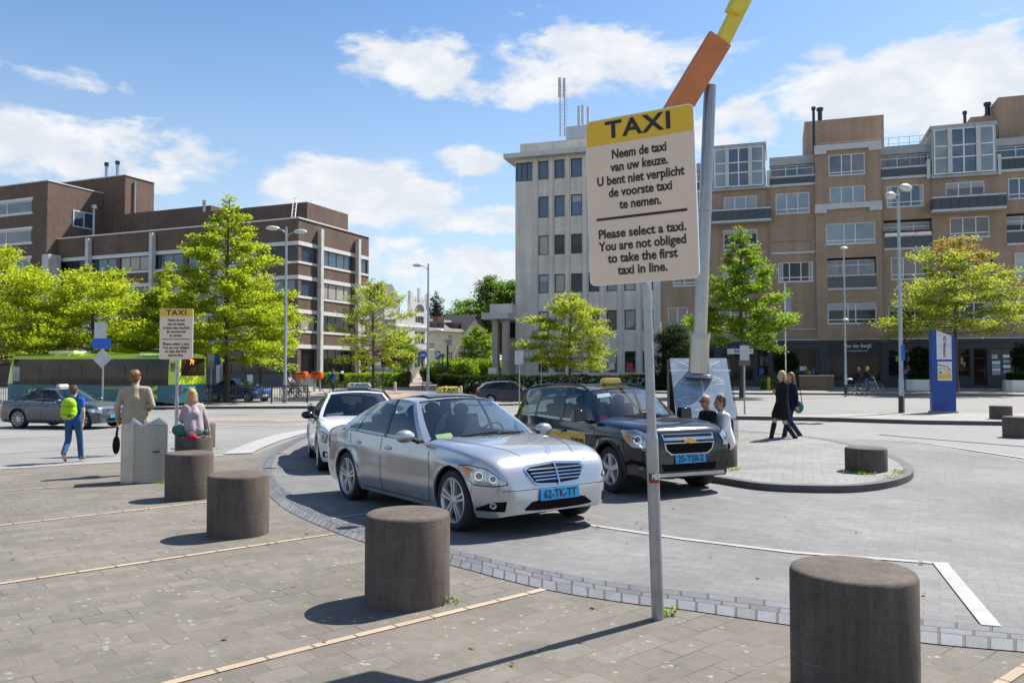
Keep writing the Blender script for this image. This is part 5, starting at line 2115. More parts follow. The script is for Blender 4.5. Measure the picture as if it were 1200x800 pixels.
# ---------------- black people carrier
SUV = dict(
    xr=-2.36, xf=2.26, axles=(1.38, -1.38), rad=.345, rimr=.232, arch=.405, spokes=5, double=False, lip=.026, zm=.62, tuck=.03, sill=.05,
    zs=[(-2.36, .95), (-2.28, 1.03), (-1.4, 1.06), (-.5, 1.03), (.8, 1.0), (1.4, .985), (1.85, .93), (2.08, .84), (2.2, .72), (2.26, .60)],
    zt=[(-2.36, 1.02), (-2.25, 1.08), (-1.0, 1.08), (.8, 1.13), (1.3, 1.10), (1.8, 1.05), (2.02, 1.0), (2.14, .90), (2.21, .76), (2.26, .64)],
    w=[(-2.36, .74), (-2.25, .83), (-1.9, .895), (-1.38, .918), (0, .905), (1.38, .918), (1.75, .90), (2.0, .85), (2.14, .775), (2.22, .69), (2.26, .60)],
    zb=[(-2.36, .42), (-2.1, .27), (-1.38, .24), (1.38, .23), (2.0, .24), (2.26, .30)],
    corner=(2.04, -.80), rcorner=(-2.25, -.80),
    cab=(-2.18, 1.0), cols=[(.90, .30, 'body'), (.76, .18, 'black'), (.56, .10, 'glass'), (-.20, -.24, 'black'), (-.32, -.36, 'glass'), (-1.16, -1.16, 'black'), (-1.26, -1.24, 'glass'), (-1.86, -1.74, 'body'), (-2.20, -1.92, 'end')],
    rail_z=[(.35, 1.50), (-.3, 1.575), (-1.2, 1.575), (-1.95, 1.53)], rail_y=[(.35, .60), (-.4, .645), (-1.4, .64), (-1.95, .62)], crown=.05,
    ws_dx=.25, rw_dx=.10, cowl_z=1.125, deck_z=1.06, chrome_belt=True,
    seams=[[(.90, .30), (1.0, .62), (.90, .95)], [(-.26, .28), (-.26, 1.0)], [(-.98, .60), (-1.1, .80), (-1.2, 1.02)], [(.9, .30), (-.9, .30)]],
    handles=[(-.08, .86), (-1.0, .88)], mirror=(.72, 1.03), seats=(-.15, -1.0), box_mirror=True, crease=lambda x: .86, paint=MATS['black_car_paint'], mirror_m=MATS['black_gloss'], glass_side=MATS['car_glass_dark'])
c1 = G(714, 578)
o, rz, pit = set_on_road(c1, (.42, -.908), 1.38 * .97, .865)
car, K = make_car('taxi_van', 'black people carrier taxi with yellow roof light and yellow fare panel on its side', 'car', o, rz, scaled(SUV, .97, .95, .985), 'taxis waiting at the rank', pit)
P = K['patch']
SK_ = .0
P('grille', [(-.44, .79), (.44, .79)], [(-.455, .88), (.455, .88)], 0, .010, MATS['chrome'])
P('grille_mesh', [(-.415, .832), (.415, .832)], [(-.425, .868), (.425, .868)], 0, .018, MATS['mesh_black'], nv=2)
P('grille', [(-.41, .655), (-.32, .585), (.32, .585), (.41, .655)], [(-.44, .76), (.44, .76)], 0, .010, MATS['chrome'])
P('grille_mesh', [(-.385, .66), (-.305, .603), (.305, .603), (.385, .66)], [(-.415, .747), (.415, .747)], 0, .018, MATS['mesh_black'])
bow = MB()
xb = front_hit(K['bvh'], 0, .80) + .03
BT = Matrix.Translation((xb, 0, .785)) @ Matrix.Rotation(PI / 2, 4, 'Z') @ FRONT
bow.prism([(-.105, -.02), (-.035, -.02), (-.028, -.04), (.042, -.04), (.036, -.02), (.105, -.02), (.098, .02), (.028, .02), (.022, .04), (-.048, .04), (-.042, .02), (-.112, .02)][::1], 0, .012, M4=BT)
bow.build('emblem', M('gold_badge', (.75, .45, .10), .25, .6), car)
for s_ in (-1, 1):
    hl = K['lamp']([(-.22, .82), (-.10, .70), (.22, .70)], [(-.27, .935), (-.05, .95), (.20, .86)], s_)
    for (sx, zz, rr) in ((-.01, .81, .06), (.12, .785, .044)):
        P('lamp', [(sx + rr * math.cos(t), zz - rr * math.sin(t)) for t in np.linspace(PI, 0, 9)], [(sx + rr * math.cos(t), zz + rr * math.sin(t)) for t in np.linspace(PI, 0, 9)], A0, .012, MATS['chrome'], hl, 8, 4, mirror=(s_,))
        rr *= .7
        P('lamp', [(sx + rr * math.cos(t), zz - rr * math.sin(t)) for t in np.linspace(PI, 0, 9)], [(sx + rr * math.cos(t), zz + rr * math.sin(t)) for t in np.linspace(PI, 0, 9)], A0, .017, MATS['lamp_lens'], hl, 8, 4, mirror=(s_,))
    P('indicator', [(-.20, .82), (-.12, .76)], [(-.225, .90), (-.125, .90)], A0, .011, MATS['amber_lamp'], hl, 5, 3, mirror=(s_,))
    P('fog_light', [(.04 + .04 * math.cos(t), .43 - .04 * math.sin(t)) for t in np.linspace(PI, 0, 9)], [(.04 + .04 * math.cos(t), .43 + .04 * math.sin(t)) for t in np.linspace(PI, 0, 9)], A0, .012, MATS['lamp_lens'], mirror=(s_,), nu=8, nv=4)
P('bumper_vent', [(-.44, .36), (.44, .36)], [(-.48, .46), (.48, .46)], 0, .008, MATS['mesh_black'])
P('bumper_trim', [(-.62, .285), (.62, .285)], [(-.60, .335), (.60, .335)], 0, .016, MATS['steel_trim'], nv=2)
plate(car, front_hit(K['bvh'], 0, .53) + .022, .53, '25-TSB-2', MATS['plate_blue'], .53, .125)
rx = MB()
for s_ in (-1, 1):
    pts = [K['Rp'](x, s_) + Vector((0, -s_ * .02, .045)) for x in np.linspace(.1, -1.75, 12)]
    pts = [K['Rp'](.25, s_) + Vector((0, -s_ * .02, .005))] + pts + [K['Rp'](-1.9, s_) + Vector((0, -s_ * .02, .005))]
    rx.tube(pts, .018, 7)
rx.build('roof_rail', MATS['black_gloss'], car)
roof_light(car, -.10, .08, 1.575, .37, .16, .085, MATS['taxi_yellow'])
# fare panel on the doors
fp = MB()
Yf = K['Y']
x0, x1 = -1.05, .66
fp.grid(lambda u, v: Vector((x0 + (x1 - x0) * u, -(Yf(x0 + (x1 - x0) * u, .50 + .33 * v) + .0045), .50 + .33 * v)), 14, 6, 0)
nck = 26
for r_ in range(2):
    for k in range(nck):
        if (k + r_) % 2:
            continue
        a, b = x0 + (x1 - x0) * k / nck, x0 + (x1 - x0) * (k + 1) / nck
        z0_ = .785 + .022 * r_
        fp.add([(a, -(Yf(a, z0_) + .006), z0_), (b, -(Yf(b, z0_) + .006), z0_), (b, -(Yf(b, z0_ + .022) + .006), z0_ + .022), (a, -(Yf(a, z0_ + .022) + .006), z0_ + .022)], [(0, 1, 2, 3)], 1)
fpo = fp.build('fare_panel', [MATS['ad_yellow'], MATS['paper_white']], car, smooth=False)
yl = -(Yf(.3, .6) + .012)
lettering('€39,00', .13, MATS['black_plastic'], fpo, front(.40, yl, .695), .004, width=.42)
st = MB()
for k, z in enumerate((1.20,)):
    for j in range(4):
        xx = -1.78 - .045 * j
        st.box((xx, -(Yf(-1.8, 1.0) - .012), .965), (.035, .006, .045), j % 3)
st.build('sticker', [MATS['notice_blue'], MATS['paper_white'], MATS['goods_red']], car, smooth=False)
wp = MB()
for (y0, y1) in ((.05, .6), (-.55, .0)):
    a, b = K['ws']((y0 / .86 + 1) / 2, .03), K['ws']((y1 / .86 + 1) / 2, .06)
    wp.beam(a + Vector((.02, 0, .015)), b + Vector((.02, 0, .015)), .025, .014)
wp.build('wiper', MATS['black_plastic'], car, smooth=False)
pa = MB()
pa.grid(lambda u, v: K['ws'](.10 + .16 * u, .74 + .12 * v) + Vector((-.012, 0, -.004)), 3, 2)
pa.build('permit_card', MATS['paper_white'], car)
for s_ in (-1, 1):
    P('tail_light', [(-.12, .92), (.12, .95)], [(-.12, 1.03), (.12, 1.04)], R(140), .006, MATS['red_lamp'], mirror=(s_,))

# ---------------- dark grey taxi crossing on the left
SE = scaled(SEDAN, .89, .98, .985, paint=MATS['grey_car_paint'], double=False, spokes=10)
cR = at(22, 28.8)
f = Vector((.97, -.22, 0)).normalized()
r = Vector((f.y, -f.x, 0))
o = Vector((cR.x, cR.y, 0)) + f * 1.5 * .89 - r * .9
zf, zr_ = zg(o.x + f.x * 1.4, o.y + f.y * 1.4), zg(o.x - f.x * 1.4, o.y - f.y * 1.4)
o.z = (zf + zr_) / 2
car, K = make_car('taxi_sedan', 'dark grey saloon taxi with a small cream roof light driving past the bus', 'car', o, math.atan2(f.y, f.x), SE, None, math.atan2(zf - zr_, 2.8))
P = K['patch']
P('grille', [(-.34, .54), (.34, .54)], [(-.38, .74), (.38, .74)], 0, .008, MATS['chrome'])
P('grille_mesh', [(-.31, .56), (.31, .56)], [(-.35, .715), (.35, .715)], 0, .014, MATS['mesh_black'])
for k in range(3):
    P('grille_bar', [(-.32, .59 + .04 * k), (.32, .59 + .04 * k)], [(-.32, .605 + .04 * k), (.32, .605 + .04 * k)], 0, .02, MATS['chrome'], nv=1)
for s_ in (-1, 1):
    hl = K['lamp']([(-.22, .62), (.18, .57)], [(-.26, .72), (-.05, .76), (.19, .70)], s_)
    for sx in (-.08, .09):
        P('lamp', [(sx + .055 * math.cos(t), .655 - .055 * math.sin(t)) for t in np.linspace(PI, 0, 9)], [(sx + .055 * math.cos(t), .655 + .055 * math.sin(t)) for t in np.linspace(PI, 0, 9)], A0, .012, MATS['chrome'], hl, 8, 4, mirror=(s_,))
    P('tail_light', [(-.14, .70), (.16, .70)], [(-.14, .88), (.16, .88)], R(140), .008, MATS['red_lamp'], mirror=(s_,))
P('bumper_vent', [(-.4, .27), (.4, .27)], [(-.4, .36), (.4, .36)], 0, .006, MATS['mesh_black'])
pm = MB()
pm.box((front_hit(K['bvh'], 0, .45) + .015, 0, .45), (.018, .52, .12))
pm.build('number_plate', MATS['plate_blue'], car, smooth=False)
roof_light(car, -.30, .05, 1.43, .50, .16, .11, M('cream_lamp', (.74, .70, .55), .4))

# ---------------- hatchback, blue car, parked cars in the side street
HSRC = dict(SUV)
HSRC['cols'] = SUV['cols'][:-3] + [(-1.26, -1.20, 'glass'), (-1.78, -1.46, 'body'), (-2.24, -1.66, 'end')]
HSRC['rail_z'] = [(.35, 1.50), (-.3, 1.565), (-1.0, 1.54), (-1.7, 1.44)]
HATCH = scaled(HSRC, .85, .90, .87, paint=MATS['navy_car_paint'], rad=.30, rimr=.20, arch=.345, lip=.008, double=False, spokes=5, chrome_belt=False, rails_black=True)
oH = at(598, 47.5)
car, K = make_car('hatchback', 'dark blue hatchback passing on the road in front of the hedge', 'car', oH, R(2), HATCH)
for s_ in (-1, 1):
    K['patch']('tail_light', [(-.1, .76), (.12, .78)], [(-.1, .93), (.12, .93)], R(125), .008, MATS['red_lamp'], mirror=(s_,))
    K['lamp']([(-.2, .62), (.16, .60)], [(-.2, .76), (.16, .74)], s_)
SB = scaled(SEDAN, .88, .95, 1.0, paint=MATS['blue_car_paint'], double=False, spokes=10)
oB = at(282, 52)
car, K = make_car('small_car', 'bright blue car with a yellow plate behind the metal railing', 'car', oB, R(-22), SB)
for s_ in (-1, 1):
    K['lamp']([(-.25, .60), (.18, .56)], [(-.27, .73), (.18, .69)], s_)
pm = MB()
pm.box((front_hit(K['bvh'], 0, .42) + .015, 0, .42), (.018, .52, .12))
pm.build('number_plate', MATS['plate_yellow'], car, smooth=False)
oP = at(560, 119)
SPk = scaled(SEDAN, .9, .95, 1.0, paint=MATS['grey_car_paint'], double=False, spokes=10)
car, K = make_car('parked_car', 'dark grey car parked before the cream house', 'car', oP, R(8), SPk)
oV = at(545, 127)
VAN = scaled(SUV, 1.05, 1.0, 1.18, paint=MATS['white_car_paint'], double=False, lip=.01)
car, K = make_car('parked_van', 'white van parked by the porch of the cream house', 'van', oV, R(15), VAN)

# ---------------- bus
BL, BW, BH = 11.7, 2.5, 3.0
LIME = paint('bus_lime', (.48, .66, .03), 0, .35) or MATS['bus_lime']
TEAL = paint('bus_teal', (.004, .12, .165), 0, .4, 0, .25)
pR = at(209, 43.2)
phi = R(-15)
fB = Vector((-math.cos(phi), -math.sin(phi), 0))
rzB = math.atan2(fB.y, fB.x)
lB = Vector((-fB.y, fB.x, 0))           # bus's left = towards camera
oBus = Vector((pR.x, pR.y, 0)) + fB * (BL / 2) - lB * (BW / 2)
oBus.z = zg(oBus.x, oBus.y) + .0
bus = thing('city_bus', 'lime and teal city bus with a long tinted window band seen from its rear corner', 'bus', oBus, rzB)
sec = []
for (y, z) in [(1.25, .32), (1.25, 1.28), (1.235, 1.9), (1.18, 2.62), (1.10, 2.86), (.95, 2.96), (.6, 3.0), (0, 3.01)]:
    sec.append((y, z))
full = [(-y, z) for y, z in sec] + [(y, z) for y, z in sec[-2::-1]]
bb = MB()
stx = [(-BL / 2, .94, -.05), (-BL / 2 + .06, .98, -.02), (-BL / 2 + .2, 1, 0), (-2, 1, 0), (0, 1, 0), (2, 1, 0), (BL / 2 - .5, 1, 0), (BL / 2 - .22, .97, 0), (BL / 2 - .06, .90, 0), (BL / 2, .82, 0)]
nf = len(full)
for (x, k, dz) in stx:
    for (y, z) in full:
        xx = x
        if x > BL / 2 - .6:
            xx = x - max(0, z - 1.2) * .14 * (x - BL / 2 + .6) / .6
        bb.v.append((xx, y * k, z + (dz if z > 2.5 else 0)))
for i in range(len(stx) - 1):
    for k in range(nf - 1):
        bb.f.append((i * nf + k, i * nf + k + 1, (i + 1) * nf + k + 1, (i + 1) * nf + k))
        zmid = (full[k][1] + full[k + 1][1]) / 2
        bb.m.append(1 if zmid < 1.0 else 0)
    bb.f.append((i * nf + nf - 1, i * nf, (i + 1) * nf, (i + 1) * nf + nf - 1))
    bb.m.append(2)
for (i, fl) in ((0, False), (len(stx) - 1, True)):
    lo = [i * nf, i * nf + 1, i * nf + nf - 2, i * nf + nf - 1]
    hi = [i * nf + k for k in range(1, nf - 1)]
    bb.f.append(tuple(lo if fl else lo[::-1]))
    bb.m.append(1)
    bb.f.append(tuple(hi[::-1] if not fl else hi))
    bb.m.append(0)
bb.build('body', [MATS['bus_lime'], MATS['bus_teal'], MATS['black_plastic']], bus, angle=30)
gw = MB()
bus_glass = pane_mat('bus_glass', (.040, .027, .019), .6, 1.4)
gw.grid(lambda u, v: Vector((-BL / 2 + .62 + (BL - .72) * u - (.17 * max(0, u - .95) / .05 * v), 1.254 - .05 * max(0, (v - .40)) / .60 - (.16 * max(0, u - .97) / .03), 1.22 + 1.46 * v)), 24, 6, 0, True)
gw.build('side_window', MATS['bus_glass'], bus)
for k in range(7):
    d_ = MB()
    xx = -BL / 2 + 2.0 + 1.45 * k
    d_.bx(xx - .02, xx + .02, 1.215, 1.258, 1.24, 2.3)
    d_.build('window_bar', MATS['black_gloss'], bus, smooth=False)
rwm = MB()
rwm.bx(-BL / 2 - .012, -BL / 2 + .02, -1.0, 1.0, 1.75, 2.72)
ro = rwm.build('rear_window', MATS['bus_glass'], bus, smooth=False)
lettering('79', .38, emit_mat('amber_display', (1.0, .30, .02), 1.6), ro, Matrix.Translation((-BL / 2 - .016, .12, 2.50)) @ Matrix.Rotation(-PI / 2, 4, 'Z') @ FRONT, .004)
vb = MB()
for k in range(6):
    vb.bx(-BL / 2 + .22, -BL / 2 + .52, 1.20, 1.236, 2.0 + k * .08, 2.05 + k * .08)
vb.build('vent_grille', MATS['black_plastic'], bus, smooth=False)
for (s_, zz) in ((-1.08, .95), (1.08, .95)):
    tl = MB()
    tl.bx(-BL / 2 - .015, -BL / 2 + .02, s_ - .07, s_ + .07, .75, 1.15)
    tl.build('tail_light', MATS['red_lamp'], bus, smooth=False)
pm = MB()
pm.bx(-BL / 2 - .02, -BL / 2 + .02, -.26, .26, .62, .73)
pm.build('number_plate', MATS['plate_yellow'], bus, smooth=False)
M('lime_letters', (.45, .58, .03), .4)
TL = Matrix.Translation((0, 1.262, 0)) @ Matrix.Rotation(PI, 4, 'Z') @ FRONT
lettering('connexxion', .24, MATS['lime_letters'], bus, Matrix.Translation((-1.55, 0, 1.08)) @ TL, .004)
lettering('<<', .5, MATS['lime_letters'], bus, Matrix.Translation((3.9, 0, .85)) @ TL, .02)
lettering('<', 1.3, MATS['lime_letters'], bus, Matrix.Translation((-4.2, 0, .78)) @ TL, .05)
lettering('CONNEXXION', .22, MATS['bus_teal'], bus, Matrix.Translation((-3.9, -.085, 2.83)) @ Matrix.Translation((0, 1.262, 0)) @ Matrix.Rotation(PI, 4, 'Z') @ Matrix.Rotation(PI / 2 - .33, 4, 'X'), .006)
lettering('connexxion', .2, MATS['lime_letters'], bus, Matrix.Translation((-BL / 2 - .016, .2, 1.1)) @ Matrix.Rotation(-PI / 2, 4, 'Z') @ FRONT, .003)
ru = MB()
ru.bx(1.6, 3.4, -.7, .7, 2.99, 3.16)
ru.build('roof_unit', MATS['white_paint'], bus, bevel=.05)
rh = MB()
for xx in (-3.0, -.6):
    rh.bx(xx - .4, xx + .4, -.4, .4, 2.99, 3.07)
rh.build('roof_hatch', MATS['bus_lime'], bus, bevel=.02)
for xx in (-2.6, 3.3):
    for s_ in (-1, 1):
        wa = MB()
        wa.prism([(.56 * math.cos(t), .56 * math.sin(t)) for t in np.linspace(-.22, PI + .22, 20)], -.01, .012, 0, Matrix.Translation((xx, s_ * 1.25, .48)) @ Matrix.Rotation(PI / 2, 4, 'X'))
        wa.build('wheel_arch', MATS['black_plastic'], bus)
        make_wheel(bus, 'wheel', (xx, s_ * 1.13, .48), .48, .30, .28, s_, 8, MATS['galvanised'], False)
for xx in np.linspace(-BL / 2 + .3, BL / 2 - .8, 5):
    mk = MB()
    mk.bx(xx - .05, xx + .05, 1.24, 1.262, .62, .67)
    mk.build('side_marker', MATS['amber_lamp'], bus, smooth=False)
dr = MB()
dr.bx(BL / 2 - 1.05, BL / 2 - .55, 1.22, 1.262, 1.42, 2.25)
dr.build('driver_window', MATS['pane_curtain'], bus, smooth=False)
# ------------------------------------------------------------------ trees and planting
def set_tone(me, tones):
    a = me.attributes.new('tone', 'FLOAT', 'FACE')
    a.data.foreach_set('value', np.asarray(tones, dtype=np.float32))


def leaf_mesh(name, pts, tone, size, mat, parent, nr, flat=.55, loc=None):
    """many small leaf faces: pts (N,3)"""
    n = len(pts)
    ax = nr.normal(size=(n, 3))
    ax[:, 2] = np.abs(ax[:, 2]) + flat * 2
    ax /= np.linalg.norm(ax, axis=1)[:, None]
    t = nr.normal(size=(n, 3))
    u = np.cross(ax, t)
    u /= np.linalg.norm(u, axis=1)[:, None]
    w = np.cross(ax, u)
    s = size * nr.uniform(.6, 1.35, n)[:, None]
    fold = ax * s * nr.uniform(-.15, .3, n)[:, None]
    a = pts - u * s * .55
    b = pts + w * s * .36 + fold
    c = pts + u * s * .62
    d = pts - w * s * .36 + fold
    V = np.stack([a, b, c, d], 1).reshape(-1, 3)
    me = bpy.data.meshes.new(name)
    me.vertices.add(4 * n)
    me.vertices.foreach_set('co', V.ravel())
    me.loops.add(4 * n)
    me.loops.foreach_set('vertex_index', np.arange(4 * n, dtype=np.int32))
    me.polygons.add(n)
    me.polygons.foreach_set('loop_start', np.arange(0, 4 * n, 4, dtype=np.int32))
    me.update(calc_edges=True)
    me.materials.append(mat)
    set_tone(me, np.clip(tone, 0, 1))
    o = bpy.data.objects.new(name, me)
    COL.objects.link(o)
    o.parent = parent
    if loc is not None:
        o.location = loc
    return o


BARK = M('bark', (.085, .068, .052), .9, var=.3, scale=8, bump=.5, bscale=25)
LIMELEAF = leaf_mat('spring_leaf', (.17, .24, .010), (.36, .40, .02), 1.9)
GREENLEAF = leaf_mat('green_leaf', (.10, .18, .010), (.24, .33, .025), 1.7)
GOLDLEAF = leaf_mat('golden_leaf', (.18, .235, .016), (.38, .41, .045), 1.7)
DARKLEAF = leaf_mat('dark_leaf', (.018, .036, .010), (.05, .085, .02), 1.0)
MIDLEAF = leaf_mat('mid_leaf', (.06, .12, .015), (.15, .24, .03), 1.6)
CONLEAF = leaf_mat('conifer_leaf', (.015, .032, .018), (.04, .065, .035), .6)


def tree(name, label, base, H, crown0, prof, Rm, seed, leaf, n_leaf=14000, size=.15, nb=26, trunk=.13, lean=(0, 0), droop=.25, rise=(.12, .9), group='street trees', cat='tree', flat=.55, spread=.2, tone0=.0, tip=None):
    """prof: radius factor over crown height (t, r); layered sprays of leaves on real limbs"""
    nr = np.random.RandomState(seed)
    rd = random.Random(seed)
    pf = interp(prof)
    root = thing(name, label, cat, base, 0, group)
    tb = MB()
    pts, rs = [], []
    for k in range(9):
        t = k / 8
        pts.append((lean[0] * t * H + rd.uniform(-.04, .04) * (k > 0), lean[1] * t * H + rd.uniform(-.04, .04) * (k > 0), H * .97 * t - (.05 if k == 0 else 0)))
        rs.append(trunk * (1.25 if k == 0 else 1) * (1 - .88 * t) + .008)
    tb.tube(pts, rs, 9)

    def trunk_at(z):
        t = z / H
        return Vector((lean[0] * t * H, lean[1] * t * H, z))
    P, T = [], []
    P2, T2 = [], []
    tot = 0
    brs = []
    nb = int(nb * 1.9)
    n_leaf = int(n_leaf * 1.75)
    size *= .74
    for i in range(nb):
        t = (i + rd.uniform(0, .9)) / nb
        z = crown0 + (H - crown0) * t * .97
        L = max(.25, Rm * pf(t) * rd.uniform(.72, 1.12))
        azm = i * 2.39996 + rd.uniform(-.4, .4)
        el_ = rise[0] + (rise[1] - rise[0]) * t ** 1.5 + rd.uniform(-.12, .12)
        brs.append((z, L, azm, el_, t))
    W_ = sum(b[1] ** 1.6 for b in brs)
    for (z, L, azm, el_, t) in brs:
        d = Vector((math.cos(azm), math.sin(azm), 0))
        p0 = trunk_at(z)
        cur = []
        for k in range(6):
            s = k / 5
            cur.append(p0 + d * (L * s * math.cos(el_)) + Vector((0, 0, L * (math.sin(el_) * s - droop * .5 * s * s))) + Vector((rd.uniform(-.05, .05), rd.uniform(-.05, .05), rd.uniform(-.04, .04))) * (L * .4 * (k > 0)))
        r0 = max(.012, trunk * .34 * (1 - .6 * t) * min(1, L / Rm + .3))
        tb.tube(cur, [r0 * (1 - .8 * k / 5) for k in range(6)], 5, caps=False)
        nl = int(n_leaf * L ** 1.6 / W_)
        # twigs
        tw = []
        ntw = max(3, int(L * 3.2))
        for q in range(ntw):
            s = rd.uniform(.22, 1.0)
            k = min(4, int(s * 5))
            a = cur[k].lerp(cur[k + 1], s * 5 - k)
            ang = azm + rd.choice((-1, 1)) * rd.uniform(.4, 1.25)
            tl = L * rd.uniform(.22, .42) * (1.15 - .5 * s)
            e2 = el_ * .6 + rd.uniform(-.3, .25)
            b = a + Vector((math.cos(ang) * math.cos(e2), math.sin(ang) * math.cos(e2), math.sin(e2))) * tl
            tw.append((a, b, tl))
            tb.tube([a, b], [r0 * .35, .004], 3, caps=False)
        tw.append((cur[3], cur[5], L * .4))
        wsum = sum(x[2] for x in tw)
        br_t = rd.uniform(-.16, .16)
        for (a, b, tl) in tw:
            m = max(2, int(nl * tl / wsum))
            s = nr.uniform(.1, 1.08, m)
            pp = np.array(a)[None] + (np.array(b) - np.array(a))[None] * s[:, None]
            sg = spread * (.45 + .55 * min(1, tl / .8))
            pp += nr.normal(size=(m, 3)) * np.array([sg, sg, sg * .62]) * 1.35
            # little clumps at the twig: leaves gather round a few buds
            nbud = max(1, m // 9)
            bud = pp[nr.randint(0, m, nbud)]
            j = nr.randint(0, nbud, m)
            pp = pp * .68 + bud[j] * .32
            if tip is not None and rd.random() < (t - tip[1]) * 1.5:
                P2.append(pp)
                T2.append(nr.normal(.5, .25, m))
            else:
                P.append(pp)
                T.append(nr.normal(.5 + br_t + tone0, .2, m))
    tr_o = tb.build('trunk', BARK, root, angle=60)
    leaf_mesh('crown', np.concatenate(P), np.concatenate(T), size, leaf, root, nr, flat)
    if P2:
        leaf_mesh('crown', np.concatenate(P2), np.concatenate(T2), size, tip[0], root, nr, flat)
    return root


def tp(px, Y, dz=0.):
    p = at(px, Y)
    p.z += dz
    return p


CONE = [(0, .80), (.12, 1.0), (.3, .92), (.55, .62), (.8, .30), (1, .06)]
BROAD = [(0, .72), (.2, 1.0), (.5, .92), (.78, .58), (1, .15)]
UMB = [(0, .66), (.25, 1.0), (.55, .95), (.8, .62), (1, .2)]
tree('street_tree', 'tall pyramidal lime green tree rising above the lamp by the brick office', tp(266, 49), 13.0, 2.6, CONE, 4.7, 11, LIMELEAF, 26000, .19, 36, .17)
tree('street_tree', 'broad lime green tree spreading over the middle of the bus', tp(108, 50), 7.9, 2.3, BROAD, 5.2, 12, LIMELEAF, 24000, .19, 26, .16, tone0=.15)
tree('street_tree', 'lime green tree cut off by the picture edge behind the bus front', tp(-4, 49), 9.2, 2.3, BROAD, 5.0, 13, LIMELEAF, 22000, .19, 26, .16, tone0=.1)
tree('street_tree', 'second bushy tree trunk between the pyramidal tree and the brick office notice', tp(306, 58), 8.0, 2.8, BROAD, 3.4, 14, LIMELEAF, 11000, .19, 20, .14)
tree('street_tree', 'layered yellow green tree by the no stopping sign', tp(437, 58), 8.2, 2.0, UMB, 3.1, 15, GOLDLEAF, 6500, .17, 24, .13, droop=.2)
tree('street_tree', 'flat topped yellow green tree in front of the grey office', tp(668, 56), 6.7, 1.9, UMB, 3.5, 16, GOLDLEAF, 13000, .17, 22, .13, droop=.35)
tree('street_tree', 'pyramidal bright green tree beside the steel monument', tp(869, 47), 10.2, 3.1, CONE, 3.1, 17, GREENLEAF, 17000, .17, 32, .14)
tree('street_tree', 'wide tree with orange tipped top behind the blue information column', tp(1120, 53), 10.4, 3.9, [(0, .7), (.12, 1.0), (.3, .95), (.5, .62), (.8, .34), (1, .08)], 5.4, 18, GOLDLEAF, 19000, .17, 30, .15, droop=.2, tip=(leaf_mat('orange_leaf', (.26, .14, .03), (.45, .30, .06), 1.4), .52))
tree('street_tree', 'lime green tree partly hidden between the pyramidal tree and the bus tree', tp(196, 52), 9.2, 2.4, CONE, 3.4, 19, LIMELEAF, 12000, .19, 24, .14)
# background trees of the side street
tree('garden_tree', 'tall loose green tree behind the portico of the grey office', tp(574, 118), 13.8, 2.0, [(0, .7), (.3, 1), (.7, .8), (1, .3)], 4.2, 21, MIDLEAF, 9000, .42, 24, .2, group='garden trees', rise=(.5, 1.1), spread=.5)
tree('garden_tree', 'rounded green tree against the grey office wall', tp(598, 112), 12.2, 2.0, [(0, .7), (.3, 1), (.7, .9), (1, .4)], 4.0, 22, MIDLEAF, 8000, .42, 22, .2, group='garden trees', rise=(.5, 1.1), spread=.5)
tree('garden_tree', 'low spreading tree showing over the cream roof ridge', tp(548, 150), 13.0, 4.0, BROAD, 6.0, 23, MIDLEAF, 7000, .5, 20, .2, group='garden trees', spread=.6)
tree('conifer', 'dark conifer beside the street lamp above the roofs', tp(511, 140), 14.6, 2.0, [(0, 1), (.5, .6), (1, .05)], 4.0, 24, CONLEAF, 9000, .42, 34, .2, droop=.5, group='garden trees', rise=(-.1, .3), spread=.5)
tree('garden_tree', 'slim young tree before the porch of the cream house', tp(559, 96), 6.4, 1.8, BROAD, 2.4, 25, GREENLEAF, 5000, .26, 18, .1, group='garden trees', spread=.3)
tree('garden_tree', 'young light tree in front of the white villa door', tp(466, 84), 5.6, 1.6, BROAD, 2.2, 26, GREENLEAF, 4500, .24, 18, .08, group='garden trees', spread=.3)
tree('garden_tree', 'dark dense evergreen tree between the grey office and the brick shops', tp(790, 58.5), 4.6, .7, [(0, .8), (.4, 1), (.8, .7), (1, .3)], 1.9, 27, DARKLEAF, 9000, .15, 26, .12, group='shop front plants', rise=(.2, 1.0), spread=.3)


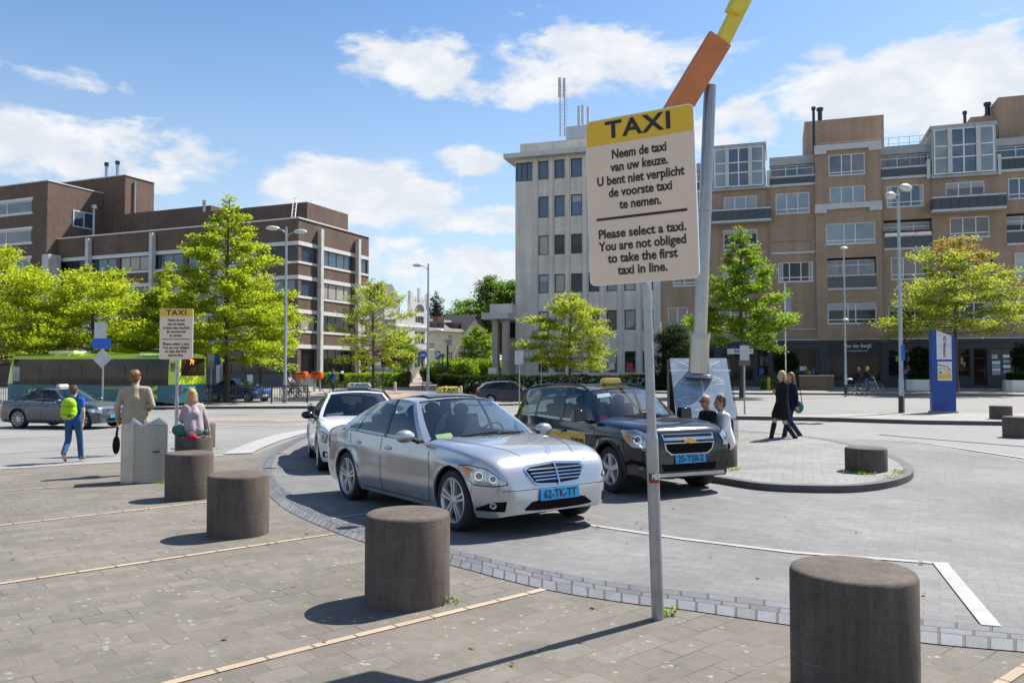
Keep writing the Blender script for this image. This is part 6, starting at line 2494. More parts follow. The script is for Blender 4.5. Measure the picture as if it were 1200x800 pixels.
def bush(name, label, base, rx, ry, h, leaf, n, size, seed, cat='bush', group=None, rz=0., boxy=False, z0=0., tone0=.5):
    nr = np.random.RandomState(seed)
    root = thing(name, label, cat, base, rz, group)
    if boxy:
        p = nr.uniform(-1, 1, (n, 3))
        f = nr.randint(0, 3, n)
        k = nr.rand(n) < .75
        for i in range(3):
            sel = k & (f == i)
            p[sel, i] = np.sign(p[sel, i]) * nr.uniform(.85, 1.04, sel.sum())
        P = p * np.array([rx, ry, h / 2]) + np.array([0, 0, h / 2])
        P[:, 2] += (np.sin(P[:, 0] * 1.3) * .06 + np.sin(P[:, 0] * 3.7) * .04) * (P[:, 2] / h)
    else:
        d = nr.normal(size=(n, 3))
        d /= np.linalg.norm(d, axis=1)[:, None]
        lump = 1 + .14 * np.sin(d[:, 0] * 5 + seed) * np.sin(d[:, 2] * 4 + seed) + .1 * np.sin(d[:, 1] * 7)
        r = (nr.rand(n) ** .25) * lump
        P = d * r[:, None] * np.array([rx, ry, h / 2]) + np.array([0, 0, h / 2])
        P[:, 2] = np.maximum(P[:, 2], .02)
    P[:, 2] += z0
    leaf_mesh('foliage', P, nr.normal(tone0, .22, n), size, leaf, root, nr, .2)
    sb = MB()
    for k in range(7):
        a = nr.rand() * 6.28
        sb.tube([(0.05 * math.cos(a), .05 * math.sin(a), -.02), (rx * .5 * math.cos(a), ry * .5 * math.sin(a), z0 + h * .6)], [.02, .008], 5)
    sb.build('stem', BARK, root)
    return root


# hedge before the grey office, low hedge before the brick office
hA, hB = tp(520, 60), tp(783, 57.5)
hd_ = hB - hA
bush('hedge', 'long clipped dark green hedge along the grey office', (hA + hB) / 2, hd_.length / 2, .7, 1.25, DARKLEAF, 16000, .17, 31, 'hedge', None, math.atan2(hd_.y, hd_.x), True)
hA, hB = tp(378, 68), tp(472, 74)
hd_ = hB - hA
bush('hedge', 'light green low hedge beneath the windows of the brick office', (hA + hB) / 2, hd_.length / 2, .8, 1.25, GREENLEAF, 9000, .19, 32, 'hedge', None, math.atan2(hd_.y, hd_.x), True)
bush('bush', 'round bright green bush beside the grey cabinet', tp(533, 84), 2.4, 1.6, 2.7, GREENLEAF, 6000, .24, 33)
bush('bush', 'dark round shrub at the corner of the white villa', tp(508, 86), 1.5, 1.2, 2.0, MIDLEAF, 3500, .24, 34)
bush('bush', 'green shrub below the villa door by the path', tp(471, 80), 1.0, .9, 1.7, MIDLEAF, 2500, .2, 35)
bush('bush', 'green shrub between the cream house and the portico', tp(572, 92), 2.2, 1.5, 2.6, GREENLEAF, 4500, .24, 36)
bush('bush', 'tall dark shrub under the cream house windows', tp(519, 98), 2.0, 1.2, 2.3, MIDLEAF, 3500, .26, 37)
# topiary balls on stems in front of the shops
for i, (px, yc, Y, rr, lab) in enumerate([(920.5, 425, 60, .92, 'clipped ball tree below the banner pole'), (1080, 422, 58, 1.0, 'clipped ball tree hidden beside the blue information column'), (1203, 419, 55.5, 1.0, 'clipped ball tree at the picture edge beside the number 28 door')]):
    b = tp(px, Y, .12)
    zc = zat(yc, Y) - b.z
    root = bush('ball_tree', lab, b, rr, rr, rr * 2, DARKLEAF, 4200, .12, 40 + i, 'topiary', 'clipped ball trees by the shops', 0, False, zc - rr, .35)
    s = MB()
    s.tube([(0, 0, -.02), (0, 0, zc)], .06, 8)
    s.build('trunk', BARK, root)
# planters
for i, (p0, p1, Y, lab) in enumerate([(1064, 1117, 56.5, 'long white concrete planter half hidden by the blue information column'), (1180, 1232, 54, 'white concrete planter at the picture edge below the shop notices')]):
    a, b = tp(p0, Y, .12), tp(p1, Y, .12)
    w = (b - a).length
    t = thing('planter', lab, 'planter', (a + b) / 2, ap_rz, 'white planters by the shops')
    m = MB()
    m.prism([(-w / 2 + .3, -.7), (w / 2 - .3, -.7), (w / 2, -.35), (w / 2, .5), (-w / 2, .5), (-w / 2, -.35)], 0, .78)
    m.build('tub', MATS['white_paint'], t, bevel=.03)
    nr = np.random.RandomState(60 + i)
    P = nr.uniform(-1, 1, (2200, 3)) * np.array([w / 2 - .15, .42, .28]) + np.array([0, -.08, 1.0])
    leaf_mesh('foliage', P, nr.normal(.4, .2, 2200), .14, DARKLEAF, t, nr, .3)
bw_a, bw_b = tp(937, 59.2, .12), tp(975.5, 57.8, .12)
t = thing('brick_bench_wall', 'low square brown brick wall block in front of the shop windows', 'wall', (bw_a + bw_b) / 2, ap_rz)
m = MB()
m.bx(-(bw_b - bw_a).length / 2, (bw_b - bw_a).length / 2, -.6, .6, 0, 1.05)
m.build('wall', brick_mat('block_brick', (.20, .12, .075), (.27, .17, .11), (.2, .16, .12), .22, .075, .012), t, smooth=False)
m = MB()
m.bx(-(bw_b - bw_a).length / 2 - .03, (bw_b - bw_a).length / 2 + .03, -.63, .63, 1.003, 1.08)
m.build('coping', CONC, t, smooth=False)
t = bush('box_hedge', 'narrow bright box hedge beside the brown brick block', tp(916, 59.5, .12), 1.5, .35, .75, GREENLEAF, 2200, .11, 70, 'hedge', None, ap_rz, True)
bo = thing('bollard_post', 'small yellow post on the pavement near the shop door', 'post', tp(900.5, 58.5, .12))
m = MB()
m.tube([(0, 0, -.02), (0, 0, .85)], .12, 10)
m.ell((0, 0, .85), (.12, .12, .08), 10, 6)
m.build('post', M('yellow_post', (.55, .38, .03), .5), bo)

# weeds and moss at kerbs and bases (ground cover, uncountable)
def weeds(name, spots, seed):
    nr = np.random.RandomState(seed)
    P, T = [], []
    for (px, py, r, n, up) in spots:
        c = G(px, py, up)
        a = nr.uniform(0, 2 * PI, n)
        rr = r * np.sqrt(nr.rand(n))
        x, y = c.x + rr * np.cos(a), c.y + rr * np.sin(a) * .6
        z = np.array([zg(i, j) for i, j in zip(x, y)]) + up + nr.rand(n) * .05
        P.append(np.stack([x, y, z], 1))
        T.append(nr.normal(.5, .25, n))
    root = None
    o = leaf_mesh(name, np.concatenate(P), np.concatenate(T), .024, GREENLEAF, None, nr, 0)
    o['kind'] = 'stuff'
    o['label'] = 'small weeds and moss growing at kerbs, posts and bollard feet'
    return o


weeds('weeds', [(781, 720, .07, 60, .01), (521, 705, .12, 60, .01), (860, 551, .15, 80, .1), (998, 554, .22, 70, .1), (1015, 556, .2, 50, .1), (1054, 554, .12, 90, .1), (868, 517, .5, 60, .1), (880, 514, .5, 50, .1), (191, 566, .1, 60, .01), (254, 527, .2, 40, .01), (1044, 560, .1, 40, .1)], 80)


# ------------------------------------------------------------------ bollards
def bollard_mats():
    m, g = newmat('bollard_concrete')
    o = g.n('ShaderNodeTexCoord').outputs['Object']
    n1 = g.rng(g.noise(o, 2.2, 5, .65), .3, .7, .75, 1.2)
    n2 = g.rng(g.noise(o, 70, 3, .7), .25, .75, .75, 1.25)
    v = g.n('ShaderNodeTexVoronoi')
    g.inp(v, 'Vector', o)
    v.inputs['Scale'].default_value = 110
    sp_ = g.rng(v.outputs['Distance'], .0, .5, .8, 1.15)
    mp = g.n('ShaderNodeMapping')
    g.t.links.new(o, mp.inputs[0])
    mp.inputs['Scale'].default_value = (9, 9, .7)
    n3 = g.rng(g.noise(mp.outputs[0], 1.6, 4, .7), .35, .7, 1.15, .78)
    tot = g.math('MULTIPLY', g.math('MULTIPLY', n1, n2), g.math('MULTIPLY', sp_, n3))
    cc = g.n('ShaderNodeCombineColor')
    for i, c in enumerate((.098, .079, .066)):
        g.inp(cc, i, g.math('MULTIPLY', tot, c))
    # a hairline crack round the drum with a pale lime deposit
    sz = g.n('ShaderNodeSeparateXYZ')
    g.t.links.new(o, sz.inputs[0])
    wob = g.math('MULTIPLY', g.math('SUBTRACT', g.noise(o, 5.0, 5, .7), .5), .12)
    lv = g.math('ABSOLUTE', g.math('SUBTRACT', g.math('ADD', sz.outputs[2], wob), .24))
    crack = g.math('MULTIPLY', g.rng(lv, .0, .005, .55, 0), g.rng(g.noise(o, 2.5, 3), .48, .60))
    col = g.mix(crack, cc.outputs[0], (.20, .19, .17, 1))
    b = g.n('ShaderNodeBump')
    b.inputs['Strength'].default_value = .35
    b.inputs['Distance'].default_value = .008
    g.inp(b, 'Height', g.math('ADD', g.noise(o, 90, 3, .7), g.math('MULTIPLY', sp_, .6)))
    p = pr(g, col, .9, 0, .3, 0, b.outputs[0])
    return finish(m, g, p.outputs[0])


BM = bollard_mats()


def bollard_mesh(h, r=.325):
    m = MB()
    e = .028
    prof = [(r * .985, -.08), (r, .02), (r, h - e), (r - e * .3, h - e * .3), (r - e, h), (r * .6, h + .002), (0, h + .003)]
    m.lathe(prof, 64)
    return m


def bollard(label, px, py, h, group, up=0., cat='bollard', r=.325):
    p = G(px, py, up)
    o = bollard_mesh(h, r).build('concrete_bollard', BM, None, p, angle=50)
    o.rotation_euler.z = rng.uniform(0, 6)
    return tag(o, label, cat, group)


GB = 'round concrete bollards'
bb_ = bollard('large round concrete bollard with a cracked side in the near corner beside the tiled line', 1001, 816, .69, GB)
bollard('round concrete bollard just in front of the silver saloon', 477.5, 703, .675, GB)
bollard('round concrete bollard between the cracked one and the litter bin, tall with stained side', 279, 625.5, .66, GB)
bollard('round concrete bollard right behind the litter bin edge', 221.5, 583.5, .655, GB)
bollard('round concrete bollard that the mauve jacketed woman sits on', 227, 552, .66, GB)
bollard('round concrete bollard peeking out behind the seated woman', 236.5, 524, .62, GB)
bollard('short dark bollard standing alone on the tip of the traffic island', 1015, 551, .38, GB, .1)
bollard('short bollard at the front corner of the black people carrier', 842, 545.5, .40, GB, .1)
bollard('wide short bollard cut by the picture edge near the road joint', 1192, 512, .52, GB)
bollard('small distant bollard on the refuge beside the blue information column', 1173, 490.5, .42, GB, .12)

# ------------------------------------------------------------------ litter bin
bp_ = G(160, 567)
lb_o = thing('litter_bin', 'brushed steel litter bin with a dimpled front and folded lids', 'bin', (bp_.x, bp_.y + .28, bp_.z), R(22))
STEEL = M('brushed_steel', (.42, .41, .40), .30, .9, var=.10, scale=5, bump=.04, bscale=140)
m, g = newmat('dimpled_steel')
o_ = g.n('ShaderNodeTexCoord').outputs['UV']
sp = g.n('ShaderNodeSeparateXYZ')
g.t.links.new(o_, sp.inputs[0])
fr = [g.math('SUBTRACT', g.math('FRACT', g.math('MULTIPLY', sp.outputs[i], 24.0)), .5) for i in (0, 1)]
d2 = g.math('SQRT', g.math('ADD', g.math('MULTIPLY', fr[0], fr[0]), g.math('MULTIPLY', fr[1], fr[1])))
hgt = g.rng(d2, .12, .34, 1, 0, True)
bpn = g.n('ShaderNodeBump')
bpn.inputs['Strength'].default_value = .9
bpn.inputs['Distance'].default_value = .008
g.inp(bpn, 'Height', hgt)
p = pr(g, g.mix(g.math('MULTIPLY', hgt, .6), (.34, .335, .325, 1), (.55, .54, .53, 1)), .34, .85, .5, 0, bpn.outputs[0])
finish(m, g, p.outputs[0])
bw2, bd2, bh = .69, .52, .95
mb_ = MB()
mb_.bx(-bw2 / 2, -bw2 / 2 + .19, -bd2 / 2 + .02, bd2 / 2, .0, bh)
mb_.bx(-bw2 / 2 + .192, bw2 / 2 - .004, -bd2 / 2 + .06, bd2 / 2 - .01, .0, bh - .01)
mb_.build('body', STEEL, lb_o, bevel=.015)
fpn = MB()
fpn.uv = []
nseg = 10
for i in range(nseg + 1):
    u = i / nseg
    x = -bw2 / 2 + .192 + (bw2 - .196) * u
    y = -bd2 / 2 + .05 - .05 * math.sin(PI * (.12 + .76 * u))
    for z in (.01, bh - .005):
        fpn.v.append((x, y, z))
        fpn.uv.append(((bw2 - .196) * u, z))
for i in range(nseg):
    fpn.f.append((2 * i, 2 * i + 2, 2 * i + 3, 2 * i + 1))
    fpn.m.append(0)
fpo_ = fpn.build('front_panel', MATS['dimpled_steel'], lb_o)
sl = MB()
sl.bx(.13, .23, -bd2 / 2 - .010, -bd2 / 2 + .02, .50, .525)
sl.build('slot', MATS['black_plastic'], lb_o, smooth=False)
for (x0, x1, xa_, nm) in ((-bw2 / 2 + .10, -.06, -bw2 / 2 + .16, 0), (.02, bw2 / 2 - .01, .22, 1)):
    l = MB()
    zt = bh + .105
    l.add([(x0, -bd2 / 2 + .03, bh), (x1, -bd2 / 2 + .03, bh), (xa_, -bd2 / 2 + .06, zt), (x0, bd2 / 2 - .02, bh), (x1, bd2 / 2 - .02, bh), (xa_, bd2 / 2 - .1, zt)], [(0, 1, 2), (3, 5, 4), (0, 2, 5, 3), (1, 4, 5, 2), (0, 3, 4, 1)])
    l.build('lid', STEEL, lb_o, smooth=False)

# ------------------------------------------------------------------ taxi signs
SIGN_Y = M('sign_yellow', (.78, .47, .015), .4, var=.04)
SIGN_W = M('sign_face', (.80, .61, .46), .45, var=.04, fine=.02)
INK = M('sign_ink', (.012, .012, .012), .5)


def taxi_sign(label, base, yaw, lean, lw, lh, zb, pole_r, sticker):
    t = thing('taxi_sign', label, 'sign', base, 0, 'taxi instruction signs')
    t.rotation_euler = (0, lean, 0)
    pm = MB()
    pm.tube([(0, 0, -.1), (0, 0, 1.28)], pole_r * 1.30, 16)
    pm.tube([(0, 0, 1.28), (0, 0, 1.33)], [pole_r * 1.3, pole_r * 1.02], 16)
    pm.tube([(0, 0, 1.33), (0, 0, zb + lh - .06)], pole_r, 16)
    pm.build('pole', MATS['galvanised'], t, angle=50)
    cl = MB()
    for z in (zb + .18, zb + lh - .22):
        cl.tube([(0, 0, z - .02), (0, 0, z + .02)], pole_r * 1.35, 14)
        cl.bx(-.10, .10, -pole_r - .028, -pole_r - .012, z - .02, z + .02)
    YM = Matrix.Rotation(yaw, 4, 'Z')
    co = cl.build('clamp', MATS['galvanised'], t)
    co.matrix_local = YM
    # plate with rounded corners: white field, yellow head
    pz = empty('plate', (0, 0, 0), yaw, t)
    rr = .045

    def rrect(x0, x1, z0, z1, r):
        out = []
        for (cx_, cz_, a0) in ((x1 - r, z0 + r, -PI / 2), (x1 - r, z1 - r, 0), (x0 + r, z1 - r, PI / 2), (x0 + r, z0 + r, PI)):
            for k in range(7):
                a = a0 + PI / 2 * k / 6
                out.append((cx_ + r * math.cos(a), cz_ + r * math.sin(a)))
        return out
    yp = -pole_r - .03
    hz = zb + lh * .843
    p0 = MB()
    p0.prism(rrect(-lw / 2, lw / 2, zb, zb + lh, rr), 0, .016, 0, Matrix.Translation((0, yp, 0)) @ FRONT)
    p0.build('rim', MATS['white_paint'], pz, angle=30)
    e = .008
    full = rrect(-lw / 2 + e, lw / 2 - e, zb + e, zb + lh - e, rr - e)
    lo = [q for q in full if q[1] <= zb + lh * .5]
    hi = [q for q in full if q[1] > zb + lh * .5]
    fm = MB()
    fm.prism([(-lw / 2 + e, hz)] + [q for q in lo if q[0] < 0] + [q for q in lo if q[0] >= 0] + [(lw / 2 - e, hz)], 0, .0025, 0, Matrix.Translation((0, yp - .0162, 0)) @ FRONT)
    fm.build('face', SIGN_W, pz, smooth=False)
    hm_ = MB()
    hm_.prism([(lw / 2 - e, hz + .0005)] + hi + [(-lw / 2 + e, hz + .0005)], 0, .0025, 0, Matrix.Translation((0, yp - .0162, 0)) @ FRONT)
    hm_.build('header', SIGN_Y, pz, smooth=False)
    yt = yp - .0205
    lettering('TAXI', .20, INK, pz, front(0, yt, zb + lh * .921), .005, width=lw * .60, spacing=1.12, sy=.86)
    lines = [('Neem de taxi', .775, .50), ('van uw keuze.', .698, .53), ('U bent niet verplicht', .621, .80), ('de voorste taxi', .546, .58), ('te nemen.', .470, .385),
             ('Please select a taxi.', .302, .80), ('You are not obliged', .228, .80), ('to take the first', .154, .64), ('taxi in line.', .080, .455)]
    for (s_, f, w) in lines:
        lettering(s_, .092, INK, pz, front(0, yt, zb + lh * f), .0023, width=lw * w)
    br = MB()
    br.bx(-lw * .415, lw * .415, yt - .002, yt + .001, zb + lh * .388, zb + lh * .388 + .018)
    br.build('rule', INK, pz, smooth=False)
    if sticker:
        sb = MB()
        sr_ = pole_r * 1.30 + .0015
        for (z0, z1, a0, a1, mi) in ((.985, 1.035, -2.5, -.35, 0), (.965, .985, -2.5, -.35, 1), (1.06, 1.125, -2.2, -.9, 2)):
            sb.grid(lambda u, v: Vector((sr_ * math.cos(a0 + (a1 - a0) * u), sr_ * math.sin(a0 + (a1 - a0) * u), z0 + (z1 - z0) * v)), 10, 1, mi)
        so_ = sb.build('sticker', [M('sticker_maroon', (.08, .02, .02), .5), M('sticker_red', (.28, .03, .02), .5), M('sticker_grey', (.38, .37, .35), .6)], t)
        lettering('MEX', .055, MATS['paper_white'], so_, front(.012, -sr_ - .003, 1.009), .002, width=.062)
    return t


b0 = G(771, 725)
taxi_sign('near taxi instruction sign with large black lettering on a grey pole with a sticker', b0, R(-28), R(-1.6), .81, 1.215, 2.39, .034, True)
yaw2 = R(-3)
b1 = at(208, 19.2)
taxi_sign('distant taxi instruction sign on a pole beside the seated woman', b1, yaw2, 0, .82, 1.21, 2.22, .034, False)

# ------------------------------------------------------------------ steel monument with coloured beams
mo = at(817.5, 19.4)
mo.z = zg(mo.x, mo.y) + .10
mon = thing('steel_monument', 'leaning steel pole with orange and yellow beams rising from a tilted glass map plinth', 'monument', mo, R(-4))
PSTEEL = M('polished_steel', (.34, .31, .28), .18, .95, var=.08, scale=6)
PANEL = M('etched_panel', (.25, .31, .36), .25, .35, var=.25, scale=3, coat=.5)
pbx = MB()
w0 = .74
zt_, zb_ = 1.98, .62
pbx.add([(-w0 + .06, -.05, zt_), (w0 - .06, -.05, zt_), (w0 - .11, -1.35, zb_), (-w0 + .05, -1.35, zb_), (-w0 + .06, .02, zt_ - .02), (w0 - .06, .02, zt_ - .02), (w0 - .11, -1.28, zb_ - .06), (-w0 + .05, -1.28, zb_ - .06)],
        [(3, 2, 1, 0), (4, 5, 6, 7), (0, 1, 5, 4), (1, 2, 6, 5), (2, 3, 7, 6), (3, 0, 4, 7)])
pbo = pbx.build('map_panel', PANEL, mon, smooth=False)
bx_ = MB()
bx_.bx(-w0 + .08, w0 - .14, -1.2, .45, -.1, zb_ - .03, 0)
bx_.add([(-w0 + .06, .03, -.1), (w0 - .06, .03, -.1), (w0 - .06, .5, -.1), (-w0 + .06, .5, -.1), (-w0 + .06, .03, zt_ - .03), (w0 - .06, .03, zt_ - .03), (w0 - .06, .5, zt_ - .03), (-w0 + .06, .5, zt_ - .03)], [(0, 1, 5, 4), (1, 2, 6, 5), (2, 3, 7, 6), (3, 0, 4, 7), (4, 5, 6, 7)], 0)
bx_.build('plinth', [MATS['black_plastic']], mon, smooth=False)
gs = MB()
gs.add([(w0 - .07, -1.38, -.05), (w0 + .0, .5, -.05), (w0 - .0, .5, zt_ - .02), (w0 - .0, -.02, zt_), (w0 - .07, -1.38, zb_)], [(0, 1, 2, 3, 4)])
gs.build('side_glass', glass_mat('clear_glass', (.85, .90, .90)), mon, smooth=False)
# etched drawing on the panel
et = MB()


def on_panel(u, v, lift=.004):
    y = -.05 - 1.30 * v
    z = zt_ + (zb_ - zt_) * v
    nrm = Vector((0, -(zt_ - zb_), 1.3)).normalized()
    return Vector((u, y, z)) + nrm * lift


def etch(u0, v0, u1, v1, w=.012):
    a, b = on_panel(u0, v0), on_panel(u1, v1)
    d = (b - a).normalized()
    nrm = Vector((0, -(zt_ - zb_), 1.3)).normalized()
    r = d.cross(nrm) * w / 2
    et.add([a - r, b - r, b + r, a + r], [(0, 1, 2, 3)])


for (a, b, c, d) in [(-.50, .06, -.25, .14), (.5, .05, .25, .14), (.30, .32, .52, .42), (-.35, .36, -.52, .43), (0, .38, 0, .98), (-.72, .22, -.3, .22), (.3, .22, .72, .22)]:
    etch(a, b, c, d, .016)
for k in range(26):
    v = rng.uniform(.35, .97)
    u = rng.uniform(-.65, .5)
    etch(u, v, u + rng.uniform(.03, .22), v + rng.uniform(-.003, .003), .012)
for k in range(8):
    v = .5 + .04 * k
    etch(-.05 + .01 * (k % 2), v, .05 - .01 * (k % 3), v, .012)
et.build('etching', M('etch_white', (.62, .66, .68), .5), pbo, smooth=False)
pl = MB()
pb0 = Vector((-.06, -.45, 1.50))
pdir = Vector((.16, .02, 1)).normalized()
pdir = Vector((.052, .03, 1)).normalized()
q1 = pb0 + pdir * 1.05
pl.tube([pb0, q1], .235, 28)
pl.tube([pb0 + Vector((0, 0, -.0)), pb0 + pdir * .07, pb0 + pdir * .11], [.33, .31, .24], 28)
pl.build('pole_sleeve', PSTEEL, mon, angle=40)
pm = MB()
q2 = pb0 + pdir * 7.1
pm.tube([q1 - pdir * .1, q2], [.165, .145], 24)
for k in (1.9, 2.6, 4.0):
    pm.tube([pb0 + pdir * k, pb0 + pdir * (k + .035)], .172, 24)
pm.build('pole', PSTEEL, mon, angle=40)
cg = MB()
cg.tube([q1 - pdir * .12, q1 + pdir * .05], .255, 28, caps=False)
cg.build('collar', MATS['clear_glass'], mon)
ORANGE = M('orange_paint', (.56, .17, .045), .5, var=.16, scale=1.4)
YEL = M('yellow_paint', (.70, .56, .05), .5, var=.08)
Zm = mo.y - .1


def mpt(px, py, dy=0.):
    """point of the monument plane seen at a pixel, in monument coordinates"""
    d = ray(px, py)
    t = (mo.y + dy) / d.y
    p = Vector((d.x * t, d.y * t, CAMH + d.z * t))
    return mon_inv @ p


mon_inv = (Matrix.Translation(mo) @ Matrix.Rotation(R(-4), 4, 'Z')).inverted()
a = mpt(752, 198, -.6)
b = mpt(843.5, 46, -.45)
om = MB()
om.beam(a, b, .62, .16, up=(.35, -1, .1))
obm = om.build('orange_beam', ORANGE, mon, smooth=False, bevel=.01)
dd_ = (b - a).normalized()
rr_ = dd_.cross(Vector((.35, -1, .1))).normalized()
uu_ = rr_.cross(dd_).normalized()
for t_ in (.42, .62, .82, .97):
    for s_ in (-1, 1):
        bt = MB()
        p_ = a.lerp(b, t_) + rr_ * (.25 * s_) + uu_ * .078
        bt.tube([p_, p_ + uu_ * .018], .022, 8)
        bt.build('bolt', MATS['galvanised'], obm)
ym = MB()
a2, b2 = mpt(846, 50, -.3), mpt(874, -6, -.25)
ym.beam(a2, b2, .34, .22, up=(.5, -1, .1))
a3, b3 = mpt(858, 16, -.4), mpt(884, -40, -.35)
ym.beam(a3, b3, .30, .30, up=(.5, -1, .1))
ym.build('yellow_beam', YEL, mon, smooth=False, bevel=.01)

# ------------------------------------------------------------------ street lamps
def lamp_head(parent, c, ang, s=1.0):
    h = MB()
    A = Matrix.Rotation(ang, 4, 'Z')
    n, mrow = 20, 8
    V, F = [], []
    for i in range(mrow + 1):
        t = PI / 2 * i / mrow
        for k in range(n):
            a = 2 * PI * k / n
            V.append(Vector(c) + A @ Vector((.42 * s * math.cos(t) * math.cos(a), .20 * s * math.cos(t) * math.sin(a), .17 * s * math.sin(t))))
    for i in range(mrow):
        for k in range(n):
            F.append((i * n + k, i * n + (k + 1) % n, (i + 1) * n + (k + 1) % n, (i + 1) * n + k))
    h.add(V, F)
    ho = h.build('lamp_head', M('lamp_shell', (.60, .61, .62), .3, .3), parent)
    b = MB()
    b.ell(c, (.39 * s, .18 * s, .10 * s), 20, 8, 0, A)
    b.build('diffuser', M('lamp_diffuser', (.62, .62, .56), .25), ho)
    return ho


def street_lamp(label, base, H, heads, r=.09, band=False):
    t = thing('street_lamp', label, 'street lamp', base, 0, 'street lamps')
    p = MB()
    p.tube([(0, 0, -.1), (0, 0, 1.2), (0, 0, 1.25), (0, 0, H)], [r * 1.25, r * 1.25, r, r * .62], 14)
    p.build('pole', MATS['lamp_grey'], t, angle=50)
    if band:
        b = MB()
        b.tube([(0, 0, 0), (0, 0, .62)], r * 1.4, 14)
        b.build('base_sleeve', MATS['dark_metal'], t, angle=50)
    for (dx, dz, ang) in heads:
        a = MB()
        z0 = H - .55 + dz
        a.tube([(0, 0, z0), (dx * .18, 0, z0 + .28), (dx * .5, 0, z0 + .42)], [.035, .03, .025], 8)
        a.build('arm', MATS['lamp_grey'], t)
        lamp_head(t, (dx * .82, 0, z0 + .40), ang)
    return t


pL = at(334.3, 46.6)
pL.z += .13
street_lamp('double headed grey street lamp behind the metal railing', pL, zat(266, 46.6) - pL.z, [(-1, .05, 0.1), (1, -.15, -.1)], .10)
pL = at(501.5, 62)
street_lamp('tall grey street lamp in front of the white villa with one high arm', pL, zat(309, 62) - pL.z, [(-1, .0, 0), (1, -5.1, 0)], .10)
pL = at(1055.5, 29)
pL.z += .12
street_lamp('double headed lamp post with black foot on the refuge by the blue column', pL, zat(222, 29) - pL.z, [(-.34, -.12, 1.0), (.34, .18, .8)], .075, True)
pL = at(990.5, 47.5)
pL.z += .12
t = street_lamp('single slim lamp post by the cyclists in front of the shops', pL, zat(290, 47.5) - pL.z, [], .07, True)
lamp_head(t, (0, 0, zat(291, 47.5) - pL.z), 0, .62)
lamp_head(t, (-.05, -.2, zat(375, 47.5) - pL.z), 0, .5)
pL = at(524.5, 74)
t = thing('park_lamp', 'low black park lamp with a flat disc top beside the green bush', 'street lamp', pL, 0)
p = MB()
zt2 = zat(400, 74) - pL.z
p.tube([(0, 0, -.1), (0, 0, zt2)], .09, 10)
p.build('pole', MATS['dark_metal'], t)
p = MB()
p.lathe([(0, zt2 + .28), (.45, zt2 + .16), (.45, zt2 + .10), (.16, zt2 + .04), (.14, zt2 - .35), (0, zt2 - .35)], 16)
p.build('lamp_head', MATS['lamp_grey'], t)

# ------------------------------------------------------------------ railing
ra_, rb_2 = at(-30, 47.2), at(361.5, 46.2)
rw_ = rb_2 - ra_
Lr = math.hypot(rw_.x, rw_.y)
t = thing('railing', 'dark metal crowd railing with vertical bars along the bus lane', 'railing', (ra_.x, ra_.y, ra_.z + .13), math.atan2(rw_.y, rw_.x))
dzr = lambda x: (zg(ra_.x + rw_.x * x / Lr, ra_.y + rw_.y * x / Lr) - ra_.z)
m = MB()
nB = int(Lr / .14)
for k in range(nB + 1):
    x = Lr * k / nB
    m.bx(x - .011, x + .011, -.011, .011, .12, 1.0)
m.build('bars', MATS['dark_metal'], t, smooth=False)['kind'] = 'stuff'
m = MB()
m.tube([(0, 0, 1.02), (Lr, 0, 1.02)], .035, 8)
m.tube([(0, 0, .12), (Lr, 0, .12)], .022, 8)
m.tube([(0, 0, .88), (Lr, 0, .88)], .016, 8)
m.build('rail', MATS['dark_metal'], t)
for k in range(14):
    m = MB()
    x = Lr - .05 - k * 2.1
    m.bx(x - .03, x + .03, -.03, .03, -.16, 1.0)
    m.build('post', MATS['dark_metal'], t, smooth=False)

# ------------------------------------------------------------------ road signs
M('sign_blue', (.01, .10, .48), .4)
M('sign_red', (.55, .02, .02), .4)
M('sign_bright_yellow', (.75, .66, .02), .4)
M('sign_back', (.42, .44, .46), .4, .5)
M('sign_dark_back', (.10, .105, .11), .5, .3)


def post_sign(label, px, Y, top_py, items, cat='road sign', r=.035, up=0., rz=0., name='road_sign', poly_m='galvanised', split=None):
    b = at(px, Y)
    b.z += up
    t = thing(name, label, cat, b, rz)
    m = MB()
    m.tube([(0, 0, -.1), (0, 0, zat(top_py, Y) - b.z)], r, 10)
    m.build('pole', MATS[poly_m], t)
    k = FPX / Y
    for (shape, dx, py, w, h, mat, face) in items:
        c = MB()
        z = zat(py, Y) - b.z
        W2, H2 = w / k / 2, h / k / 2
        cx_ = dx / k
        T = Matrix.Translation((cx_, -r - .02, z)) @ FRONT
        if shape == 'disc':
            c.prism([(W2 * math.cos(a), H2 * math.sin(a)) for a in np.linspace(0, 2 * PI, 25)[:-1]], 0, .012, 0, T)
        elif shape == 'diamond':
            c.prism([(W2, 0), (0, H2), (-W2, 0), (0, -H2)], 0, .012, 0, T)
        elif shape == 'tri':
            c.prism([(W2, H2), (-W2, H2), (0, -H2)], 0, .012, 0, T)
        else:
            c.prism([(-W2, -H2), (W2, -H2), (W2, H2), (-W2, H2)], 0, .012, 0, T)
        po = c.build('plate', MATS[mat], t, smooth=False)
        if face:
            face(po, cx_, z, W2, H2, -r - .034)
    return t


def f_nostop(po, x, z, W2, H2, y):
    c = MB()
    c.prism([(.74 * W2 * math.cos(a), .74 * H2 * math.sin(a)) for a in np.linspace(0, 2 * PI, 25)[:-1]], 0, .002, 0, front(x, y, z))
    c.build('field', MATS['sign_blue'], po, smooth=False)
    c = MB()
    c.prism([(-.62 * W2, .44 * H2), (-.44 * W2, .62 * H2), (.62 * W2, -.44 * H2), (.44 * W2, -.62 * H2)][::-1], 0, .002, 0, front(x, y - .003, z))
    c.build('stripe', MATS['sign_red'], po, smooth=False)


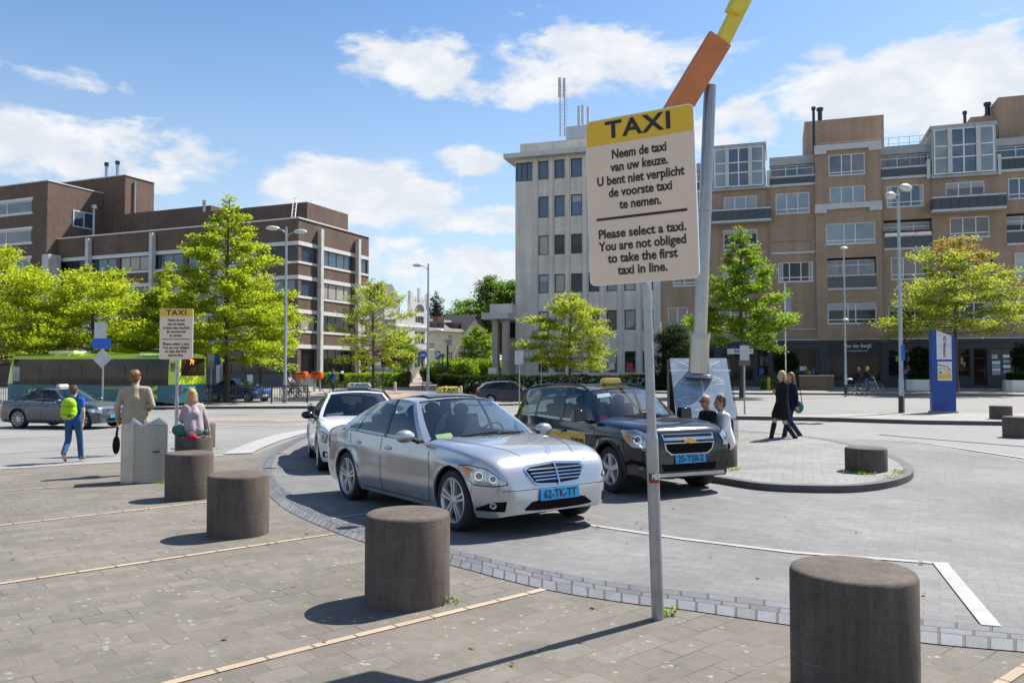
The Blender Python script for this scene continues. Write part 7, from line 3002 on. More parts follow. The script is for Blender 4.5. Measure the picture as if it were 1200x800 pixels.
def f_txt(s, mat, sz=1.0, bold=.01):
    def f(po, x, z, W2, H2, y):
        lettering(s, H2 * 2 * sz, MATS[mat], po, front(x, y, z), bold)
    return f


def f_warn(po, x, z, W2, H2, y):
    c = MB()
    c.prism([(-.6 * W2, -.30 * H2), (.6 * W2, -.30 * H2), (0, .55 * H2)], 0, .002, 0, front(x, y, z))
    c.build('triangle', MATS['sign_red'], po, smooth=False)
    c = MB()
    c.prism([(-.3 * W2, -.2 * H2), (.3 * W2, -.2 * H2), (0, .3 * H2)], 0, .002, 0, front(x, y - .003, z))
    c.build('field', MATS['white_paint'], po, smooth=False)


def f_bike(po, x, z, W2, H2, y):
    c = MB()
    T = front(x, y, z)
    for s_ in (-1, 1):
        pts = [T @ Vector((s_ * .42 * W2 + .26 * W2 * math.cos(a), -.15 * H2 + .26 * H2 * math.sin(a), 0)) for a in np.linspace(0, 2 * PI, 13)]
        c.tube(pts, .02, 4, caps=False)
    for (a, b) in (((-.42, -.15), (-.1, .3)), ((-.1, .3), (.3, .3)), ((.3, .3), (.42, -.15)), ((-.1, .3), (.0, -.15)), ((0, -.15), (.3, .3))):
        c.tube([T @ Vector((a[0] * W2, a[1] * H2, 0)), T @ Vector((b[0] * W2, b[1] * H2, 0))], .02, 4)
    c.build('bicycle_symbol', MATS['white_paint'], po)


post_sign('grey sign post carrying blank plates, a blue board and a diamond back', 121, 37.5, 376.5, [('rect', -3, 387, 14, 19, 'sign_back', None), ('rect', -1.5, 402.5, 22, 12, 'sign_blue', None), ('diamond', -.5, 420, 23, 23, 'sign_back', None)], r=.04)
post_sign('red and blue no stopping sign with a white plate below', 443.3, 64, 409, [('disc', 0, 416, 11, 14.5, 'sign_red', f_nostop), ('rect', 0, 427, 6.5, 6.5, 'white_paint', None)])
post_sign('round blue cycle path sign in front of the white villa', 495.5, 66, 411, [('disc', 0, 416, 10, 10, 'sign_blue', f_bike)], poly_m='dark_metal')
post_sign('blue parking sign above a small dark plate near the villas', 513.3, 66, 411.5, [('rect', 0, 416, 6, 9.5, 'sign_blue', f_txt('P', 'white_paint', .85)), ('rect', 3, 428, 9, 4.5, 'sign_dark_back', None)], poly_m='dark_metal')
post_sign('dark triangular sign back beside the parking sign', 518.5, 63, 414, [('tri', 0, 418.5, 7, 7.5, 'sign_dark_back', None)], poly_m='dark_metal')
post_sign('dark grey round sign back near the hedge of the brick office', 420, 66, 411, [('disc', 0, 417, 9, 10, 'sign_dark_back', None)], poly_m='dark_metal')
post_sign('thin black post with a small dark plate by the layered tree', 448.8, 67, 417, [('rect', 0, 420, 6, 5, 'sign_dark_back', None)], poly_m='dark_metal')
post_sign('bright yellow warning sign on a thin post before the grey office', 634.3, 57, 407, [('rect', 0, 415.5, 6.5, 17, 'sign_bright_yellow', f_warn)])
post_sign('grey rectangular sign back on a post beside the blue hatchback', 608.7, 44, 410, [('rect', -.5, 419, 10, 16, 'sign_back', None)])
post_sign('grey sign back with a framed lower plate beside the monument', 872, 28.6, 404, [('rect', 0, 413.5, 11, 17.5, 'sign_back', None), ('rect', 0, 425, 13.5, 6, 'sign_dark_back', None)], r=.03)
post_sign('blue street plate hanging from the lamp on the refuge', 1057.8, 28.9, 405, [('rect', 1.5, 413, 3.5, 18, 'sign_blue', None)], r=.012, up=.12, rz=R(-60), cat='sign')
# waymark: dark post with plates left of bus, tall sign by the tree
post_sign('tall grey metal sign panel beside the pyramidal tree trunk', 247.5, 47.5, 393, [('rect', 0, 408, 8, 42, 'sign_back', None), ('rect', 8, 419, 6.5, 17, 'sign_blue', None)], cat='sign')
# banner pole
bpn_ = tp(920.7, 57.5, .12)
t = thing('banner_pole', 'white flag pole with a grey banner ending in green and magenta', 'flag', bpn_)
m = MB()
zt3 = zat(332, 57.5) - bpn_.z
m.tube([(0, 0, -.05), (0, 0, zt3)], .05, 8)
m.build('pole', MATS['white_paint'], t)
k_ = 57.5 / FPX
m = MB()
zf_ = lambda py: zat(py, 57.5) - bpn_.z
m.bx(.06, .06 + 6.2 * k_, -.01, .01, zf_(382), zf_(345), 0)
m.bx(.06, .06 + 6.0 * k_, -.01, .01, zf_(345), zf_(337), 1)
m.add([(.06, -.01, zf_(382)), (.06 + 4.5 * k_, -.01, zf_(383)), (.06 + 4 * k_, -.01, zf_(388)), (.06, -.01, zf_(389)), (.06, .01, zf_(382)), (.06 + 4.5 * k_, .01, zf_(383)), (.06 + 4 * k_, .01, zf_(388)), (.06, .01, zf_(389))], [(3, 2, 1, 0), (4, 5, 6, 7), (0, 1, 5, 4), (1, 2, 6, 5), (2, 3, 7, 6)], 2)
m.build('banner', [M('banner_grey', (.30, .29, .36), .7), M('banner_green', (.25, .45, .06), .7), M('banner_pink', (.50, .02, .20), .7)], t, smooth=False)

# ------------------------------------------------------------------ information column
tb_ = at(1104, 29.2)
tb_.z += .12
tot = thing('information_column', 'tall blue station information column with a slanted white head and a yellow map', 'sign', tb_, R(-13))
BLUE = M('column_blue', (.004, .050, .27), .35)
wd = .40
zl_, zr2 = zat(385.5, 29.2) - tb_.z, zat(396, 29.2) - tb_.z
m = MB()
m.add([(-wd, -.16, 0), (wd, -.16, 0), (wd, -.16, zr2), (-wd, -.16, zl_), (-wd, .16, 0), (wd, .16, 0), (wd, .16, zr2), (-wd, .16, zl_)], [(0, 1, 2, 3), (5, 4, 7, 6), (1, 5, 6, 2), (4, 0, 3, 7), (3, 2, 6, 7)])
m.build('body', BLUE, tot, smooth=False, bevel=.01)
m = MB()
zz = lambda py: zat(py, 29.1) - tb_.z
s0, s1 = -.225, .27
m.add([(s0, -.175, zz(421)), (s1, -.175, zz(421)), (s1, -.175, zz(393.5)), (s0, -.175, zz(386.9)), (s0, -.155, zz(421)), (s1, -.155, zz(421)), (s1, -.155, zz(393.5)), (s0, -.155, zz(386.9))], [(0, 1, 2, 3), (1, 5, 6, 2), (4, 0, 3, 7), (3, 2, 6, 7), (0, 4, 5, 1)])
wpn = m.build('white_panel', M('panel_white', (.62, .60, .62), .4), tot, smooth=False)
lettering('NS Hilversum', .15, M('ns_ink', (.02, .03, .12), .5), wpn, Matrix.Translation((.04, -.179, zz(406))) @ FRONT @ Matrix.Rotation(-PI / 2, 4, 'Z'), .003, width=zz(394) - zz(418.5))
m = MB()
m.bx(s0 + .02, s1, -.172, -.155, zz(445.8), zz(423.5), 0)
m.bx(s0 + .04, s1 - .02, -.1755, -.1725, zz(443.8), zz(439), 1)
mp_ = m.build('map_panel', [M('map_paper', (.58, .60, .56), .35), M('map_yellow', (.70, .44, .02), .4)], tot, smooth=False)
mr2 = MB()
for (pts, mi) in ((((-.2, 427), (-.05, 428.5), (.1, 429), (.22, 434)), 0), (((-.2, 433), (0, 431), (.12, 436), (.16, 439)), 1), (((-.15, 436), (-.1, 435), (-.06, 437), (-.11, 438), (-.15, 436)), 2)):
    mr2.tube([(x, -.178, zz(py)) for x, py in pts], .018, 5, mi)
mr2.build('map_route', [M('route_red', (.50, .12, .06), .5), MATS['map_yellow'], M('route_green', (.02, .30, .15), .5)], mp_)
m = MB()
m.bx(-wd - .05, wd + .05, -.21, .21, -.05, .06)
m.build('base', MATS['pipe_grey'], tot, smooth=False)

# ------------------------------------------------------------------ orange letter boxes, cabinets
for (px, Y, lab) in ((354, 61.5, 'orange letter box on grey legs nearer the street lamp'), (372, 61.5, 'orange letter box on grey legs beside the blue jacketed cyclist')):
    b = at(px, Y)
    t = thing('letter_box', lab, 'letter box', b, R(-22), 'orange letter boxes')
    m = MB()
    T = Matrix.Translation((0, 0, 1.28)) @ FRONT
    prof = [(-.42, -.30), (.30, -.30), (.44, -.22), (.47, -.0), (.44, .20), (.30, .26), (-.36, .26), (-.42, .20)]
    m.prism(prof, -.25, .25, 0, T)
    m.build('box', M('post_orange', (.70, .11, .01), .45), t, bevel=.03)
    m = MB()
    m.bx(-.30, .26, -.262, -.245, 1.34, 1.42)
    m.build('slot', MATS['black_plastic'], t, smooth=False)
    for s_ in (-.27, .27):
        m = MB()
        m.bx(s_ - .05, s_ + .05, -.06, .06, -.1, 1.0)
        m.build('leg', MATS['galvanised'], t, smooth=False)
for (px, Y, w, h, mat, lab) in ((530.5, 68, .75, 1.15, 'sign_back', 'grey utility cabinet beside the park lamp'), (578, 66, .72, 1.75, 'lamp_shell', 'pale upright cabinet in front of the portico columns')):
    t = thing('utility_cabinet', lab, 'cabinet', at(px, Y), R(-15))
    m = MB()
    m.bx(-w / 2, w / 2, -.25, .25, -.05, h)
    m.build('body', MATS[mat], t, bevel=.02)
    m = MB()
    m.bx(-w / 2 + .05, w / 2 - .05, -.262, -.245, .12, h - .08)
    m.build('door', MATS[mat], t, smooth=False)
for i, (px, Y) in enumerate(((522.5, 58), (540, 58), (463, 62))):
    t = thing('stone_post', ('short pale stone post on the path behind the taxi roof light', 'short pale stone post nearer the blue hatchback', 'concrete post at the hedge end near the child seat')[i], 'post', at(px, Y), 0)
    m = MB()
    m.lathe([(.12, -.05), (.12, .62), (.09, .70), (0, .72)], 12)
    m.build('post', CONC, t)
# ------------------------------------------------------------------ people
M('skin', (.50, .30, .215), .5, var=.06, scale=6)
M('skin_tan', (.36, .19, .125), .5, var=.06, scale=6)
M('hair_blond', (.42, .27, .12), .6, var=.35, scale=30)
M('hair_brown', (.075, .042, .024), .6, var=.35, scale=30)
M('hair_auburn', (.17, .075, .03), .6, var=.35, scale=30)
M('hair_short', (.07, .05, .038), .7, var=.3, scale=40)
CLOTH = {}


def cloth(name, col, rough=.85):
    return M('cloth_' + name, col, rough, var=.16, scale=5, bump=.9, bscale=11, spec=.25, fine=.1)


cloth('blue_tee', (.012, .085, .42)); cloth('jeans', (.035, .085, .20)); cloth('jeans_dark', (.022, .04, .09)); cloth('beige', (.36, .295, .215))
cloth('brown', (.075, .052, .040)); cloth('mauve', (.40, .325, .35)); cloth('teal_skirt', (.055, .135, .14)); cloth('black', (.010, .010, .012))
cloth('white', (.80, .78, .80)); cloth('navy', (.012, .016, .045)); cloth('boot', (.012, .011, .012), .45); cloth('sneaker', (.20, .13, .085)); cloth('sole', (.55, .47, .36))
cloth('lime', (.36, .60, .02)); cloth('wine', (.10, .025, .03)); cloth('royal', (.015, .07, .32)); cloth('pale', (.50, .45, .42)); cloth('pink', (.50, .22, .24)); cloth('grey', (.16, .16, .17))
cloth('red', (.48, .02, .06)); cloth('denim', (.06, .10, .17)); cloth('patch', (.10, .10, .115))


def cap(m, p0, p1, r0, r1, n=12):
    p0, p1 = Vector(p0), Vector(p1)
    if (p1 - p0).length > 1e-4:
        m.tube([p0, p1], [r0, r1], n)
    m.ell(p0, (r0, r0, r0), n, 8)
    m.ell(p1, (r1, r1, r1), n, 8)


def skinned(name, m, mat, parent, vox, smooth=5):
    o = m.build(name, mat, parent)
    r = o.modifiers.new('union', 'REMESH')
    r.mode = 'VOXEL'
    r.voxel_size = vox
    r.use_smooth_shade = True
    s = o.modifiers.new('soften', 'SMOOTH')
    s.factor = .5
    s.iterations = smooth
    return o


def hand(m, w, d, side, s=1.0, curl=.5):
    """palm, four fingers and a thumb from wrist w along direction d"""
    w, d = Vector(w), Vector(d).normalized()
    x = Vector((0, 1, 0)) if abs(d.y) < .8 else Vector((0, 0, 1))
    a = (x - d * x.dot(d)).normalized()          # across the palm (front-back)
    nrm = d.cross(a).normalized()
    pc = w + d * .045 * s
    for k in (-1, 0, 1):
        cap(m, w + a * k * .012 * s, pc + d * .03 * s + a * k * .026 * s, .017 * s, .013 * s, 8)
    L = (.062, .074, .070, .054)
    for k in range(4):
        b = pc + d * .035 * s + a * (.036 - .024 * k) * s
        q = b + (d * (1 - .25 * curl) + nrm * side * -.35 * curl).normalized() * L[k] * .55 * s
        e = q + (d * (1 - .8 * curl) + nrm * side * -.9 * curl).normalized() * L[k] * .5 * s
        cap(m, b, q, .0088 * s, .008 * s, 6)
        cap(m, q, e, .008 * s, .007 * s, 6)
    t0 = w + d * .02 * s + a * .024 * s
    t1 = t0 + (d * .6 + a * .8).normalized() * .035 * s
    t2 = t1 + (d * .95 + a * .25).normalized() * .03 * s
    cap(m, t0, t1, .011 * s, .010 * s, 6)
    cap(m, t1, t2, .010 * s, .008 * s, 6)


BASE = dict(pelvis=(0, 0, .95), chest=(0, .0, 1.27), neck=(0, -.01, 1.47), head=(0, .015, 1.622),
            shL=(-.185, -.01, 1.415), shR=(.185, -.01, 1.415), elL=(-.245, -.03, 1.13), elR=(.245, -.03, 1.13), wrL=(-.255, .06, .88), wrR=(.255, .06, .88),
            hipL=(-.092, 0, .93), hipR=(.092, 0, .93), knL=(-.10, .02, .50), knR=(.10, .02, .50), anL=(-.10, -.02, .085), anR=(.10, -.02, .085), toeL=None, toeR=None)


def person(label, loc, heading, height, pose, wear, group=None, look=0., female=False, z_off=0.):
    """wear: top, bottom, shoes, hair, skin, sleeve ('long'/'short'), coat (hem z), skirt (hem z), boots"""
    th = math.atan2(-heading[0], heading[1])
    P = dict(BASE)
    P.update(pose)
    s = height / 1.75
    t = thing('person', label, 'person', (loc[0], loc[1], loc[2] + z_off), th, group)
    J = {k: (Vector(v) * s if v is not None else None) for k, v in P.items()}
    sw = .92 if female else 1.0
    for k in ('shL', 'shR', 'elL', 'elR'):
        J[k].x *= sw
    HM = Matrix.Translation(J['head']) @ Matrix.Rotation(look, 4, 'Z')
    skin = MATS[wear.get('skin', 'skin')]
    # ---- body: one continuous skin surface
    m = MB()
    up = (J['neck'] - J['pelvis']).normalized()
    for sx in (-1, 1):
        cap(m, J['pelvis'] + Vector((sx * .055 * s, 0, 0)), J['chest'] + Vector((sx * .06 * s * sw, 0, -.08 * s)), .100 * s, .092 * s)
        cap(m, J['chest'] + Vector((sx * .07 * s * sw, 0, -.06 * s)), (J['shL'] if sx < 0 else J['shR']).lerp(J['neck'], .35) - up * .05 * s, .100 * s, .07 * s)
    cap(m, J['neck'] - up * .04 * s, J['head'] - up * .06 * s, .058 * s, .052 * s)
    # head: skull, jaw, nose, ears
    m.ell((0, 0, 0), (.076 * s, .094 * s, .108 * s), 20, 14, 0, None) if False else None
    m.ell(HM @ Vector((0, -.008 * s, .022 * s)), (.075 * s, .092 * s, .092 * s), 18, 12, 0, HM.to_3x3().to_4x4())
    m.ell(HM @ Vector((0, .022 * s, -.045 * s)), (.056 * s, .066 * s, .066 * s), 16, 10, 0, HM.to_3x3().to_4x4())
    cap(m, HM @ Vector((0, .082 * s, .012 * s)), HM @ Vector((0, .100 * s, -.022 * s)), .010 * s, .015 * s, 8)
    cap(m, HM @ Vector((-.016 * s, .078 * s, -.064 * s)), HM @ Vector((.016 * s, .078 * s, -.064 * s)), .010 * s, .010 * s, 8)
    for sx in (-1, 1):
        m.ell(HM @ Vector((sx * .076 * s, -.008 * s, -.006 * s)), (.012 * s, .020 * s, .030 * s), 8, 6, 0, HM.to_3x3().to_4x4())
    for q in 'LR':
        cap(m, J['sh' + q], J['el' + q], .048 * s, .039 * s)
        cap(m, J['el' + q], J['wr' + q], .039 * s, .026 * s)
        hand(m, J['wr' + q], J['wr' + q] - J['el' + q], -1 if q == 'L' else 1, s * 1.02)
        cap(m, J['hip' + q], J['kn' + q], .082 * s, .054 * s)
        cap(m, J['kn' + q], J['an' + q], .054 * s, .036 * s)
        toe = J['toe' + q]
        if toe is None:
            toe = J['an' + q] + Vector((0, .15 * s, -.045 * s))
            J['toe' + q] = toe
        cap(m, J['an' + q] - Vector((0, .03, .04)) * s, toe, .034 * s, .026 * s)
    skinned('body', m, skin, t, .0085, 3)
    # eyes
    e = MB()
    for sx in (-1, 1):
        e.ell(HM @ Vector((sx * .030 * s, .080 * s, .012 * s)), (.011 * s, .007 * s, .007 * s), 8, 6)
    e.build('eyes', MATS['black_gloss'], t)
    g_ = .014 * s
    # ---- top
    if wear.get('top'):
        m = MB()
        if wear.get('low_hem'):
            for sx in (-1, 1):
                cap(m, J['pelvis'] + Vector((sx * .07 * s, 0, .05 * s)), J['pelvis'] + Vector((sx * .075 * s, 0, -.06 * s)), .120 * s + g_, .122 * s + g_)
        for sx in (-1, 1):
            ch = J['chest'] + Vector((sx * .068 * s * sw, 0, -.06 * s))
            cap(m, ch, (J['shL'] if sx < 0 else J['shR']).lerp(J['neck'], .22) - up * .045 * s, .108 * s + g_, .075 * s)
            lo = J['pelvis'] + Vector((sx * .062 * s, 0, .02 * s))
            cap(m, lo, ch, .108 * s + g_, .104 * s + g_)
            if sx < 0:
                cap(m, J['chest'] + Vector((0, -.03 * s, .0)), J['neck'] - up * .055 * s + Vector((0, -.01 * s, 0)), .10 * s + g_, .078 * s)
            if wear.get('coat'):
                hp = J['hipL'] if sx < 0 else J['hipR']
                kn = J['knL'] if sx < 0 else J['knR']
                f = wear['coat']
                cap(m, lo, hp.lerp(kn, f) + Vector((sx * .015 * s, 0, 0)), .112 * s + g_, .125 * s)
        cap(m, J['neck'] - up * .055 * s, J['neck'] - up * .015 * s, .075 * s, .066 * s)
        for q in 'LR':
            cap(m, J['neck'] - up * .05 * s, J['sh' + q] - up * .005 * s, .070 * s, .062 * s)
        for q in 'LR':
            cap(m, J['sh' + q] - up * .01 * s, J['sh' + q].lerp(J['el' + q], 1.0 if wear.get('sleeve') == 'long' else .55), .060 * s + .3 * g_, (.050 if wear.get('sleeve') == 'long' else .058) * s)
            if wear.get('sleeve') == 'long':
                cap(m, J['el' + q], J['el' + q].lerp(J['wr' + q], .95), .050 * s, .040 * s)
        skinned(wear.get('top_name', 'jacket'), m, MATS['cloth_' + wear['top']], t, .012, 4)
    # ---- legs
    if wear.get('bottom'):
        m = MB()
        for q in 'LR':
            cap(m, J['hip' + q] + Vector((0, 0, .01)), J['kn' + q], .094 * s, .068 * s)
            cap(m, J['kn' + q], J['an' + q] + Vector((0, 0, .0)), .068 * s, .060 * s)
            cap(m, J['pelvis'] + Vector((.05 * s * (1 if q == 'R' else -1), 0, .03 * s)), J['hip' + q], .112 * s, .10 * s)
        skinned('trousers', m, MATS['cloth_' + wear['bottom']], t, .012, 3)
    if wear.get('skirt'):
        m = MB()
        for q in 'LR':
            f = wear.get('skirt_len', .8)
            cap(m, J['hip' + q], J['hip' + q].lerp(J['kn' + q], f), .112 * s, .12 * s)
            cap(m, J['pelvis'] + Vector((.05 * s * (1 if q == 'R' else -1), 0, .03 * s)), J['hip' + q], .115 * s, .115 * s)
        mid = (J['hipL'] + J['hipR']) / 2
        mk = (J['knL'] + J['knR']) / 2
        cap(m, mid, mid.lerp(mk, wear.get('skirt_len', .8)), .11 * s, .11 * s)
        skinned('skirt', m, MATS['cloth_' + wear['skirt']], t, .014, 4)
    if wear.get('shoes'):
        m = MB()
        for q in 'LR':
            a, toe = J['an' + q], J['toe' + q]
            d = (toe - a)
            cap(m, a - d.normalized() * .04 * s - Vector((0, 0, .028 * s)), toe, .043 * s, .035 * s)
            if wear.get('boots'):
                cap(m, a, J['kn' + q].lerp(a, .18), .050 * s, .066 * s)
            else:
                cap(m, a, a - Vector((0, 0, .02 * s)), .045 * s, .044 * s)
        skinned('boots' if wear.get('boots') else 'shoes', m, MATS['cloth_' + wear['shoes']], t, .010, 3)
    # ---- hair
    hr = wear.get('hair')
    if hr:
        m = MB()
        R3 = HM.to_3x3().to_4x4()
        m.ell(HM @ Vector((0, -.022 * s, .040 * s)), (.086 * s, .096 * s, .090 * s), 16, 10, 0, R3)
        m.ell(HM @ Vector((0, -.058 * s, -.01 * s)), (.076 * s, .055 * s, .085 * s), 14, 10, 0, R3)
        L = wear.get('hair_len', 0)
        if L:
            for k in range(9):
                a = PI * (.12 + .76 * k / 8)
                bx_, by_ = math.cos(a) * .082 * s, -math.sin(a) * .075 * s - .01 * s
                p0 = HM @ Vector((bx_, by_, .02 * s))
                p1 = HM @ Vector((bx_ * 1.15, by_ * 1.25, -L * .55 * s))
                p2 = HM @ Vector((bx_ * .95, by_ * 1.3, -L * (1 + .12 * math.sin(k * 2.1)) * s))
                cap(m, p0, p1, .030 * s, .030 * s, 8)
                cap(m, p1, p2, .030 * s, .014 * s, 8)
        else:
            for k in range(26):
                a, b = rng.uniform(0, 2 * PI), rng.uniform(-.2, 1.3)
                d = Vector((math.cos(a) * math.cos(b), math.sin(a) * math.cos(b), math.sin(b)))
                if d.y > .35 and d.z < .45:
                    continue
                p = HM @ (Vector((0, -.022 * s, .040 * s)) + Vector((d.x * .084, d.y * .094, d.z * .088)) * s)
                m.ell(p, (.020 * s, .020 * s, .016 * s), 7, 5)
        skinned('hair', m, MATS[hr], t, .009, 2)
    t['scale_h'] = s
    return t, J, HM, s


def walk(st=.30, arm=.18, lift=.10, front='L', knee=.0):
    """walking pose: one leg forward, the other trailing on its toe"""
    o = 'R' if front == 'L' else 'L'
    sx = {'L': -1, 'R': 1}
    return {
        'kn' + front: (sx[front] * .095, st * .55, .515), 'an' + front: (sx[front] * .09, st * .92, .095), 'toe' + front: (sx[front] * .10, st * .92 + .15, .06),
        'kn' + o: (sx[o] * .095, -st * .05, .50), 'an' + o: (sx[o] * .09, -st * 1.02, .085 + lift), 'toe' + o: (sx[o] * .10, -st * 1.02 + .11, .035 + lift * .15),
        'el' + front: (sx[front] * .25, -arm * .75, 1.15), 'wr' + front: (sx[front] * .25, -arm * .95, .90),
        'el' + o: (sx[o] * .25, arm * .3, 1.13), 'wr' + o: (sx[o] * .235, arm * 1.5, .92)}


GP = 'people on the square'
# boy with the rucksack
bo = G(85, 541)
t, J, HM, s = person('boy in blue T-shirt and jeans walking away with a lime rucksack', bo, (-.10, 1), 1.60, walk(.24, .10, .14, 'R'), dict(top='blue_tee', top_name='t_shirt', bottom='jeans', shoes='sneaker', hair='hair_brown', hem=.95), None)
bk = thing('rucksack', 'lime green rucksack worn on the back of the boy', 'rucksack', bo, math.atan2(.10, 1))
m = MB()
for (zc, ry, rz_, rx_) in ((1.06, .105, .17, .165), (1.20, .10, .15, .15)):
    m.ell((0, -.215, zc), (rx_, ry, rz_), 18, 12)
m.ell((0, -.25, 1.0), (.155, .085, .10), 16, 10)
skinned('bag', m, MATS['cloth_lime'], bk, .012, 4)
m = MB()
m.box((0, -.333, 1.0), (.24, .012, .008), 0)
m.box((0, -.322, 1.17), (.20, .012, .008), 0)
m.box((.06, -.336, .965), (.07, .012, .03), 1)
m.build('zip', [MATS['black_plastic'], MATS['cloth_wine']], bk, smooth=False)
for sx in (-1, 1):
    m = MB()
    m.tube([(sx * .09, -.16, 1.31), (sx * .10, -.06, 1.365), (sx * .105, .09, 1.30), (sx * .13, .11, 1.12), (sx * .15, -.10, 1.0)], .018, 8)
    m.build('strap', MATS['cloth_black'], bk)
# man in the beige jacket
mn = at(159.5, 14.3)
t, J, HM, s = person('man in a beige jacket standing with his back turned behind the litter bin', mn, (-.32, 1), 1.88, dict(elL=(-.27, -.02, 1.15), wrL=(-.27, .05, .90), elR=(.27, -.06, 1.15), wrR=(.19, .17, 1.08)), dict(top='beige', bottom='brown', sleeve='long', shoes='brown', hair='hair_auburn', low_hem=True), None, -.35)
bg = thing('shoulder_bag', 'black bag with a long handle held by the man in the beige jacket', 'bag', mn, math.atan2(.32, 1))
m = MB()
m.ell((-.31, .07, .54), (.06, .17, .17), 14, 10)
skinned('bag', m, MATS['cloth_black'], bg, .014)
m = MB()
m.tube([(-.31, -.02, .66), (-.295, .05, .86), (-.295, .10, .86), (-.31, .15, .66)], .012, 8)
m.build('handle', MATS['cloth_black'], bg)
# seated woman
SIT = dict(pelvis=(0, 0, .08), chest=(0, .05, .40), neck=(0, .07, .60), head=(0, .10, .755), shL=(-.17, .05, .545), shR=(.17, .05, .545), hipL=(-.09, .04, .07), hipR=(.09, .04, .07), knL=(-.12, .45, .08), knR=(.10, .45, .08), anL=(-.12, .47, -.36), anR=(.10, .50, -.36))
sw_ = G(227, 552)
pose = dict(SIT)
pose.update(elR=(.245, .0, .28), wrR=(.30, .02, .045), elL=(-.21, .14, .30), wrL=(-.10, .30, .24), head=(0, .11, .76))
t, J, HM, s = person('woman in mauve jacket and teal skirt sitting on a concrete bollard', (sw_.x + .02, sw_.y - .06, sw_.z), (-.72, .70), 1.70, pose, dict(top='mauve', sleeve='long', skirt='teal_skirt', skirt_len=.95, shoes='boot', hair='hair_blond', hair_len=.20), None, -.5, True, .66 + .02)
hb = thing('cloth_bag', 'patchwork red and grey cloth bag lying on the bollard of the seated woman', 'bag', (sw_.x + .12, sw_.y - .30, sw_.z + .60), R(20))
m = MB()
for (x_, z_, a_, b_) in ((-.05, .08, .10, .08), (-.10, .02, .10, .07), (-.16, -.04, .07, .06), (-.06, -.05, .06, .07), (-.12, -.10, .05, .04), (-.01, .04, .05, .06)):
    m.ell((x_, rng.uniform(-.01, .02), z_), (a_, .045, b_), 12, 8)
skinned('bag', m, MATS['cloth_patch'], hb, .010, 2)
m = MB()
m.ell((-.04, -.05, .07), (.075, .03, .05), 12, 8)
m.ell((.03, -.05, .04), (.04, .025, .04), 10, 8)
skinned('flap', m, MATS['cloth_red'], hb, .010)
m = MB()
m.ell((.19, .10, .13), (.05, .04, .05), 12, 8, 0)
m.ell((.215, .09, .16), (.022, .02, .03), 10, 6, 1)
m.build('bundle', [MATS['cloth_teal_skirt'], MATS['goods_green']], hb)
# two women walking
wl_ = G(917, 518.5)
pose = walk(.27, .0, .05, 'R')
pose.update(elR=(.22, .02, 1.14), wrR=(.03, .165, 1.22), elL=(-.22, .0, 1.14), wrL=(-.02, .16, 1.19))
t, J, HM, s = person('blond woman in a black coat and high black boots walking across the island', wl_, (-1, -.12), 1.72, pose, dict(top='black', sleeve='long', coat=.62, shoes='boot', boots=True, hair='hair_blond', hair_len=.17), 'women walking together', 0, True)
w2_ = wl_ + Vector((.36, .42, 0))
pose = walk(.26, .05, .06, 'L')
t, J, HM, s = person('brown haired woman in jeans and a dark jacket walking behind the blond woman', w2_, (-1, -.10), 1.68, pose, dict(top='navy', sleeve='long', bottom='jeans_dark', shoes='boot', hair='hair_auburn', hair_len=.24, coat=.1), 'women walking together', 0, True)
bg = thing('shoulder_bag', 'dark green bag on the arm of the brown haired woman', 'bag', (w2_.x + .13, w2_.y - .16, w2_.z), R(10))
m = MB()
m.ell((0, 0, .83), (.13, .06, .15), 14, 10)
skinned('bag', m, MATS['cloth_teal_skirt'], bg, .012)
m = MB()
m.tube([(-.09, 0, .93), (-.05, .02, 1.25), (.05, .02, 1.25), (.09, 0, .93)], .01, 6)
m.build('strap', MATS['cloth_black'], bg)
# two men sitting by the people carrier
ms = G(842, 545.5, .1)
pose = dict(SIT)
pose.update(elR=(.22, .10, .31), wrR=(.14, .34, .22), elL=(-.22, .12, .31), wrL=(-.12, .36, .24), pelvis=(0, -.02, .08))
t, J, HM, s = person('man in white shirt and dark tie sitting on the bollard by the black car', (ms.x + .07, ms.y - .22, ms.z), (-1, -.12), 1.84, pose, dict(top='white', top_name='shirt', sleeve='long', bottom='black', shoes='boot', hair='hair_short', skin='skin_tan'), 'drivers chatting', .12, False, .33)
m = MB()
m.box((0, .195, .40), (.055, .012, .34), 0, M4=Matrix.Translation((0, .205, .40)) @ Matrix.Rotation(-.10, 4, 'X'))
m.box((0, .165, .575), (.035, .02, .035))
m.build('tie', MATS['cloth_navy'], t, bevel=.004)
m2 = at(832, 14.0)
m2.z += .1
pose = dict(SIT)
pose.update(elR=(.22, .08, .31), wrR=(.16, .30, .22), elL=(-.22, .10, .31), wrL=(-.14, .32, .22))
t, J, HM, s = person('bald man in black shirt and dark glasses sitting beside the white shirted man', m2, (-1, -.35), 1.78, pose, dict(top='black', top_name='shirt', sleeve='long', bottom='black', shoes='boot', skin='skin_tan'), 'drivers chatting', .1, False, .38)
m = MB()
for sx in (-1, 1):
    m.ell(HM @ Vector((sx * .034, .092, .012)), (.028, .010, .020), 12, 8, 0, HM.to_3x3().to_4x4())
    m.beam(HM @ Vector((sx * .062, .085, .014)), HM @ Vector((sx * .082, -.01, .010)), .006, .008)
m.build('glasses', MATS['black_gloss'], t)


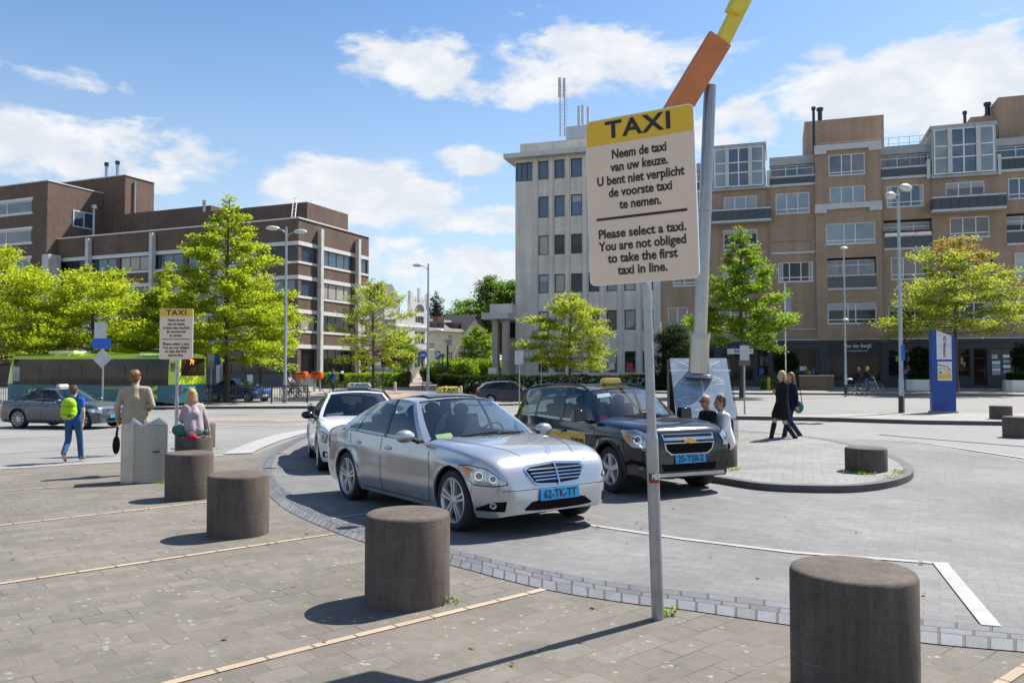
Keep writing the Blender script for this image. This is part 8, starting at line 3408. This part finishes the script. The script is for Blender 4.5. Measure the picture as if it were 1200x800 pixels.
# ------------------------------------------------------------------ bicycles and riders
def bicycle(label, loc, heading, mat, group='bicycles'):
    th = math.atan2(heading[1], heading[0])
    b = thing('bicycle', label, 'bicycle', loc, th, group)
    for x in (-.54, .54):
        w = empty('wheel', (x, 0, .34), 0, b)
        m = MB()
        m.tube([(.33 * math.cos(a), 0, .33 * math.sin(a)) for a in np.linspace(0, 2 * PI, 29)], .018, 8, caps=False)
        m.build('tyre', MATS['rubber'], w)
        m = MB()
        m.tube([(.305 * math.cos(a), 0, .305 * math.sin(a)) for a in np.linspace(0, 2 * PI, 29)], .011, 6, caps=False)
        for k in range(14):
            a = 2 * PI * k / 14
            m.tube([(0, .02 * (-1) ** k, 0), (.30 * math.cos(a), 0, .30 * math.sin(a))], .003, 3)
        m.tube([(0, -.04, 0), (0, .04, 0)], .02, 8)
        m.build('rim', MATS['alloy'], w)
    m = MB()
    A, B, C_, D, E = Vector((-.54, 0, .34)), Vector((-.05, 0, .30)), Vector((-.20, 0, .82)), Vector((.36, 0, .78)), Vector((.54, 0, .34))
    for (p, q, r) in ((B, C_, .017), (B, D, .02), (C_ - Vector((-.03, 0, .1)), D - Vector((0, 0, .06)), .016), (D + Vector((-.03, 0, .12)), E, .016), (B, A, .012), (C_ - Vector((0, 0, .06)), A, .010)):
        m.tube([p, q], r, 8)
    m.build('frame', mat, b)
    m = MB()
    m.tube([(.33, 0, .86), (.30, 0, 1.02)], .014, 8)
    m.tube([(.12, -.27, 1.03), (.27, -.24, 1.06), (.31, 0, 1.02), (.27, .24, 1.06), (.12, .27, 1.03)], .012, 8)
    m.build('handlebar', MATS['galvanised'], b)
    m = MB()
    m.ell((-.24, 0, .93), (.14, .09, .045), 14, 8)
    m.build('saddle', MATS['black_plastic'], b)
    m = MB()
    for k in (-1, 1):
        m.beam((-.05, k * .06, .30), (-.05 + k * .10, k * .07, .30 - k * .13), .02, .02)
        m.bx(-.11 + k * .10, .0 + k * .10, k * .11 - .04, k * .11 + .04, .29 - k * .13, .31 - k * .13)
    m.build('crank', MATS['dark_metal'], b)
    m = MB()
    m.bx(-.82, -.32, -.06, .06, .74, .76)
    m.tube([(-.78, 0, .75), (-.54, 0, .34)], .008, 6)
    m.build('carrier', MATS['dark_metal'], b, smooth=False)
    return b


RIDE = dict(pelvis=(0, 0, .98), chest=(0, .10, 1.28), neck=(0, .16, 1.46), head=(0, .20, 1.61), shL=(-.175, .13, 1.41), shR=(.175, .13, 1.41), elL=(-.24, .28, 1.20), elR=(.24, .28, 1.20), wrL=(-.24, .46, 1.08), wrR=(.24, .46, 1.08),
            hipL=(-.085, .02, .97), hipR=(.085, .02, .97), knL=(-.09, .33, .72), knR=(.09, .28, .58), anL=(-.10, .24, .36), anR=(.10, .14, .20), toeL=(-.10, .38, .31), toeR=(.10, .29, .15))


def rider(label, blabel, loc, heading, height, wear, mat, female=True):
    bicycle(blabel, loc, heading, mat)
    h = Vector((heading[0], heading[1], 0)).normalized()
    l = Vector(loc) - h * .24
    return person(label, l, heading, height, RIDE, wear, 'cyclists', 0, female)


hx = Vector((.95, -.316))
rider('woman with long blond hair in jeans cycling past the shops', 'pale bicycle ridden by the blond cyclist', at(1017.5, 49.5) + Vector((0, 0, .12)), hx, 1.70, dict(top='black', sleeve='long', bottom='jeans', shoes='sneaker', hair='hair_blond', hair_len=.22), MATS['sign_back'])
rider('auburn haired woman in black cycling just behind the blond cyclist', 'black bicycle with a pannier ridden behind the blond cyclist', at(1007, 50.6) + Vector((0, 0, .12)), hx, 1.66, dict(top='black', sleeve='long', bottom='black', shoes='boot', hair='hair_auburn', hair_len=.2), MATS['black_plastic'])
pn = at(996.5, 50.8) + Vector((0, 0, .12))
t = thing('pannier', 'blue and white pannier behind the auburn haired cyclist', 'bag', pn, -.32)
m = MB()
m.ell((0, 0, .72), (.26, .2, .17), 14, 10)
m.build('bag', MATS['cloth_navy'], t)
m = MB()
m.ell((-.05, 0, .88), (.17, .14, .07), 12, 8)
m.build('cover', MATS['white_paint'], t)
rider('man in a bright blue jacket on a bicycle beside the orange letter boxes', 'dark bicycle of the man in the blue jacket', at(391, 60), (.8, .5), 1.80, dict(top='royal', sleeve='long', bottom='denim', shoes='boot', hair='hair_short'), MATS['dark_metal'], False)
rider('woman in a pale top cycling behind the street lamp by the railing', 'light bicycle behind the railing by the street lamp', at(341, 57), (.95, -.3), 1.70, dict(top='pale', sleeve='long', bottom='grey', shoes='boot', hair='hair_auburn', hair_len=.12), MATS['sign_back'])
rider('small person in pink cycling below the orange letter box', 'small bicycle below the orange letter box', at(350.5, 56), (.95, -.3), 1.45, dict(top='pink', sleeve='long', bottom='pale', shoes='boot', hair='hair_blond', hair_len=.1), MATS['dark_metal'])
cs = at(401, 60.3)
t = thing('child_seat', 'dark child seat with a white helmet beside the blue jacketed cyclist', 'child seat', cs, R(30))
m = MB()
m.box((0, 0, .95), (.36, .36, .10))
m.box((.0, .16, 1.2), (.34, .08, .55))
m.build('seat', MATS['cloth_black'], t, bevel=.03)
m = MB()
m.ell((0, .02, 1.52), (.13, .15, .12), 14, 10)
m.build('helmet', MATS['white_paint'], t)
m = MB()
m.tube([(0, 0, -.05), (0, .02, .92)], .03, 8)
m.build('post', MATS['dark_metal'], t)
t, J, HM, s = person('pedestrian in a dark red jacket and jeans walking on the brick path', at(478.5, 68), (.2, 1), 1.72, walk(.22, .1, .1, 'L'), dict(top='wine', sleeve='long', bottom='jeans_dark', shoes='boot', hair='hair_brown', coat=.05))
# dropped leaf litter and chewing-gum size crumbs on the paving
nr = np.random.RandomState(99)
P = []
while len(P) < 46:
    x, y = nr.uniform(-7, 4), nr.uniform(3.2, 11)
    if abs(x) < y * .7:
        P.append((x, y, zg(x, y) + .022))
lo_ = leaf_mesh('fallen_leaves', np.array(P), nr.uniform(0, 1, len(P)), .05, leaf_mat('dry_leaf', (.30, .12, .05), (.45, .30, .18), .4), None, nr, 3)
lo_['kind'] = 'stuff'
lo_['label'] = 'few dry leaves and crumbs scattered on the grey paving'
